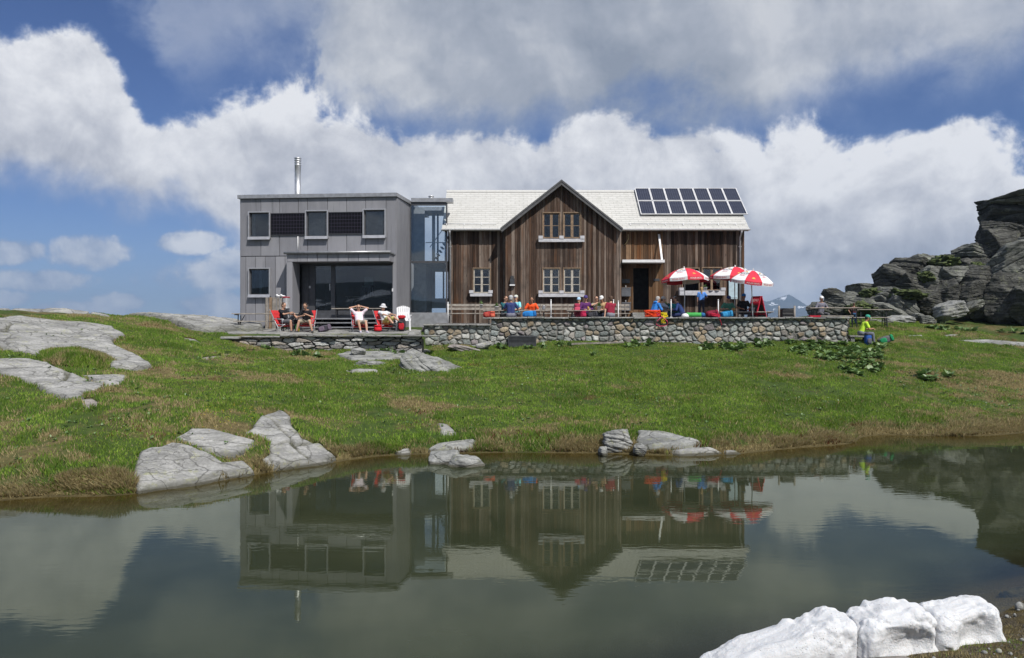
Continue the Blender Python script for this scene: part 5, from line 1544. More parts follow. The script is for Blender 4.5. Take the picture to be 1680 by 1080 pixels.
b = MB(); b.box(LX0, LX0 + .09, LY - .04, LY + .08, zb1, zr0); b.box(LX1 - .07, LX1, LY - .04, LY + .08, zb1, zr0)
b.box(LX0 + .09, LX1 - .07, LY - .03, LY + .08, zr0 - .12, zr0 + .028); b.box(LX0 + .09, LX1 - .07, LY - .03, LY + .08, zm - .05, zm + .05)
K(b.build('frame', M_FRD, ln))
b = MB(); b.box(LX0, LX1, LY - .12, LY + .1, zb0 - .5, zb1 - .002); K(b.build('plinth', M_ZINC, ln))
b = MB(); b.box(LX0 + .09, LX1 - .07, LY, LY + .012, zm + .05, zr0 - .12); K(b.build('pane', M_GLASSB, ln))
b = MB(); b.box(LX0 + .09, LX1 - .07, LY, LY + .012, zb1, zm - .05); K(b.build('pane', M_GLASSB, ln))
M_LW = simple('link_wall', (.72, .78, .80), .8, var=.1, scale=1.5)
b = MB(); b.box(LX0 + .7, LX0 + .86, LY + 3.6, LY + 3.7, zb1 + .3, zr0); b.box(LX0 + .86, LX1, LY + 3.6, LY + 3.7, zb1 + .3, zb1 + .8); b.box(LX0 + .86, LX1, LY + 3.6, LY + 3.7, zm - .2, zm + .15); K(b.build('inner_wall', M_LW, ln))
b = MB(); b.box(LX0 + .1, LX0 + .62, LY + .9, LY + .95, zb1, zr0 - .1); b.box(LX0 + .62, LX0 + .70, LY + .9, LY + 3.6, zb1, zm + .1); K(b.build('lift_wall', simple('lift_grey', (.22, .23, .25), .7), ln))
b = MB(); b.box(LX0 + .09, LX1, LY + .3, LY + 3.59, zm - .05, zm + .06); b.box(LX0 + .09, LX1, LY + .1, LY + 3.6, zb1 - .2, zb1 - .01); K(b.build('floor_slab', simple('slab_grey', (.2, .2, .21), .8), ln))
b = MB()
for (a, c_, d_, e_) in ((.95, 1.10, 1.3, 2.1), (1.35, 1.5, .9, 2.2)): b.box(LX0 + a, LX0 + c_ - .06, LY + 3.62, LY + 3.69, zm + .151, zr0)
for (a, c_) in ((.75, .85), (1.25, 1.33)): b.box(LX0 + a, LX0 + c_, LY + 3.62, LY + 3.69, zb1 + .801, zm - .201)
K(b.build('inner_opening', M_FRD, ln))
b = MB()
for i in range(9): b.box(LX0 + .75 + i * .10, LX0 + .86 + i * .10, LY + 2.2, LY + 3.3, zm + .06 + i * .17, zm + .10 + i * .17)
K(b.build('stair', M_LW, ln))
b = MB(); b.tube([(LX0 + .75, LY + 2.1, zm + .9), (LX1 - .1, LY + 2.1, zm + 2.2)], .02, 6); b.tube([(LX0 + .72, LY + .4, zm + .95), (LX1 - .1, LY + .4, zm + .95)], .02, 6); K(b.build('handrail', M_STEEL, ln))

# ------------------------------------------------------------------ deck and steps before the annex
st = empty('annex_steps', 'grey metal steps and deck in front of the annex glazing', 'steps', gwm @ Vector((LS(585), -1.2, 0.0)), AA)
sx0, sx1 = LS(492) - LS(585), LS(672) - LS(585)
zd = GLZ0 - .26
b = MB(); b.box(sx0, sx1, -.15, 1.16, zd - .06, zd); b.build('deck', M_ZINC, st)
tops = [LZ(523.0), LZ(529.5), LZ(536.5)]
for i, zz in enumerate(tops):
    b = MB(); b.box(LS(518) - LS(585), LS(672) - LS(585), -.15 - .30 * (i + 1), -.15 - .30 * i - .05, zz - .05, zz); b.build('tread', M_ZINC, st)
b = MB()
for xx in (LS(519), LS(546), LS(600), LS(640), LS(670)):
    x = xx - LS(585); b.prism([(-.12, zd - .07), (-.12, zd - .2), (-1.05, tops[2] - .25), (-1.05, tops[2] - .06)], 'x', x - .02, x + .02); b.box(x - .03, x + .03, -.10, -.04, -.1, zd - .061)
b.build('stringer', M_DGREY, st)
# ------------------------------------------------------------------ people
M_SKIN = simple('skin', (.50, .285, .195), .55, var=.1, scale=12)
M_SKINT = simple('tanned_skin', (.36, .185, .115), .55, var=.1, scale=12)
M_GREYH = simple('grey_hair', (.38, .37, .36), .8, var=.25, scale=30)
M_BROWNH = simple('brown_hair', (.075, .040, .022), .7, var=.3, scale=30)
M_DARKH = simple('dark_hair', (.022, .016, .012), .7, var=.3, scale=30)
M_BLONDH = simple('blond_hair', (.34, .22, .10), .7, var=.25, scale=30)
M_SHOE = simple('boot', (.045, .042, .042), .7, var=.2)
M_LENS = simple('sunglass', (.01, .01, .012), .15)
_pending = []

def capsule(bm, a, b, ra, rb, n=10):
    """tapered round-ended limb"""
    a = Vector(a); b = Vector(b); d = b - a; L = d.length
    if L < 1e-5: d = Vector((0, 0, 1)); L = 1e-5
    q = d.normalized().to_track_quat('Z', 'Y').to_matrix()
    prof = [(ra * math.cos(t), -ra * math.sin(-t)) for t in (-1.45, -1.0, -.5, 0)] + [(rb * math.cos(t), L + rb * math.sin(t)) for t in (0, .5, 1.0, 1.45)]
    rings = []
    for r, z in prof:
        rings.append([bm.verts.new(a + q @ Vector((r * math.cos(2 * math.pi * k / n), r * math.sin(2 * math.pi * k / n), z))) for k in range(n)])
    for i in range(len(rings) - 1):
        for k in range(n): bm.faces.new((rings[i][k], rings[i][(k + 1) % n], rings[i + 1][(k + 1) % n], rings[i + 1][k]))
    bm.faces.new(rings[0][::-1]); bm.faces.new(rings[-1])
def ellip(bm, c, r, M=None):
    t = bmesh.ops.create_uvsphere(bm, u_segments=14, v_segments=9, radius=1.0)
    for v in t['verts']:
        p = Vector((v.co.x * r[0], v.co.y * r[1], v.co.z * r[2]))
        v.co = Vector(c) + (M @ p if M else p)

def ik(a, t, l1, l2, pole):
    a = Vector(a); t = Vector(t); d = t - a; L = d.length
    mx = (l1 + l2) * .995
    if L > mx: t = a + d * (mx / L); d = t - a; L = mx
    x = (l1 * l1 - l2 * l2 + L * L) / (2 * L); h = math.sqrt(max(0, l1 * l1 - x * x))
    u = d / L; p = Vector(pole); p = (p - u * p.dot(u))
    p = p.normalized() if p.length > 1e-4 else Vector((0, 0, 1))
    return a + u * x + p * h, t

def person(label, loc, yaw, shirt, pants, hair=M_BROWNH, skin=M_SKIN, lean=8, hands=None, feet=None, hat=None, sleeves='short', legs='long', seat=.44, s=1.0,
           glasses=False, head=(0, 0), longhair=False, roll=0, shoe=M_SHOE, elbow=None, vest=None, sock=None, twist=0, hood=None):
    """loc = seat point (or ground point when seat is None: standing). Local frame: x to the viewer's right at yaw 0, -y is forward."""
    root = empty('person', label, 'person', loc, R(yaw))
    S = s
    stand = seat is None
    hip = Vector((0, 0, (.92 if stand else .11))) * S
    la = R(lean)
    up = Vector((math.sin(R(roll)), -math.sin(la), math.cos(la))).normalized()
    side = Vector((1, 0, 0)); side = (side - up * side.dot(up)).normalized()
    side = Matrix.Rotation(R(twist), 3, up) @ side
    fw = up.cross(side) * -1
    if fw.y > 0: fw = -fw
    neck = hip + up * .50 * S; chest = hip + up * .33 * S
    hp, hy = R(head[0]), R(head[1])
    hup = (Vector((math.sin(R(roll)) * .5, -math.sin(la * .45 + hp), math.cos(la * .45 + hp)))).normalized()
    hf = Matrix.Rotation(hy, 3, hup) @ (fw - hup * fw.dot(hup)).normalized()
    hs = hup.cross(hf).normalized() * -1
    HM = Matrix((hs, -hf, hup)).transposed()
    hc = neck + hup * .165 * S + hf * .015 * S
    body = bmesh.new()
    # head: skull, jaw, nose, brow, ears
    ellip(body, hc + hup * .025 * S, (.076 * S, .094 * S, .100 * S), HM)
    ellip(body, hc + hf * .028 * S - hup * .055 * S, (.056 * S, .060 * S, .062 * S), HM)
    capsule(body, hc + hf * .088 * S + hup * .005 * S, hc + hf * .104 * S - hup * .022 * S, .011 * S, .015 * S, 6)
    for k in (-1, 1): ellip(body, hc + hs * .078 * S * k, (.012 * S, .022 * S, .032 * S), HM)
    capsule(body, neck - up * .06 * S, hc - hup * .06 * S, .058 * S, .052 * S)
    sh = []; el = []; wr = []
    for k in (-1, 1): sh.append(neck - up * .055 * S + side * (.165 * S * k))
    capsule(body, hip, chest, .080 * S, .082 * S, 12); capsule(body, sh[0], sh[1], .055 * S, .055 * S)
    if hands is None: hands = [(-.16, -.32, .24), (.16, -.32, .24)]
    sl = bmesh.new(); cuff = {'short': .55, 'long': 1.0, 'none': .0}[sleeves]
    for k in (0, 1):
        kk = -1 if k == 0 else 1
        tgt = Vector(hands[k]) * S + (hip if not stand else Vector((0, 0, .92)) * S) * 1.0
        pole = elbow[k] if elbow else (kk * .8, .25, -.75)
        e, w = ik(sh[k], tgt, .285 * S, .255 * S, pole)
        el.append(e); wr.append(w)
        capsule(body, sh[k], e, .046 * S, .037 * S); capsule(body, e, w, .038 * S, .026 * S)
        d = (w - e).normalized(); sd = d.cross(Vector((0, 0, 1)));
        sd = sd.normalized() if sd.length > .05 else Vector((1, 0, 0)); pn = d.cross(sd)
        capsule(body, w, w + d * .075 * S, .028 * S, .034 * S, 8)
        for i, (o_, l_) in enumerate(((-.026, .070), (-.009, .080), (.009, .076), (.026, .062))):
            b0 = w + d * .085 * S + sd * o_ * S; m_ = b0 + d * l_ * .55 * S; capsule(body, b0, m_, .0095 * S, .009 * S, 6)
            capsule(body, m_, m_ + (d * .7 - pn * .7 * (1 if pn.z > 0 else -1)) * l_ * .5 * S, .009 * S, .008 * S, 6)
        capsule(body, w + d * .03 * S + sd * .028 * S * kk, w + d * .075 * S + sd * .056 * S * kk, .012 * S, .0095 * S, 6)
        if cuff > 0:
            if cuff < 1: capsule(sl, sh[k], sh[k].lerp(e, cuff * 1.25), .066 * S, .062 * S)
            else: capsule(sl, sh[k], e, .066 * S, .054 * S); capsule(sl, e, e.lerp(w, .93), .053 * S, .042 * S)
    # shirt
    for k in (-1, 1):
        capsule(sl, hip + side * .055 * S * k + up * .0, chest + side * .065 * S * k + up * .05 * S, .112 * S, .108 * S, 12)
    capsule(sl, sh[0] - up * .02 * S, sh[1] - up * .02 * S, .072 * S, .072 * S)
    capsule(sl, chest + up * .06 * S, neck - up * .035 * S, .115 * S, .066 * S)
    # legs
    pt = bmesh.new(); shoes = bmesh.new()
    capsule(pt, hip + side * .07 * S, hip - side * .07 * S, .122 * S, .122 * S, 12)
    if feet is None: feet = [(-.13, -.46, -.44), (.13, -.46, -.44)] if not stand else [(-.10, 0, -.92), (.10, 0, -.92)]
    lg = {'long': 1.0, 'short': 0.0}[legs]
    for k in (0, 1):
        kk = -1 if k == 0 else 1
        hj = hip + side * .085 * S * kk - Vector((0, 0, .02)) * S
        if stand: ft = Vector(feet[k]) * S + Vector((0, 0, .92)) * S + Vector((0, 0, .08)) * S
        else: ft = Vector((feet[k][0], feet[k][1], 0)) * S + Vector((0, 0, feet[k][2] + .08))
        kn, an = ik(hj, ft, .43 * S, .41 * S, (kk * .18, -1, .55))
        capsule(body, hj, kn, .075 * S, .052 * S); capsule(body, kn, kn.lerp(an, .35), .050 * S, .053 * S); capsule(body, kn.lerp(an, .35), an, .053 * S, .034 * S)
        fd = Vector((kk * .15, -1, 0)).normalized()
        capsule(body, an - Vector((0, 0, .03)) * S, an + fd * .12 * S - Vector((0, 0, .045)) * S, .036 * S, .030 * S)
        capsule(shoes, an - fd * .04 * S - Vector((0, 0, .035)) * S, an + fd * .15 * S - Vector((0, 0, .045)) * S, .046 * S, .042 * S, 10)
        capsule(shoes, an, an - Vector((0, 0, .03)) * S, .047 * S, .046 * S, 10)
        if lg: capsule(pt, hj, kn, .094 * S, .070 * S); capsule(pt, kn, an, .070 * S, .054 * S)
        else: capsule(pt, hj, hj.lerp(kn, .86), .098 * S, .088 * S)
    def rm(bm, name, mat, vox):
        me = bpy.data.meshes.new(name); bm.to_mesh(me); bm.free()
        o = bpy.data.objects.new(name, me); C.objects.link(o)
        md = o.modifiers.new('r', 'REMESH'); md.mode = 'VOXEL'; md.voxel_size = vox * S; md.use_smooth_shade = True
        o.parent = root; o.data.materials.append(mat)
        _pending.append(o); return o
    bd = rm(body, 'body', skin, .012); bd.data.materials[0] = skin
    rm(sl, 'shirt', cloth(shirt), .017)
    rm(pt, 'trousers' if lg else 'shorts', cloth(pants), .017)
    rm(shoes, 'shoes', shoe, .016)
    # face
    b = MB()
    for k in (-1, 1): b.ball(hc + hf * .090 * S + hup * .022 * S + hs * .032 * S * k, .0095 * S, 8, 6)
    b.build('eyes', M_LENS, root)
    b = MB(); b.tube([hc + hf * .088 * S - hup * .058 * S + hs * t * S for t in (-.022, 0, .022)], .006 * S, 5); b.build('mouth', simple('lips', (.30, .11, .09), .5) if 'lips' not in bpy.data.materials else bpy.data.materials['lips'], root)
    if glasses:
        b = MB()
        for k in (-1, 1): b.ball(hc + hf * .094 * S + hup * .022 * S + hs * .034 * S * k, (.028 * S, .014 * S, .020 * S), 10, 6, HM)
        b.bar(hc + hf * .10 * S + hup * .025 * S - hs * .07 * S, hc + hf * .10 * S + hup * .025 * S + hs * .07 * S, .008 * S)
        b.build('sunglasses', M_LENS, root)
    # hair
    hb = bmesh.new()
    ellip(hb, hc + hup * .042 * S - hf * .018 * S, (.086 * S, .094 * S, .092 * S), HM)
    ellip(hb, hc - hup * .010 * S - hf * .038 * S, (.080 * S, .070 * S, .080 * S), HM)
    if longhair:
        capsule(hb, hc - hf * .06 * S, neck - hf * .085 * S - up * .10 * S, .062 * S, .040 * S)
    rm(hb, 'hair', hair, .016)
    if hat:
        kind, hcol = hat[0], cloth(hat[1]); b = MB()
        n = 16; rings = [(.096, .035), (.098, .060), (.090, .100), (.064, .132), (.02, .146)]
        base = len(b.v)
        for r, z in rings:
            for k in range(n):
                a = 2 * math.pi * k / n; p = hc + HM @ (Vector((r * math.cos(a) * .93, r * math.sin(a) * 1.06 + .008, z)) * S); b.v.append(tuple(p))
        b.smooth = True
        for i in range(len(rings) - 1):
            for k in range(n): b.face((base + i * n + k, base + i * n + (k + 1) % n, base + (i + 1) * n + (k + 1) % n, base + (i + 1) * n + k))
        b.face([base + (len(rings) - 1) * n + k for k in range(n)]); b.smooth = False
        hatm = hcol
        ho = b.build('hat', hatm, root)
        b = MB()
        if kind == 'cap':
            pts = [(-.07, -.075), (-.055, -.13), (-.025, -.158), (.025, -.158), (.055, -.13), (.07, -.075)]
            vs = [hc + HM @ (Vector((x, y, .040 + (.012 if abs(x) < .03 else 0))) * S) for x, y in pts]; vs += [v - hup * .008 * S for v in vs]
            b.add(vs, [(0, 1, 2, 3, 4, 5), (11, 10, 9, 8, 7, 6)] + [(i, (i + 1) % 6, 6 + (i + 1) % 6, 6 + i) for i in range(6)])
        else:
            for i in range(n):
                a0, a1 = 2 * math.pi * i / n, 2 * math.pi * (i + 1) / n
                q = [hc + HM @ (Vector((r * math.cos(a), r * math.sin(a), z)) * S) for r, z, a in ((.094, .042, a0), (.155, .012, a0), (.155, .012, a1), (.094, .042, a1))]
                b.add(q, [(0, 1, 2, 3)])
        b.build('brim', cloth(hat[2] if len(hat) > 2 else hat[1]), ho)
    if hood:
        hb = bmesh.new(); capsule(hb, neck - fw * .075 * S - side * .06 * S, neck - fw * .075 * S + side * .06 * S, .062 * S, .062 * S); rm(hb, 'hood', cloth(hood), .018)
    return root

def flush_people():
    dg = bpy.context.evaluated_depsgraph_get(); dg.update()
    new = []
    for o in _pending:
        ev = o.evaluated_get(dg); me = bpy.data.meshes.new_from_object(ev)
        new.append((o, me))
    for o, me in new:
        mats = list(o.data.materials); old = o.data
        o.modifiers.clear(); o.data = me
        me.materials.clear()
        for m_ in mats: me.materials.append(m_)
        # relax the voxel steps
        n = len(me.vertices); co = np.empty(n * 3, np.float32); me.vertices.foreach_get('co', co); co = co.reshape(-1, 3)
        ed = np.empty(len(me.edges) * 2, np.int32); me.edges.foreach_get('vertices', ed); ed = ed.reshape(-1, 2)
        for _ in range(2):
            acc = np.zeros_like(co); cnt = np.zeros(n)
            np.add.at(acc, ed[:, 0], co[ed[:, 1]]); np.add.at(acc, ed[:, 1], co[ed[:, 0]]); np.add.at(cnt, ed.ravel(), 1)
            co = co * .5 + .5 * acc / np.maximum(cnt, 1)[:, None]
        me.vertices.foreach_set('co', co.ravel())
        me.polygons.foreach_set('use_smooth', np.ones(len(me.polygons), bool)); me.update()
        bpy.data.meshes.remove(old)
    _pending.clear()

def seatpt(px, D, z): return (X(px, D), D, z)
NAVY = (.030, .042, .115); BLK = (.018, .018, .022); GREY = (.12, .12, .13); KHA = (.33, .29, .22); WHT = (.72, .70, .72)
SEAT = TERR_Z + .44
gzl = lambda x, y: gz(x, y) + 0.05
# sunbathers on the left terrace
cz = 2.60
A1 = (X(467.5, 31.9), 31.9, cz + .36); A2 = (X(503.5, 31.8), 31.8, cz + .36); A3 = (X(590, 31.6), 31.6, cz + .32); A4 = (X(633, 31.9), 31.9, cz + .34)
person('man in black T-shirt with legs crossed in the leftmost red deck chair, side on', A1, 62, BLK, GREY, M_BROWNH, lean=-14, legs='short', hands=[(-.06, -.34, .34), (.10, -.36, .30)], feet=[(-.08, -.42, -.36), (.10, -.72, .10)], head=(22, 0))
person('man in black T-shirt bent over a phone in a red deck chair, knees apart', A2, 0, BLK, KHA, M_BROWNH, lean=20, legs='short', hands=[(-.10, -.34, .22), (.10, -.34, .26)], feet=[(-.30, -.42, -.36), (.32, -.42, -.36)], head=(22, 0))
person('man in pale pink T-shirt lying back with both hands behind his head', A3, 22, (.70, .60, .68), (.36, .33, .27), M_BROWNH, lean=-30, legs='short', hands=[(-.13, .22, .64), (.13, .22, .64)], elbow=[(-1, -.3, .5), (1, -.3, .5)], feet=[(-.06, -.50, -.32), (.18, -.55, -.32)], head=(22, -8), glasses=True, shoe=cloth((.45, .42, .50)))
person('sunbather in white jacket and white sun hat reclining beside the white chair', A4, 42, (.62, .63, .66), (.50, .46, .16), M_DARKH, lean=-28, legs='short', hands=[(-.05, -.40, .22), (.20, -.44, .26)], feet=[(-.10, -.70, -.05), (.14, -.75, .06)], head=(24, 5), hat=('bucket', (.62, .62, .64)), glasses=True, sleeves='short')
# first table
T1 = 33.9
person('woman in teal top with sunglasses drinking at the first terrace table', seatpt(828, 34.7, SEAT + .02), 30, (.02, .10, .12), GREY, M_BROWNH, lean=6, hands=[(.06, -.26, .40), (.10, -.30, .18)], glasses=True, head=(4, 10))
person('man in navy T-shirt and grey cap seated on the wall with his back turned', seatpt(838, 32.78, 3.25), 176, (.035, .050, .15), (.20, .20, .25), M_GREYH, M_SKINT, lean=4, hands=[(-.20, -.32, .18), (.18, -.34, .16)], hat=('cap', (.42, .42, .44)), feet=[(-.12, -.42, -.36), (.12, -.42, -.36)])
person('person in light blue shirt and pale cap behind the man in navy', seatpt(847.5, 34.7, SEAT + .05), -30, (.22, .62, .72), GREY, M_BLONDH, lean=4, hands=[(-.12, -.34, .20), (.14, -.36, .16)], hat=('cap', (.55, .56, .50), (.12, .14, .35)))
person('bald hiker in bright orange shirt bending over the first table', seatpt(872, 34.8, SEAT + .02), 0, (.80, .10, .025), (.5, .10, .03), M_BROWNH, M_SKINT, lean=20, hands=[(-.12, -.34, .16), (.13, -.36, .14)], head=(14, 0), sleeves='short')
# second table
person('person in light blue cap behind the pink backpack', seatpt(951, 35.0, SEAT), -35, (.12, .12, .12), GREY, M_BLONDH, lean=6, hat=('cap', (.40, .58, .75)), s=.96)
person('hiker in purple jacket and purple cap facing the pond', seatpt(960, 34.5, SEAT + .03), 8, (.105, .030, .13), BLK, M_DARKH, lean=6, sleeves='long', hands=[(-.12, -.34, .18), (.14, -.34, .18)], hat=('cap', (.075, .055, .19)), head=(6, -6))
person('person in mottled grey top drinking from a cup at the second table', seatpt(978, 34.6, SEAT), 6, (.25, .26, .20), (.08, .12, .35), M_BROWNH, lean=4, hands=[(-.02, -.22, .48), (.16, -.32, .16)], glasses=True, elbow=[(-.8, -.3, -.3), (.8, .2, -.7)])
person('person in white cap leaning over the second table', seatpt(990, 34.3, SEAT + .04), -25, (.60, .40, .22), (.18, .20, .24), M_BROWNH, M_SKINT, lean=20, hands=[(-.10, -.36, .18), (.10, -.38, .16)], hat=('cap', (.75, .75, .74)), head=(14, 0), glasses=True)
person('woman in maroon T-shirt seated on the wall leaning on one hand', seatpt(1002, 32.80, 3.25), 196, (.23, .018, .040), (.20, .21, .24), M_BROWNH, lean=12, hands=[(.18, -.30, .20), (.28, .02, -.08)], twist=0, feet=[(-.12, -.42, -.36), (.12, -.42, -.36)], roll=-6)
# third table
person('grey haired hiker in bright blue hooded jacket bent over the third table', seatpt(1071, 33.2, SEAT), 115, (.035, .19, .55), (.06, .07, .13), M_GREYH, lean=24, sleeves='long', hands=[(-.12, -.38, .22), (.10, -.40, .18)], hood=(.05, .26, .68), head=(4, 0))
person('person in pale grey cap propping the head on both hands', seatpt(1080, 34.2, SEAT), 70, (.44, .48, .56), GREY, M_BROWNH, lean=20, hands=[(-.05, -.24, .46), (.06, -.26, .44)], hat=('cap', (.50, .48, .45)), sleeves='long', elbow=[(-.4, -.7, -.6), (.4, -.7, -.6)])
person('person in teal top and sunglasses across the third table', seatpt(1101, 34.9, SEAT), 12, (.03, .14, .18), GREY, M_BROWNH, M_SKINT, lean=10, hands=[(-.06, -.30, .26), (.10, -.34, .18)], glasses=True)
person('person in light cap with a turquoise scarf half hidden at the third table', seatpt(1109, 34.6, SEAT), -20, (.03, .30, .32), GREY, M_GREYH, lean=14, hat=('cap', (.42, .46, .46)), hands=[(-.10, -.34, .20), (.10, -.34, .2)])
person('brown haired hiker in navy sweater with back half turned, right of the umbrella pole', seatpt(1120, 33.4, SEAT), 248, (.028, .050, .16), NAVY, M_BROWNH, lean=24, sleeves='long', hands=[(-.10, -.38, .20), (.12, -.38, .18)], head=(8, 0))
# at the hatch and under the right hand umbrellas
person('blond girl in blue T-shirt standing at the serving hatch', (X(1151, 35.9), 35.9, 3.30), 172, (.10, .27, .70), (.05, .05, .07), M_BLONDH, seat=None, s=.80, lean=2, hands=[(-.16, -.22, .16), (.22, -.04, -.10)], longhair=True)
person('person in green T-shirt and dark blue cap with elbows on the rail table', seatpt(1193, 34.3, SEAT + .02), 4, (.075, .24, .17), GREY, M_DARKH, lean=16, hands=[(-.16, -.32, .20), (.12, -.36, .14)], hat=('cap', (.04, .055, .18)), head=(8, 0))
person('man in black T-shirt and bright blue cap at the rail table', seatpt(1219, 34.4, SEAT + .10), 0, (.025, .025, .028), GREY, M_DARKH, M_SKINT, lean=10, hands=[(-.14, -.32, .14), (.12, -.34, .12)], hat=('cap', (.03, .20, .55)))
# far right
person('person in white cap and grey jacket behind the far picnic table', seatpt(1346, 37.4, SEAT + .12), 10, (.16, .16, .20), GREY, M_GREYH, lean=8, hat=('cap', (.75, .75, .75)), sleeves='long')
person('person in dark red top standing by the far right benches', (X(1401, 38.6), 38.6, 2.88), 160, (.09, .025, .03), (.05, .12, .25), M_BROWNH, seat=None, s=.68, lean=4, hands=[(-.06, -.20, .38), (.22, -.02, .02)])
by = 32.7; bx = X(1412, by)
person('hiker in neon yellow shirt and green cap sitting sideways on the stone bench', (bx, by, 2.50), 84, (.50, .74, .06), (.16, .17, .20), M_DARKH, M_SKINT, lean=24, hands=[(-.06, -.44, .17), (.08, -.46, .15)], feet=[(-.10, -.50, -.40), (.10, -.54, -.40)], hat=('cap', (.05, .30, .22), (.60, .62, .50)), head=(8, 0))
b = MB(); b.cbox((bx - .02, by + .1, 2.46), (.95, .5, .075), Matrix.Rotation(R(2), 3, 'Y'), bev=.02)
sb = empty('stone_bench', 'stone slab bench at the right end of the terrace wall', 'bench', (bx, by, 2.1))
o = b.build('seat', M_SLAB, sb); o.data.transform(Matrix.Translation((-bx, -by, -2.1)))
for dx in (-.36, .28):
    b = MB(); b.cbox((dx, .1, .12), (.18, .4, .42), bev=.03); b.build('leg', M_BOULDER, sb)
flush_people()
# ------------------------------------------------------------------ furniture
M_RED = simple('red_canvas', (.50, .022, .026), .8, var=.1, scale=10, bump=.2, bscale=80)
M_TABLE = simple('weathered_table', (.30, .27, .235), .8, var=.25, scale=6, bump=.3)
def table(label, x, y, z, L, W=.62, h=.74, rz=0, style='trestle', group=None, dark=True, name='picnic_table', cat='table'):
    o = empty(name, label, cat, (x, y, z), rz, group)
    b = MB(); n = 4
    for i in range(n):
        yy = -W / 2 + W * (i + .5) / n; b.rnd = random.random(); b.cbox((0, yy, h - .02), (L, W / n - .008, .035), bev=.006)
    b.box(-L / 2 + .1, -L / 2 + .16, -W / 2 + .05, W / 2 - .05, h - .08, h - .038); b.box(L / 2 - .16, L / 2 - .1, -W / 2 + .05, W / 2 - .05, h - .08, h - .038)
    b.build('tabletop', M_TABLE, o)
    for s in (-1, 1):
        b = MB(); xx = s * (L / 2 - .25)
        for t in (-1, 1): b.bar((xx, t * (W / 2 - .1), h - .08), (xx, t * (W / 2 - .06), 0), .035, .035)
        b.bar((xx, -W / 2 + .09, .28), (xx, W / 2 - .09, .28), .03); b.bar((xx, 0, .28), (xx - s * .22, 0, h - .08), .025)
        b.build('leg', M_BLACK if dark else M_WOODG, o)
    return o
def bench(label, x, y, z, L, h=.44, W=.28, back=False, rz=0, group=None, dark=True, name='bench', legs=2):
    o = empty(name, label, 'bench', (x, y, z), rz, group)
    b = MB()
    for i in range(2): b.cbox((0, -W / 4 + i * W / 2, h - .02), (L, W / 2 - .008, .04), bev=.006)
    b.build('seat', M_TABLE, o)
    if back:
        b = MB()
        for k in range(2): b.cbox((0, W / 2 + .02, h + .20 + k * .16), (L, .035, .11), bev=.006)
        b.build('backrest', M_TABLE, o)
    for k in range(legs):
        xx = -L / 2 + .2 + (L - .4) * k / (legs - 1)
        b = MB(); b.bar((xx, -W / 2 + .05, h - .04), (xx, -W / 2 + .02, 0), .04); b.bar((xx, W / 2 - .05, h - .04), (xx, W / 2 - .02, 0), .04); b.bar((xx, -W / 2 + .05, .15), (xx, W / 2 - .05, .15), .03)
        if back: b.bar((xx, W / 2 + .0, h - .04), (xx, W / 2 + .0, h + .42), .035)
        b.build('leg', M_BLACK if dark else M_WOODG, o)
    return o
# left beer table and bench
table('long folding table at the far left before the grey annex', X(438, 33.0), 33.0, 2.68, X(500, 33) - X(390, 33), .5, .74)
bench('long folding bench in front of the far left table', X(428, 32.3), 32.3, 2.66, X(470, 32.3) - X(383, 32.3), .44)
# deck bench
tp = gwm @ Vector((LS(590), -.35, GLZ0 - .26))
bench('plain bench on the annex deck below the big window', tp.x, tp.y, tp.z, 2.2, .44, .3, rz=AA)
# benches along the hut
bench('long weathered bench with backrest along the left front of the wooden hut', (X(733, 36) + X(826, 36)) / 2, 36.0, 3.05 - .02, X(826, 36) - X(733, 36), .46, .3, True, dark=False, legs=3)
bench('weathered bench with backrest under the gable windows', (X(880, 36) + X(985, 36)) / 2, 36.0, 3.03, X(985, 36) - X(880, 36), .46, .3, True, dark=False, legs=3)
bench('short bench with white posts left of the doorway', (X(1008, 36) + X(1034, 36)) / 2, 36.1, 3.03, X(1034, 36) - X(1008, 36), .46, .3, True, dark=False)
b = MB(); b.box(-3.4, X(1086, 36) - .02, 35.4, HY - .06, TERR_Z + .002, 3.03)
tag(b.build('paving_step', M_PAVE), 'raised paving strip along the hut front', 'platform', kind='structure')
bench('low plank bench below the hut steps', (X(1018, 34.6) + X(1050, 34.6)) / 2, 34.9, TERR_Z, X(1050, 34.6) - X(1015, 34.6), .42, .3, dark=False)
# terrace tables
table('terrace table with a flower pot, used by the group in navy and orange', (X(792, 34) + X(902, 34)) / 2, 33.95, TERR_Z, X(902, 34) - X(793, 34), .7, .72)
table('terrace table crowded by the purple, grey and maroon group', (X(928, 33.9) + X(1008, 33.9)) / 2, 33.9, TERR_Z, X(1006, 33.9) - X(928, 33.9), .7, .72)
table('terrace table of the blue jacket group beside the first umbrella', (X(1076, 34) + X(1110, 34)) / 2, 34.1, TERR_Z, 1.1, .8, .74)
table('long narrow rail table in front of the two men under the umbrellas', (X(1180, 33.7) + X(1266, 33.7)) / 2, 33.7, TERR_Z, X(1266, 33.7) - X(1178, 33.7), .45, .66)
for lab, px_, D_ in (('bench behind the first terrace table', 850, 34.8), ('bench behind the second terrace table', 968, 34.8), ('bench behind the rail table', 1206, 34.6), ('bench behind the third terrace table', 1104, 35.0)):
    bench(lab, X(px_, D_), D_, TERR_Z, 2.3 if px_ != 1104 else 1.2, .44, dark=False)
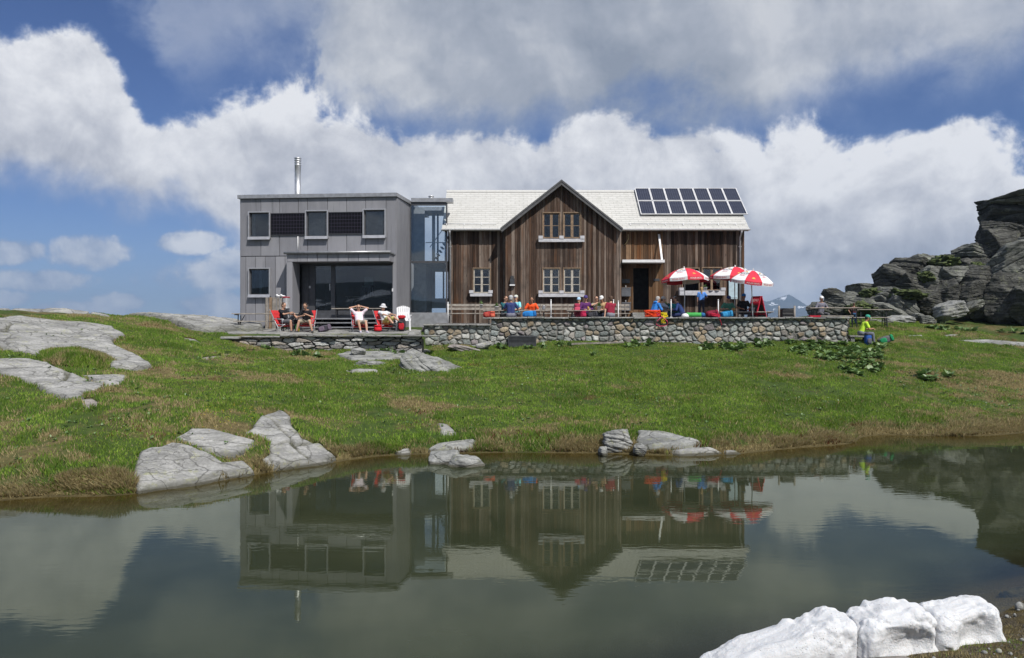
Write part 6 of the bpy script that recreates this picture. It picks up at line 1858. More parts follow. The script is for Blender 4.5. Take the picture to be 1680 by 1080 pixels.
# far right picnic sets
gR1 = gz(X(1364, 36.6), 42)
table('long picnic table behind the right end of the wall', X(1368, 36.4), 36.4, TERR_Z, X(1412, 36.4) - X(1326, 36.4), .6, .90)
bench('bench of the long picnic table behind the wall end', X(1362, 35.8), 35.8, TERR_Z, 2.0, .52)
rz0 = gz(X(1440, 38), 38) - .02
table('picnic table with many thin legs right of the hiker in neon yellow', X(1430, 38), 38.0, rz0, X(1457, 38) - X(1398, 38), .6, .80)
bench('bench in front of the picnic table right of the neon yellow hiker', X(1422, 37.3), 37.3, gz(X(1430, 37.3), 37.3), X(1461, 37.3) - X(1384, 37.3), .48)
# deck chairs
def deck_chair(label, p, yaw, ground_z):
    o = empty('deck_chair', label, 'deck chair', (p[0], p[1], ground_z), R(yaw), 'red deck chairs on the left terrace')
    h = p[2] - ground_z; W = .26
    b = MB(); n = 6; cs = []
    for i in range(n + 1):
        t = i / n; cs.append((-.24 + .46 * t, h - .03 - .06 * math.sin(math.pi * t)))
    for i in range(n): b.quad((-W + .03, cs[i][0], cs[i][1]), (W - .03, cs[i][0], cs[i][1]), (W - .03, cs[i + 1][0], cs[i + 1][1]), (-W + .03, cs[i + 1][0], cs[i + 1][1])); b.quad((-W + .03, cs[i][0], cs[i][1] - .012), (W - .03, cs[i][0], cs[i][1] - .012), (W - .03, cs[i + 1][0], cs[i + 1][1] - .012), (-W + .03, cs[i + 1][0], cs[i + 1][1] - .012))
    b.build('seat', M_RED, o, fix=False)
    b = MB()
    a0 = Vector((0, .22, h)); a1 = Vector((0, .54, h + .56))
    b.cbox((a0 + a1) / 2, (2 * W - .06, .025, (a1 - a0).length), Matrix.Rotation(-math.atan2(.32, .56), 3, 'X'), bev=.01); b.cbox(a1 - Vector((0, .045, .1)), (2 * W - .12, .07, .16), Matrix.Rotation(-math.atan2(.32, .56), 3, 'X'), bev=.025)
    b.build('backrest', M_RED, o)
    for s in (-1, 1):
        x = s * W
        b = MB()
        b.tube([(x, .57, h + .60), (x, .20, h - .02), (x, .02, 0.02), (x, -.06, .02)], .014, 6)
        b.tube([(x, -.26, h - .02), (x, .22, h - .01)], .014, 6); b.tube([(x, -.22, h - .02), (x, .34, .02)], .014, 6)
        b.tube([(x * 1.05, -.20, h + .19), (x * 1.05, .32, h + .22)], .017, 6); b.tube([(x * 1.05, -.16, h + .19), (x, -.10, h - .02)], .012, 6)
        b.build('side_frame', M_STEEL, o)
    return o
deck_chair('leftmost red deck chair, seen side on with the man crossing his legs', A1, 62, gzl(A1[0], A1[1]))
deck_chair('red deck chair under the man bent over a phone', A2, 0, gzl(A2[0], A2[1]))
deck_chair('red deck chair under the man with hands behind his head', A3, 22, gzl(A3[0], A3[1]))
deck_chair('red deck chair under the sunbather in the white hat', A4, 42, gzl(A4[0], A4[1]))
# white plastic armchair
M_PLAS = simple('white_plastic', (.74, .74, .76), .35, var=.04)
wx_, wy_ = X(661, 32.4), 32.5; wz = gzl(wx_, wy_)
o = empty('plastic_chair', 'white plastic armchair with slatted back behind the red and black rucksack', 'chair', (wx_, wy_, wz), R(8))
b = MB(); b.cbox((0, -.05, .40), (.50, .50, .04), bev=.015); b.build('seat', M_PLAS, o)
b = MB()
nb_ = 7
for i in range(nb_):
    x = -.24 + .48 * i / (nb_ - 1); hgt = .62 - .45 * x * x * 3.2
    b.bar((x * .9, .20, .40), (x, .34, .40 + hgt), .062, .02)
for zz in (.46, .72, .94): b.bar((-.25, .22 + (zz - .4) * .22, zz), (.25, .22 + (zz - .4) * .22, zz), .03, .05)
b.build('backrest', M_PLAS, o)
for s in (-1, 1):
    b = MB(); b.cbox((s * .30, -.02, .62), (.085, .56, .03), bev=.012); b.bar((s * .29, .20, .40), (s * .29, .24, .61), .05); b.build('armrest', M_PLAS, o)
    for t in (-1, 1):
        b = MB(); b.bar((s * .25, -.05 + t * .24, .61 if t < 0 else .40), (s * .28, -.05 + t * .27, 0), .06, .045); b.build('leg', M_PLAS, o)

# ------------------------------------------------------------------ parasols
M_URED = simple('parasol_red', (.60, .022, .05), .75, var=.06, bump=.1)
M_UWHT = simple('parasol_white', (.74, .73, .74), .75, var=.04, bump=.1)
M_INKB = simple('dark_print', (.05, .05, .09), .7)
M_INKR = simple('red_print', (.50, .03, .06), .7)
M_INKW = simple('white_print', (.75, .75, .75), .7)
M_INKG = simple('gold_print', (.55, .36, .08), .6)
def parasol(label, px, D, ptop, pbot, rad, phase, base_z, tilt=(0, 0), red_first=True):
    zt_, zb_ = Z(ptop, D), Z(pbot, D)
    x = X(px, D)
    root = empty('parasol', label, 'parasol', (x, D, base_z))
    TM = Matrix.Rotation(R(tilt[0]), 3, 'X') @ Matrix.Rotation(R(tilt[1]), 3, 'Y')
    hc = zb_ - base_z; H_ = zt_ - zb_; val = .14; rise = H_ - val
    apex = Vector((0, 0, hc + H_))
    def cp(r, phi, off=0.0):
        """point of the canopy at radius r (0..rad), angle phi; the cloth sags a little between ribs"""
        k = r / rad; m_ = (phi - R(phase)) % R(45); sag = .022 * k * math.sin(math.pi * m_ / R(45))
        chord = math.cos(R(22.5)) / math.cos(m_ - R(22.5))
        z = rise * (1 - (k ** 1.95)) - sag
        rr = r * (1 - .5 * (1 - chord))
        return TM @ Vector((rr * math.cos(phi) * (1 + off * .3), rr * math.sin(phi) * (1 + off * .3), z - rise + off)) + apex - TM @ Vector((0, 0, 0)) + Vector((0, 0, 0))
    def vp(phi, d, off=0.0):
        e = cp(rad, phi); n = TM @ Vector((math.cos(phi), math.sin(phi), 0)); return e + n * off - (TM @ Vector((0, 0, 1))) * d
    b = MB(); b.smooth = True
    for k in range(8):
        red = (k % 2 == 0) == red_first; b.cur = 0 if red else 1
        for i in range(7):
            for j in range(6):
                r0, r1 = .02 + (rad - .02) * i / 7, .02 + (rad - .02) * (i + 1) / 7
                p0, p1 = R(phase + 45 * k + 7.5 * j), R(phase + 45 * k + 7.5 * (j + 1))
                b.quad(cp(r0, p0), cp(r1, p0), cp(r1, p1), cp(r0, p1))
        for j in range(6):
            p0, p1 = R(phase + 45 * k + 7.5 * j), R(phase + 45 * k + 7.5 * (j + 1))
            b.quad(vp(p0, 0), vp(p0, val), vp(p1, val), vp(p1, 0))
    can = b.build('canopy', [M_URED, M_UWHT], root, fix=False)
    # lettering on the panels and valance
    L1 = text_mesh('ADLER', .17); L2 = text_mesh('BRÄU', .10); LV = text_mesh('ADLER BRÄU', .095)
    bd_, br_, bw_, bg_ = MB(), MB(), MB(), MB()
    for k in range(8):
        red = (k % 2 == 0) == red_first; pc = R(phase + 45 * k + 22.5)
        if math.sin(pc) > .35: continue
        if not red:
            for (vs, fs), rc, tb in ((L1, rad * .58, bd_), (L2, rad * .72, br_)):
                tb.add([cp(max(.05, rc - q.y), pc + q.x / (rc - q.y * .5), .012) for q in vs], fs)
        c_ = [cp(rad * (.42 if not red else .84) - dy, pc + dx / (rad * (.42 if not red else .84)), .014) for dx, dy in ((-.07, -.035), (.07, -.035), (.05, .035), (0, .055), (-.05, .035))]
        bg_.add(c_, [(0, 1, 2, 3, 4)])
        vs, fs = LV; (bw_ if red else br_).add([vp(pc + q.x / rad, val * .5 - q.y, .012) for q in vs], fs)
    bd_.build('lettering', M_INKB, can, fix=False); br_.build('lettering', M_INKR, can, fix=False); bw_.build('lettering', M_INKW, can, fix=False); bg_.build('emblem', M_INKG, can, fix=False)
    b = MB()
    hub = apex + TM @ Vector((0, 0, -.42))
    for k in range(8):
        p = R(phase + 45 * k)
        b.tube([cp(.04, p, -.015), cp(rad * .5, p, -.015), cp(rad, p, -.012)], .008, 5); b.tube([hub, cp(rad * .52, p, -.018)], .007, 5)
    b.build('ribs', M_WHITE, root)
    b = MB(); b.tube([(0, 0, 0.0), hub - Vector((0, 0, .25)), hub, apex + TM @ Vector((0, 0, .03))], .021, 10); b.ball(apex + TM @ Vector((0, 0, .05)), .03, 8, 6); b.build('pole', M_WHITE, root)
    b = MB(); b.lathe([(.24, 0), (.24, .05), (.20, .08), (.04, .09), (.035, .32)], (0, 0, 0), 18); b.build('base', M_DGREY, root)
    return root
parasol('red and white parasol on its own left of the serving hatch', 1122.5, 33.6, 440.5, 463, .98, 219, TERR_Z, (-3, -3), False)
parasol('upper red and white parasol in front of the hut corner', 1206, 34.4, 438, 459, 1.06, 244, TERR_Z, (2, 2), True)
parasol('tilted red and white parasol nearest the right, over the rail table', 1235.5, 33.2, 444, 466, .90, 236, TERR_Z, (7, 6), True)

# ------------------------------------------------------------------ white posts
for i, (px_, D_, py0, py1, lab) in enumerate(((735, 33.6, 497, 531, 'white metal post at the left end of the long hut bench'),
                                               (904, 33.0, 493, 521, 'white post on the wall right of the blue rucksack'),
                                               (1006.5, 33.4, 493, 521, 'left white post of the pair beside the hanging crates'),
                                               (1014.5, 33.2, 495, 521, 'right white post of the pair beside the hanging crates'),
                                               (1101, 33.0, 493, 520, 'white post beside the coiled ropes on the wall'),
                                               (1178.5, 33.2, 493, 513, 'short white post at the left end of the rail table'))):
    o = empty('rail_post', lab, 'post', (X(px_, D_), D_, TERR_Z if D_ > 33.0 else 3.25))
    b = MB(); zz = Z(py0, D_) - o.location.z
    b.tube([(0, 0, 0), (0, 0, zz)], .022, 8); b.box(-.05, .05, -.05, .05, 0, .02); b.build('pole', M_WHITE, o)
    b = MB(); b.ball((0, 0, zz + .01), .032, 8, 6); b.build('cap', M_WHITE, o)
# A-frame board
o = empty('sandwich_board', 'red A-frame board with a white word at the top under the right parasol', 'sign', (X(1243, 34.2), 34.3, TERR_Z), R(-62))
zh = Z(486, 34.3) - TERR_Z
for s in (-1, 1):
    b = MB(); W_ = .27
    for x in (-1, 1): b.bar((x * (W_ - .03), s * .42, 0), (x * (W_ - .03), s * .03, zh - .02), .06, .03)
    for t in (.08, .42, .74, .97): b.bar((-W_, s * (.42 - .39 * t), zh * t), (W_, s * (.42 - .39 * t), zh * t), .03, .07)
    q = [(-W_ + .02, s * (.42 - .39 * .76) + s * .012, zh * .76), (W_ - .02, s * (.42 - .39 * .76) + s * .012, zh * .76), (W_ - .02, s * .045, zh * .97), (-W_ + .02, s * .045, zh * .97)]
    b.quad(*q); b.build('frame', M_URED, o, fix=False)
    b = MB()
    for t0, t1 in ((.1, .40), (.44, .72)):
        b.quad((-W_ + .05, s * (.42 - .39 * t0), zh * t0), (W_ - .05, s * (.42 - .39 * t0), zh * t0), (W_ - .05, s * (.42 - .39 * t1), zh * t1), (-W_ + .05, s * (.42 - .39 * t1), zh * t1))
    b.build('board', M_DGREY, o, fix=False)
    vs, fs = text_mesh('MENU', .15); b = MB(); sl_ = math.atan2(.39, zh)
    b.add([(-s * q.x if s > 0 else q.x, s * (.42 - .39 * .86) + s * .03 - s * q.y * .39 / zh, zh * .86 + q.y) for q in vs], fs); b.build('lettering', M_INKW, o, fix=False)
# purple tarpaulin draped on the step
b = MB(); xs = np.linspace(X(1124, 35.3), X(1182, 35.3), 26)
for i in range(25):
    for (ya, za), (yb_, zb_) in zip(((35.50, 3.34), (35.42, 3.32), (35.38, 3.15), (35.34, 2.95)), ((35.42, 3.32), (35.38, 3.15), (35.34, 2.95), (35.31, 2.86))):
        w0 = .03 * math.sin(i * 1.9); w1 = .03 * math.sin((i + 1) * 1.9)
        b.quad((xs[i], ya + w0, za), (xs[i + 1], ya + w1, za), (xs[i + 1], yb_ + w1, zb_), (xs[i], yb_ + w0, zb_))
b.smooth = True
tag(b.build('tarpaulin', cloth((.13, .12, .24)), fix=False), 'purple grey tarpaulin hanging from the platform behind the rucksacks', 'tarpaulin')

# ------------------------------------------------------------------ pots, packs, ropes
M_POT = simple('pale_pot', (.50, .50, .52), .6, var=.1)
def leafy(mb, c, n, L, Wd, rs, spread=1.0, tilt=(20, 70)):
    """arching broad leaves round a point"""
    for i in range(n):
        a = rs.uniform(0, 2 * math.pi); el = R(rs.uniform(*tilt)); l = L * rs.uniform(.6, 1.15); w = Wd * rs.uniform(.7, 1.2)
        d = Vector((math.cos(a), math.sin(a), 0)); s = Vector((-d.y, d.x, 0)); p0 = Vector(c) + d * rs.uniform(0, .25) * spread * L
        rows = []
        for k in range(5):
            t = k / 4; r = l * (t * math.cos(el)) ; z = l * (t * math.sin(el) - .55 * t * t * math.cos(el) * .9)
            ww = w * (.10, .85, 1.0, .72, .05)[k]; mid = p0 + d * r + Vector((0, 0, z))
            rows.append((mid - s * ww + Vector((0, 0, .22 * ww)), mid, mid + s * ww + Vector((0, 0, .22 * ww))))
        mb.rnd = rs.random()
        for k in range(4):
            for q in (0, 1): mb.quad(rows[k][q], rows[k][q + 1], rows[k + 1][q + 1], rows[k + 1][q])
m = MT('dock_leaf'); r = m.attr('rnd'); c = m.coord('Object')
cc = m.ramp(m.math('ADD', m.math('MULTIPLY', r, .7), m.math('MULTIPLY', m.noise(c, 4, 3), .3)), [(.15, (.070, .13, .036)), (.5, (.12, .205, .06)), (.85, (.20, .29, .11))])
pb_ = m.n('ShaderNodeBsdfPrincipled'); m.l(cc, pb_.inputs['Base Color']); pb_.inputs['Roughness'].default_value = .42
tl_ = m.n('ShaderNodeBsdfTranslucent'); m.l(m.mix(.3, cc, (.12, .2, .03, 1)), tl_.inputs[0])
mx = m.n('ShaderNodeMixShader'); mx.inputs[0].default_value = .22; m.l(pb_.outputs[0], mx.inputs[1]); m.l(tl_.outputs[0], mx.inputs[2])
M_LEAF = m.done(mx.outputs[0])
for px_, py_, D_, z_, lab in ((789.5, 503, 36.2, Z(505.5, 36.2), 'small pale pot with herbs on the long hut bench backrest'), (814.5, 508, 33.9, TERR_Z + .72, 'flower pot with a spiky green plant on the first terrace table'),
                              (983, 500, 33.9, TERR_Z + .72, 'pot with green leaves on the second terrace table'), (1092, 505, 34.1, TERR_Z + .74, 'small green pot plant on the third terrace table'),
                              (1157, 475, 37.0, Z(477.5, 37.0), 'green pot plant on the serving hatch sill'), (1235, 505, 33.8, TERR_Z + .66, 'pot plant at the foot of the red sign on the rail table')):
    o = empty('flower_pot', lab, 'flower pot', (X(px_, D_), D_, z_))
    b = MB(); b.lathe([(.065, 0), (.085, .14), (.092, .14), (.092, .165), (.075, .165), (.07, .13)], (0, 0, 0), 14); b.build('pot', M_POT, o)
    b = MB(); leafy(b, (0, 0, .13), 26, .22, .028, random.Random(int(px_)), .4, (35, 85)); b.build('plant', M_LEAF, o, fix=False)

def pack(name, label, cat, p, size, col, col2, rz=0, lay=0, seed=1):
    """rucksack: stuffed body, lid, pocket, shoulder straps"""
    o = empty(name, label, cat, p, R(rz)); w, d, h = size; rs = np.random.RandomState(seed)
    T = Matrix.Rotation(R(lay), 4, 'Y') if lay else Matrix.Identity(4)
    if lay: T = Matrix.Translation((0, 0, w / 2)) @ T @ Matrix.Translation((0, 0, -h / 2))
    V, Fc = cubesphere(14); q = np.sign(V) * np.abs(V) ** .62
    def blob(c_, s_, nm, cl):
        P = q * (np.array(s_) / 2) * (1 + .10 * fbm(V[:, 0] * 2 + seed, V[:, 1] * 2, V[:, 2] * 2, 3))[:, None] + np.array(c_)
        ob = np_mesh(nm, P, Fc, cloth(cl), True, parent=o); ob.data.transform(T); return ob
    blob((0, 0, h * .46), (w, d, h * .92), 'pack_body', col); blob((0, -.01, h * .93), (w * .98, d * 1.02, h * .24), 'lid', col2); blob((0, -d * .48, h * .34), (w * .72, d * .45, h * .46), 'pocket', col2)
    for s in (-1, 1):
        b = MB(); b.tube([(s * w * .26, d * .42, h * .84), (s * w * .30, d * .72, h * .58), (s * w * .34, d * .44, h * .12)], .018, 5); ob = b.build('strap', cloth(BLK), o); ob.data.transform(T)
    return o
wt_ = 3.25; wy2 = 32.62
pack('rucksack', 'red rucksack lying on the wall left of the man in navy', 'rucksack', (X(800, wy2), wy2 + .2, wt_), (.24, .20, .38), (.30, .035, .035), (.40, .07, .05), 10, 80, 2)
pack('stuff_sack', 'small orange red sack beside the red rucksack on the wall', 'sack', (X(808, wy2), wy2 + .2, wt_), (.20, .18, .24), (.55, .10, .06), (.55, .13, .08), 0, 0, 3)
pack('rucksack', 'bright blue rucksack lying on the wall right of the man in navy', 'rucksack', (X(868, wy2), wy2 + .15, wt_), (.26, .24, .55), (.02, .22, .58), (.02, .14, .40), 0, 85, 4)
pack('rucksack', 'pink rucksack standing behind the second table', 'rucksack', (X(947, 34.2), 34.3, SEAT), (.26, .22, .55), (.52, .08, .14), (.42, .05, .10), 10, 0, 5)
pack('rucksack', 'black rucksack lying on the wall in front of the purple hiker', 'rucksack', (X(972, wy2), wy2 + .2, wt_), (.22, .22, .42), (.03, .03, .035), (.05, .05, .06), 0, 80, 6)
pack('jacket_bundle', 'crimson jacket hanging over the wall edge by the black rucksack', 'jacket', (X(957, wy2), wy2 + .2, wt_), (.24, .22, .26), (.40, .02, .07), (.40, .02, .07), 30, 0, 7)
pack('rucksack', 'dark red rucksack with loose straps lying on the wall', 'rucksack', (X(1169, wy2), wy2 + .15, wt_), (.28, .26, .50), (.16, .015, .03), (.22, .02, .045), 0, 80, 8)
pack('rucksack', 'blue rucksack with red trim right of the dark red one on the wall', 'rucksack', (X(1193, wy2), wy2 + .15, wt_), (.26, .24, .48), (.02, .17, .36), (.04, .26, .50), 0, 82, 9)
pack('rucksack', 'grey and purple rucksack on the ground right of the phone user', 'rucksack', (X(532, 31.6), 31.6, gzl(X(532, 31.6), 31.6)), (.26, .24, .50), (.06, .055, .07), (.14, .11, .15), 0, 75, 10)
pack('rucksack', 'red and black rucksack standing against the white plastic chair', 'rucksack', (X(659, 31.9), 31.9, gzl(X(659, 31.9), 31.9)), (.30, .24, .62), (.04, .035, .04), (.42, .02, .03), 0, 0, 11)
pack('towel_bundle', 'bright red bag and cloth bundle under the white hat sunbather', 'bag', (X(620, 31.7), 31.7, gzl(X(620, 31.7), 31.7)), (.30, .30, .26), (.55, .02, .03), (.55, .02, .03), 20, 0, 12)
pack('rucksack', 'blue rucksack on the grass at the neon yellow hiker\'s feet', 'rucksack', (X(1424, 32.2), 32.2, gz(X(1424, 32.2), 32.2)), (.26, .22, .50), (.03, .09, .33), (.10, .10, .13), 10, 0, 13)
pack('rucksack', 'green topped grey rucksack lying in the grass right of the seated hiker', 'rucksack', (X(1452, 32.6), 32.6, gz(X(1452, 32.6), 32.6)), (.30, .30, .58), (.12, .12, .13), (.02, .24, .10), -15, 70, 14)
# green sleeping mat roll with blue end
o = empty('mat_roll', 'bright green rolled mat lying on the wall beside the white helmet', 'mat', (X(1141, wy2), wy2 + .15, wt_ + .10))
b = MB(); b.lathe([(.02, -.36), (.075, -.36), (.10, -.30), (.095, -.1), (.105, .05), (.09, .18), (.10, .26)], (0, 0, 0), 14); ob = b.build('roll', cloth((.06, .34, .08)), o); ob.data.transform(Matrix.Rotation(R(90), 4, 'Y'))
b = MB(); b.lathe([(.10, .262), (.095, .34), (.07, .42), (.02, .44)], (0, 0, 0), 14); ob = b.build('end_bag', cloth((.03, .12, .28)), o); ob.data.transform(Matrix.Rotation(R(90), 4, 'Y'))
# white helmet
b = MB(); prof = [(.155 * math.sin(t), .125 * math.cos(t)) for t in np.linspace(math.pi / 2 + .25, .05, 10)]
o = empty('climbing_helmet', 'white climbing helmet resting on the wall left of the green mat', 'helmet', (X(1124, wy2), wy2, wt_ + .04))
b.lathe(prof, (0, 0, 0), 18); b.build('shell', M_PLAS, o)
b = MB(); b.tube([(.15 * math.cos(a), .15 * math.sin(a), -.03) for a in np.linspace(0, 2 * math.pi, 17)], .01, 5); b.build('rim', M_DGREY, o)
# ropes
def rope(label, p, col, n, w, d, h, seed, tail=None, rad=.011):
    rs = random.Random(seed); pts = []
    for i in range(n * 12):
        a = 2 * math.pi * i / 12; k = 1 + .18 * math.sin(i * .37 + seed) + rs.uniform(-.06, .06)
        pts.append((p[0] + w * k * math.cos(a) + rs.uniform(-.01, .01) , p[1] + d * k * math.sin(a * 1.02 + .4), p[2] + h * (.5 + .5 * math.sin(i * .23 + a * .5)) + rs.uniform(-.01, .01)))
    if tail: pts += tail
    b = MB(); b.tube(pts, rad, 5)
    o = b.build('rope', cloth(col)); return tag(o, label, 'rope')
rope('big coil of orange red rope on the wall below the blue jacket', (X(1071, wy2), wy2, wt_ + .02), (.72, .07, .02), 26, .30, .16, .26, 3, rad=.016)
pk = WALL_Y - .19
rope('bundle of yellow rope slung over the wall edge', (X(1089, wy2), wy2 - .1, wt_ + .02), (.60, .48, .02), 12, .13, .14, .16, 5, [(X(1088 + 4 * math.sin(i * 1.3), 32.3), pk - .02 * (i % 3), 3.30 - .30 * abs(math.sin(i * .55))) for i in range(22)], rad=.014)
rope('pink rope loops hanging down the wall beside the yellow rope', (X(1083, wy2), wy2 - .05, wt_ + .02), (.70, .07, .16), 6, .14, .12, .10, 6, [(X(1086 + 10 * math.sin(i * .9), 32.3), pk - .03 - .02 * (i % 2), 3.28 - .40 * abs(math.sin(i * .45))) for i in range(20)], rad=.013)
rope('red rope hanging over the wall from the dark red rucksack', (X(1172, wy2), wy2 - .12, wt_ + .03), (.42, .02, .05), 5, .20, .10, .12, 7, [(X(1178, 32.3), pk + .04, 3.30), (X(1181, 32.3), pk, 3.18), (X(1184, 32.3), pk - .01, 2.95), (X(1183, 32.3), pk - .02, 2.90)], rad=.014)
b = MB(); b.cbox((X(1333, 33.2), 33.0, 3.29), (.42, .28, .06), bev=.012); b.cbox((X(1333, 33.2), 33.0, 3.325), (.46, .32, .015), bev=.005)
tag(b.build('tray', M_URED), 'red tray left on the wall near its right end', 'tray')
# posts and dark basket
for px_, lab in ((1278, 'left wooden stake beside the dark basket'), (1303.5, 'right wooden stake beside the dark basket')):
    b = MB(); b.tube([(X(px_, 33.1), 33.1, TERR_Z), (X(px_, 33.1), 33.1, Z(502, 33.1))], [.045, .04], 8); tag(b.build('stake', M_WOODG), lab, 'post')
o = empty('dark_basket', 'dark woven basket between two wooden stakes on the terrace', 'basket', (X(1291, 33.3), 33.3, TERR_Z))
b = MB(); z1 = Z(507, 33.3) - TERR_Z
for i in range(5): b.cbox((0, 0, .06 + i * (z1 - .06) / 5 + .05), (.50 + .004 * (i % 2), .40, (z1 - .06) / 5 - .012), bev=.02)
b.box(-.23, .23, -.18, .18, .0, z1 - .05); b.build('basket_body', M_BLACK, o)
b = MB(); b.tube([(-.25, -.2, z1), (.25, -.2, z1), (.25, .2, z1), (-.25, .2, z1), (-.25, -.2, z1)], .022, 6); b.build('rim', M_BLACK, o)
# plank stack, bin, shoes
bz = 2.72; D_ = 34.6
o = empty('plank_stack', 'bundle of upright grey brown planks leaning by the annex', 'planks', (X(448, D_), D_, bz))
rs = random.Random(5)
for px0, px1 in ((435.5, 440), (441, 446), (447, 453), (454.2, 458), (459, 464.5)):
    b = MB(); a, c_ = X(px0, D_) - X(448, D_), X(px1, D_) - X(448, D_)
    b.cbox(((a + c_) / 2, rs.uniform(-.03, .03), (Z(488, D_) - bz) / 2), (c_ - a, .05, Z(488 + rs.uniform(-1, 1), D_) - bz), Matrix.Rotation(R(rs.uniform(-1, 1)), 3, 'Y'), bev=.008); b.build('plank', M_WOODG if px0 != 441 else M_WOODL, o)
o = empty('mesh_bin', 'grey cylindrical bin with red rim right of the plank stack', 'bin', (X(470, D_), D_ - .05, bz))
hb_ = Z(488, D_) - bz
b = MB(); b.lathe([(.14, 0), (.14, hb_ * .33), (.146, hb_ * .33), (.146, hb_ * .345), (.14, hb_ * .345), (.14, hb_ * .66), (.146, hb_ * .66), (.146, hb_ * .675), (.14, hb_ * .675), (.14, hb_)], (0, 0, 0), 18); b.build('bin_body', M_ZINC, o)
b = MB(); b.tube([(.143 * math.cos(a), .143 * math.sin(a), hb_) for a in np.linspace(0, 2 * math.pi, 19)], .018, 6); b.build('rim', M_URED, o)
for dx, lab in ((-.16, 'left white shoe drying on top of the plank stack'), (.02, 'right white shoe drying on top of the plank stack')):
    o = empty('shoe', lab, 'shoe', (X(463, D_) + dx, D_, Z(487.2, D_)), R(20))
    b = MB(); b.ball((0, 0, .035), (.12, .045, .035), 12, 7); b.ball((-.06, 0, .07), (.055, .042, .045), 10, 6); b.build('upper', M_PLAS, o)
    b = MB(); b.cbox((0, 0, .008), (.25, .085, .016), bev=.006); b.build('sole', M_SHOE, o)
# bottles by the first chair
for px_, col, lab in ((486, (.03, .16, .05), 'green bottle standing between the first two deck chairs'), (490, (.45, .38, .05), 'yellow drink bottle standing between the first two deck chairs')):
    o = empty('bottle', lab, 'bottle', (X(px_, 31.6), 31.6, gzl(X(px_, 31.6), 31.6)))
    b = MB(); b.lathe([(.04, 0), (.042, .18), (.015, .25), (.015, .29)], (0, 0, 0), 12); b.build('bottle_body', simple('bottle_glass', col, .2), o)
    b = MB(); b.lathe([(.018, .291), (.018, .315), (.002, .317)], (0, 0, 0), 10); b.build('cap', M_DGREY, o)
# table clutter: plates and glasses
rs = random.Random(12)
for i, (px_, D_, z_, kind, lab) in enumerate(((1085, 33.9, TERR_Z + .74, 'plate', 'white plate on the third terrace table'), (1166, 36.95, Z(477.4, 36.95), 'plate', 'white plates on the hatch sill right of the pot plant'),
                                              (1176, 36.95, Z(477.4, 36.95), 'plate', 'white plate at the right end of the hatch sill'), (892, 33.8, TERR_Z + .72, 'jug', 'grey jug on the right end of the first terrace table'),
                                              (965, 33.7, TERR_Z + .72, 'glass', 'beer glass in front of the purple hiker'), (1204, 33.6, TERR_Z + .66, 'glass', 'glass between the two men at the rail table'))):
    o = empty({'plate': 'plate', 'jug': 'jug', 'glass': 'drinking_glass'}[kind], lab, kind, (X(px_, D_), D_, z_ + .002))
    b = MB()
    if kind == 'plate': b.lathe([(.07, 0), (.13, .018), (.125, .022), (.06, .008)], (0, 0, 0), 18); b.build('dish', M_PLAS, o)
    elif kind == 'jug':
        b.lathe([(.06, 0), (.075, .08), (.05, .17), (.058, .20)], (0, 0, 0), 16); b.build('jug_body', M_ZINC, o)
        b = MB(); b.tube([(.055, 0, .16), (.11, 0, .14), (.11, 0, .07), (.07, 0, .05)], .009, 6); b.build('handle', M_ZINC, o)
    else: b.lathe([(.032, 0), (.038, .15), (.036, .15), (.030, .01)], (0, 0, 0), 14); b.build('glass_body', simple('beer', (.45, .24, .03), .15), o)
# black box and pale beam at the wall foot
o = empty('ventilation_box', 'dark grey metal box standing at the foot of the terrace wall', 'metal box', (X(857, 31.9), 32.1, 1.95))
x0, x1 = X(833.5, 31.9) - X(857, 31.9), X(880, 31.9) - X(857, 31.9); z0, z1 = Z(570, 31.9) - 1.95, Z(551, 31.9) - 1.95
b = MB(); b.cbox(((x0 + x1) / 2, .05, (z0 + z1) / 2), (x1 - x0, .5, z1 - z0), bev=.012); b.build('box_body', M_DGREY, o)
b = MB()
for k in range(4): b.box(x0 + .04, x1 - .04, -.212, -.203, z0 + .22 + k * .06, z0 + .235 + k * .06)
b.build('louvre', M_BLACK, o)
b = MB(); xa, xb = X(938, 31.6), X(1024, 31.6); ya = 31.75
b.bar((xa, ya, Z(564.5, ya)), (xb, ya, Z(561.5, ya)), .10, .07)
tag(b.build('timber_beam', M_WOODG), 'pale timber beam lying in the grass along the wall foot', 'beam')
# ------------------------------------------------------------------ old snow on the near bank
m = MT('old_snow'); c = m.coord('World')
cc = m.mix(m.sm(m.noise(c, 6, 6, .65), .45, .75, 0, .35), (.64, .65, .67, 1), (.46, .46, .46, 1))
dirt = m.math('MULTIPLY', m.sm(m.noise(c, 75, 3, .6), .63, .69), m.sm(m.noise(c, 5, 4, .6), .46, .60))
cc = m.mix(dirt, cc, (.10, .085, .07, 1))
q = m.n('ShaderNodeBsdfPrincipled'); m.l(cc, q.inputs['Base Color']); q.inputs['Roughness'].default_value = .9; q.inputs['Specular IOR Level'].default_value = .2
q.inputs['Subsurface Weight'].default_value = .3; q.inputs['Subsurface Radius'].default_value = (.06, .08, .10); q.inputs['Subsurface Scale'].default_value = .5
m.l(m.bump(m.math('ADD', m.noise(c, 60, 5, .7), m.math('MULTIPLY', m.noise(c, 14, 4, .6), 1.5)), .75, .016), q.inputs['Normal'])
M_SNOW = m.done(q.outputs[0])
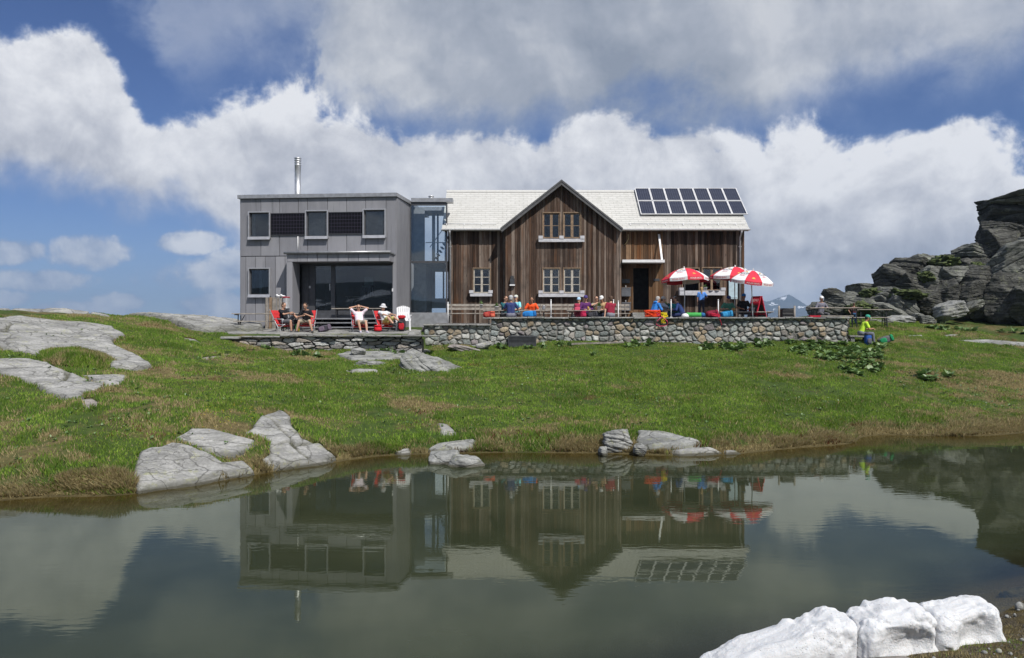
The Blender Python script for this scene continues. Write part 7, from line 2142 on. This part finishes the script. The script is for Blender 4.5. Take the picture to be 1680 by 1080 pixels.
def snow_block(label, x0, x1, y0, y1, zb_, zt0, zt1, dep, seed):
    V, Fc = cubesphere(72); rs = np.random.RandomState(seed)
    P = np.sign(V) * np.abs(V) ** .40
    P = P / np.abs(P).max()
    t = (P[:, 0] + 1) / 2
    x = x0 + (x1 - x0) * t; yc = y0 + (y1 - y0) * t
    ztop = zt0 + (zt1 - zt0) * t ** .85 if zt1 > zt0 else zt0 + (zt1 - zt0) * t
    z = zb_ + (P[:, 2] + 1) / 2 * (ztop - zb_)
    y = yc + P[:, 1] * dep / 2 * (1 - .18 * (P[:, 2] + 1) / 2)
    Q = np.c_[x, y, z]
    n1 = fbm(Q[:, 0] * 3.2 + seed, Q[:, 1] * 3.2, Q[:, 2] * 3.2, 3); n2 = np.abs(fbm(Q[:, 0] * 7 + seed, Q[:, 1] * 7, Q[:, 2] * 5, 3))
    amp = np.clip((ztop - zb_) / .4, .25, 1)
    Q = Q + V * ((.045 * n1 + .045 * n2 + .02 * fbm(Q[:, 0] * 16, Q[:, 1] * 16, Q[:, 2] * 16, 2)) * amp)[:, None]
    # hollows melted into the front
    for _ in range(7):
        c_ = np.array([rs.uniform(x0 + .1, x1 - .05), 0, rs.uniform(zb_ + .05, max(zt0, zt1) - .08)]); r = rs.uniform(.07, .17)
        d = np.hypot((Q[:, 0] - c_[0]) / 1.3, Q[:, 2] - c_[2]); fr = V[:, 1] < 0
        Q[:, 1] += np.where(fr, .045 * np.exp(-(d / r) ** 2) * amp, 0)
    o = np_mesh('snow_block', Q, Fc, M_SNOW, True); return tag(o, label, 'snow block')
snow_block('first white snow block, tapering down to the left into the pond', 1.42, 2.76, 6.32, 6.52, -.05, .03, .50, .60, 2)
snow_block('middle white snow block with dirt specks and a hollow underside', 2.77, 3.41, 6.50, 6.61, .06, .42, .47, .64, 5)
snow_block('last white snow block, rounded at its right end on the brown bank', 3.44, 4.10, 6.61, 6.84, .10, .43, .44, .60, 8)
slab('flat stone half buried under the middle snow block', None, .06, .02, 61, M_PINK, xy=[(2.55, 5.98), (3.1, 6.02), (3.2, 6.3), (2.6, 6.3)], name='flat_stone', cat='stone')

# ------------------------------------------------------------------ dock plants
def dock(label, px, py, wpx, n, seed, D=None, L=.30, off=0):
    if D is None: x, y = ray_ground(px, py)
    else: x, y = X(px, D), D
    w = wpx / F * y; rs = random.Random(seed); o = empty('dock_plant', label, 'plant', (x, y, gz(x, y)))
    b = MB(); k = max(1, int(n / 14))
    for i in range(k):
        dx, dy = rs.uniform(-.5, .5) * w, rs.uniform(-.35, .35) * min(w, 1.2)
        leafy(b, (dx, dy, gz(x + dx, y + dy) - o.location.z + .02), 14, L, L * .30, rs, .5, (15, 70))
    b.build('leaves', M_LEAF, o, fix=False)
    b = MB()
    for i in range(3): b.tube([(rs.uniform(-.1, .1), 0, 0), (rs.uniform(-.15, .15), rs.uniform(-.1, .1), L * 1.1)], [.012, .006], 5)
    b.build('stem', M_LEAF, o)
dock('broad leaved dock growing against the dry wall beneath the deck chairs', 642, 572, 42, 80, 1, 29.9)
dock('rounded dock clump at the wall foot beside the timber beam', 1047, 563, 44, 90, 2, 31.7)
dock('wide dock patch in the grass below the purple tarpaulin', 1190, 576, 92, 200, 3)
dock('dock clump against the wall under the rail table', 1255, 561, 46, 90, 4, 31.8)
dock('lone dock clump in the meadow left of the layered ledge', 491, 590, 54, 80, 5)
dock('small dock tuft in front of the dry wall left part', 432, 582, 22, 36, 6, 29.2, .24)
dock('dock clump far down the right meadow slope', 1535, 626, 66, 110, 7)
dock('bright dock by the left side of the dark metal box', 826, 566, 26, 40, 8, 31.6, .26)
dock('bright dock by the right side of the dark metal box', 893, 567, 26, 40, 9, 31.5, .24)
dock('low dock leaves in front of the dark metal box', 862, 572, 24, 30, 10, 31.2, .20)
dock('dock clump left of the timber beam', 922, 566, 34, 50, 11, 31.5, .24)
dock('low dock leaves in the open grass below the timber beam', 975, 585, 26, 40, 12, None, .20)
dock('dock clump at the foot of the crag beyond the footpath', 1546, 541, 50, 80, 13, 37.5, .34)
dock('second dock clump near the crag, right of the first', 1588, 541, 36, 56, 14, 37.6, .34)
dock('pale dock tuft by the path end on the right', 1655, 548, 40, 50, 15, 37.0, .30)
b = MB(); rs = random.Random(77)
for i in range(150):
    t = rs.random(); px_ = 1290 + 160 * rs.random(); D_ = 26.2 + 6.2 * rs.random() ** .8
    lim = (px_ - 1290) / 160
    if D_ < 31.8 - 5.4 * min(1, .25 + lim) : continue
    x, y = X(px_, D_), D_
    leafy(b, (x, y, gz(x, y) + .02), 12, .27, .085, rs, .5, (15, 65))
o = b.build('dock_leaves', M_LEAF, fix=False); tag(o, 'spreading bed of dock leaves below the right end of the wall', 'plants', kind='stuff')

# ------------------------------------------------------------------ grass
rs_ = np.random.RandomState(99)
def blades(n, bx_, by_, near=False):
    x = rs_.uniform(bx_[0], bx_[1], n); y = rs_.uniform(by_[0], by_[1], n)
    k = np.abs(x) < (y * .66 + 1.5); x, y = x[k], y[k]
    h = base_h(x, y)
    keep = h > (.015 if not near else .02)
    keep &= ~((x > WX0 - .1) & (x < WX1 + .05) & (y > WALL_Y - .12)); keep &= ~((x > DX0 - .1) & (x < WX0 + .2) & (y > DY - .12))
    keep &= ~((y > 34.5) & (x > -13) & (x < 14))
    x, y = x[keep], y[keep]
    keep = np.ones(len(x), bool)
    for pl in SLAB_POLYS:
        bb = (x > pl[:, 0].min()) & (x < pl[:, 0].max()) & (y > pl[:, 1].min()) & (y < pl[:, 1].max())
        ii = np.nonzero(bb)[0]
        if len(ii):
            ins = _pip(x[ii], y[ii], [tuple(p) for p in pl]) & (_dist(x[ii], y[ii], [tuple(p) for p in pl]) > .05)
            keep[ii[ins]] = False
    bare = fbm(x * .9, y * .9, 21.0, 4, .6)
    keep &= rs_.uniform(0, 1, len(x)) > sstep(bare, .18, .42) * .85
    if near: keep &= (fbm(x * 2.5, y * 2.5, 3.0, 3) > -.05) | (rs_.uniform(0, 1, len(x)) < .25)
    return x[keep], y[keep]
def grass_mesh(name, x, y, label, hmul=1.0, wmul=1.0, near=False, dryadd=0.0):
    z = ground_h(x, y); b_ = base_h(x, y); n = len(x)
    dry_ = dry_f(x, y, b_) + dryadd; tuft = fbm(x * 1.5, y * 1.5, 31.0, 3)
    r = rs_.uniform(0, 1, n)
    isdry = rs_.uniform(0, 1, n) < np.clip(sstep(dry_, .30, .95) * .88 + .08, 0, 1)
    hh = (.030 + .045 * r) * (1 + .9 * np.clip(tuft, -.5, 1)) * hmul
    sh = 1 - sstep(b_, .10, .34)
    hh = hh * (1 + .9 * sh * (y > 12))
    a = rs_.uniform(0, 2 * np.pi, n); w = (.009 + .010 * rs_.uniform(0, 1, n)) * wmul
    lean = hh * rs_.uniform(.1, .9, n); la = rs_.uniform(0, 2 * np.pi, n)
    hang = sh * (y > 12) * .08
    dx, dy = np.cos(a) * w, np.sin(a) * w
    A = np.c_[x - dx, y - dy, z - .02]; B = np.c_[x + dx, y + dy, z - .02]
    T = np.c_[x + np.cos(la) * lean, y + np.sin(la) * lean - hang * r, z + hh - hang * r * .3]
    V = np.stack([A, B, T], 1).reshape(-1, 3)
    Fc = np.arange(3 * n).reshape(-1, 3)
    g1 = np.array([.115, .205, .030]); g2 = np.array([.27, .37, .065]); g3 = np.array([.075, .155, .03])
    s1 = np.array([.26, .215, .10]); s2 = np.array([.52, .43, .24])
    t = rs_.uniform(0, 1, (n, 1)); lush = sstep(tuft, 0, .4)[:, None]
    cg = (g1 + (g2 - g1) * t) * (1 - .45 * lush) + g3 * .45 * lush
    cs = s1 + (s2 - s1) * t
    cg = cg * (1.12 + .55 * fbm(x * 1.1, y * 1.4, 63.0, 4, .6))[:, None]
    red = (fbm(x * .8, y * .8, 55.0, 3) > .42)[:, None] & (rs_.uniform(0, 1, (n, 1)) < .3)
    cs = np.where(red, np.array([.16, .06, .03]), cs)
    col_ = np.where(isdry[:, None], cs, cg)
    col_ = np.repeat(np.c_[col_, np.ones(n)], 3, 0)
    o = np_mesh(name, V, Fc, M_GRASS, False, {'col': ('POINT', 'FLOAT_COLOR', col_)})
    return tag(o, label, 'grass', kind='stuff')
m = MT('grass_blade'); ca = m.n('ShaderNodeAttribute'); ca.attribute_name = 'col'
df = m.n('ShaderNodeBsdfDiffuse'); m.l(ca.outputs[0], df.inputs[0]); tr = m.n('ShaderNodeBsdfTranslucent'); m.l(ca.outputs[0], tr.inputs[0])
mx = m.n('ShaderNodeMixShader'); mx.inputs[0].default_value = .42; m.l(df.outputs[0], mx.inputs[1]); m.l(tr.outputs[0], mx.inputs[2])
M_GRASS = m.done(mx.outputs[0])
x, y = blades(1150000, (-17, 22), (12.3, 44)); print('blades', len(x))
grass_mesh('meadow_grass', x, y, 'short alpine grass, green with straw patches, on the slope')
# straw fringe along the far bank
P = np.array([p for p in SHORE]); seg = np.hypot(*np.diff(P, axis=0).T); cum = np.r_[0, np.cumsum(seg)]
t = rs_.uniform(0, cum[-1], 60000); i = np.clip(np.searchsorted(cum, t) - 1, 0, len(seg) - 1); f = (t - cum[i]) / seg[i]
q = P[i] + (P[i + 1] - P[i]) * f[:, None]
x, y = q[:, 0], q[:, 1] + np.abs(rs_.normal(0, .14, len(t))) + .03
k = (base_h(x, y) > .0) & (fbm(x * 1.2, y * 1.2, 8.0, 3) > -.18)
for pl in SLAB_POLYS:
    k &= ~_pip(x, y, [tuple(p) for p in pl])
x, y = x[k], y[k]
grass_mesh('bank_straw', x, y, 'straw coloured grass fringe hanging over the far water edge', .9, 1.0)
x, y = blades(60000, (1.5, 8.5), (4.2, 9.5), True)
grass_mesh('bank_grass', x, y, 'sparse dry grass on the near bank', .42, .28, True)
# hummock tufts
for lab, cx_, cy_, rx, ry, nn in (('shaggy straw hummock between the two big left slabs', 128, 596, 1.0, .8, 9000), ('straw tuft at the water edge in front of the low left shore slab', 158, 800, .65, .22, 6000)):
    cx, cy = ray_ground(cx_, cy_); a = rs_.uniform(0, 2 * np.pi, nn); r = np.sqrt(rs_.uniform(0, 1, nn))
    x = cx + rx * r * np.cos(a); y = cy + ry * r * np.sin(a)
    o = grass_mesh('grass_hummock', x, y, lab, 1.8, .9, dryadd=.35)
    n3 = len(o.data.vertices); co = np.empty(n3 * 3, np.float32); o.data.vertices.foreach_get('co', co); co = co.reshape(-1, 3)
    dd = np.hypot((co[:, 0] - cx) / rx, (co[:, 1] - cy) / ry); co[:, 2] += .22 * np.clip(1 - dd * dd, 0, 1) * (1 if rx > .8 else .5)
    o.data.vertices.foreach_set('co', co.ravel()); o.data.update()
# low broad herbs and bare stones breaking the turf
b = MB(); rs = random.Random(41); kx = rs_.uniform(-14, 18, 9000); ky = rs_.uniform(14, 33, 9000); kh = base_h(kx, ky); kn = fbm(kx * .5, ky * .5, 77.0, 3)
kk = (kh > .25) & (kn > .02) & (ky < 30.4) & (np.abs(kx) < ky * .66)
for i in np.nonzero(kk)[0][:900]:
    leafy(b, (kx[i], ky[i], gz(kx[i], ky[i]) + .015), 5, .085, .022, rs, .6, (20, 65))
tag(b.build('meadow_herbs', M_LEAF, fix=False), 'low leafy herbs dotted through the meadow', 'herbs', kind='stuff')
# pebbles and grit on the near bank
V0, F0 = cubesphere(4); Vs = []; Fs = []; k = 0
for i in range(900):
    x = rs_.uniform(1.8, 8); y = rs_.uniform(4.4, 8.5); h = float(base_h(np.array([x]), np.array([y]))[0])
    if h < .02 or abs(x) > y * .75: continue
    s = rs_.uniform(.006, .022) * (1 + 1.5 * (rs_.uniform() < .06)); Vs.append(V0 * (s * rs_.uniform(.6, 1.3, 3)) + np.array([x, y, h + s * .2 + .01])); Fs.append(F0 + k); k += len(V0)
tag(np_mesh('pebbles', np.concatenate(Vs), np.concatenate(Fs), M_BOULDER, True), 'loose pebbles and grit on the near bank', 'pebbles', kind='stuff')
# yellow flowers
V = []; Fq = []; k = 0
for (cx_, cy_, w_, n_) in ((342, 700, 40, 40), (395, 688, 30, 26), (880, 632, 90, 46), (1000, 655, 120, 30), (930, 715, 60, 16), (780, 610, 60, 20)):
    cx, cy = ray_ground(cx_, cy_)
    for i in range(n_):
        x = cx + rs_.normal(0, w_ / 130); y = cy + rs_.normal(0, .5); z = gz(x, y) + rs_.uniform(.06, .12); s = rs_.uniform(.010, .018)
        for j in range(5):
            a0, a1 = 2 * np.pi * j / 5, 2 * np.pi * (j + .7) / 5
            V += [(x, y, z), (x + s * np.cos(a0), y + s * np.sin(a0), z + .006), (x + s * 1.2 * np.cos((a0 + a1) / 2), y + s * 1.2 * np.sin((a0 + a1) / 2), z + .008), (x + s * np.cos(a1), y + s * np.sin(a1), z + .006)]
            Fq.append((k, k + 1, k + 2, k + 3)); k += 4
tag(np_mesh('wildflowers', V, Fq, simple('yellow_petal', (.70, .52, .03), .7), False), 'tiny yellow wildflowers scattered in the meadow', 'flowers', kind='stuff')

# ------------------------------------------------------------------ mountains
m = MT('mountain_rock'); c = m.coord('World')
geo = m.n('ShaderNodeNewGeometry'); s = m.n('ShaderNodeSeparateXYZ'); m.l(geo.outputs['Position'], s.inputs[0])
cc = m.ramp(m.noise(c, .006, 8, .65), [(.3, (.030, .038, .026)), (.6, (.062, .066, .052)), (.8, (.10, .098, .090))])
sn = m.math('MULTIPLY', m.sm(m.noise(m.coord('World', scale=(1.6, 1.6, .5)), .0055, 6, .6, .6), .60, .63), m.sm(s.outputs[2], -60, 40))
cc = m.mix(sn, cc, (.80, .82, .86, 1))
M_MTN = m.done(m.bsdf(cc, .95, 0, .1))
def ridge(label, prof, y0, y1, nx, ny, seed, amp, back=False):
    px_ = np.array([p[0] for p in prof], float); pz = np.array([p[1] for p in prof], float)
    yc = (y0 + y1) / 2
    xs = np.linspace(px_[0], px_[-1], nx); ys = np.linspace(y0, y1, ny); XS, YS = np.meshgrid(xs, ys)
    crest = np.interp(XS + 60 * fbm(XS * .002, YS * .002, seed, 3), px_, pz)
    t = np.abs(YS - yc) / ((y1 - y0) / 2)
    f = fbm(XS * .004, YS * .004, seed, 5); rdg = 1 - np.abs(fbm(XS * .0022, YS * .0022, seed + 7, 4)) * 2
    ZZ = -165 + (crest + 165) * np.clip(1 - t, 0, 1) ** .85 * (1 - .25 * (1 - rdg) * np.clip(t * 3, 0, 1)) + amp * f * np.clip(1 - t, 0, 1)
    o = np_mesh('mountain', np.c_[XS.ravel(), YS.ravel(), ZZ.ravel()], grid_faces(nx, ny), M_MTN, True)
    return tag(o, label, 'mountain', kind='structure')
DM = 5600.0
ridge('distant blue mountain between hut and crag', [(X(a, DM), EYE + (540 - b_) / F * DM + 12) for a, b_ in ((1120, 560), (1190, 520), (1225, 503), (1238, 490), (1250, 496), (1262, 494), (1276, 488), (1290, 484), (1298, 489), (1306, 496), (1322, 508), (1338, 516), (1348, 511), (1356, 513), (1372, 522), (1440, 540), (1500, 570))], 4300, 6900, 300, 140, 5, 34)
ridge('mountain ridge behind the photographer, mirrored in the windows', [(-2600, 150), (-1500, 120), (-900, 90), (-500, 110), (-200, 60), (100, 45), (350, 70), (600, 130), (900, 190), (1400, 170), (2200, 210)], -2150, -800, 300, 110, 9, 22)

# ------------------------------------------------------------------ haze
b = MB(); b.box(-6900, 6900, -2290, 6990, -168, 300)
m = bpy.data.materials.new('haze_air'); m.use_nodes = True; nt = m.node_tree; nt.nodes.clear()
ou = nt.nodes.new('ShaderNodeOutputMaterial'); pv = nt.nodes.new('ShaderNodeVolumePrincipled')
pv.inputs['Density'].default_value = 1.7e-4; pv.inputs['Color'].default_value = (.50, .70, 1.0, 1); pv.inputs['Anisotropy'].default_value = .2
nt.links.new(pv.outputs[0], ou.inputs['Volume'])
hz = b.build('haze', m); tag(hz, 'thin blue mountain air', 'haze', kind='stuff')
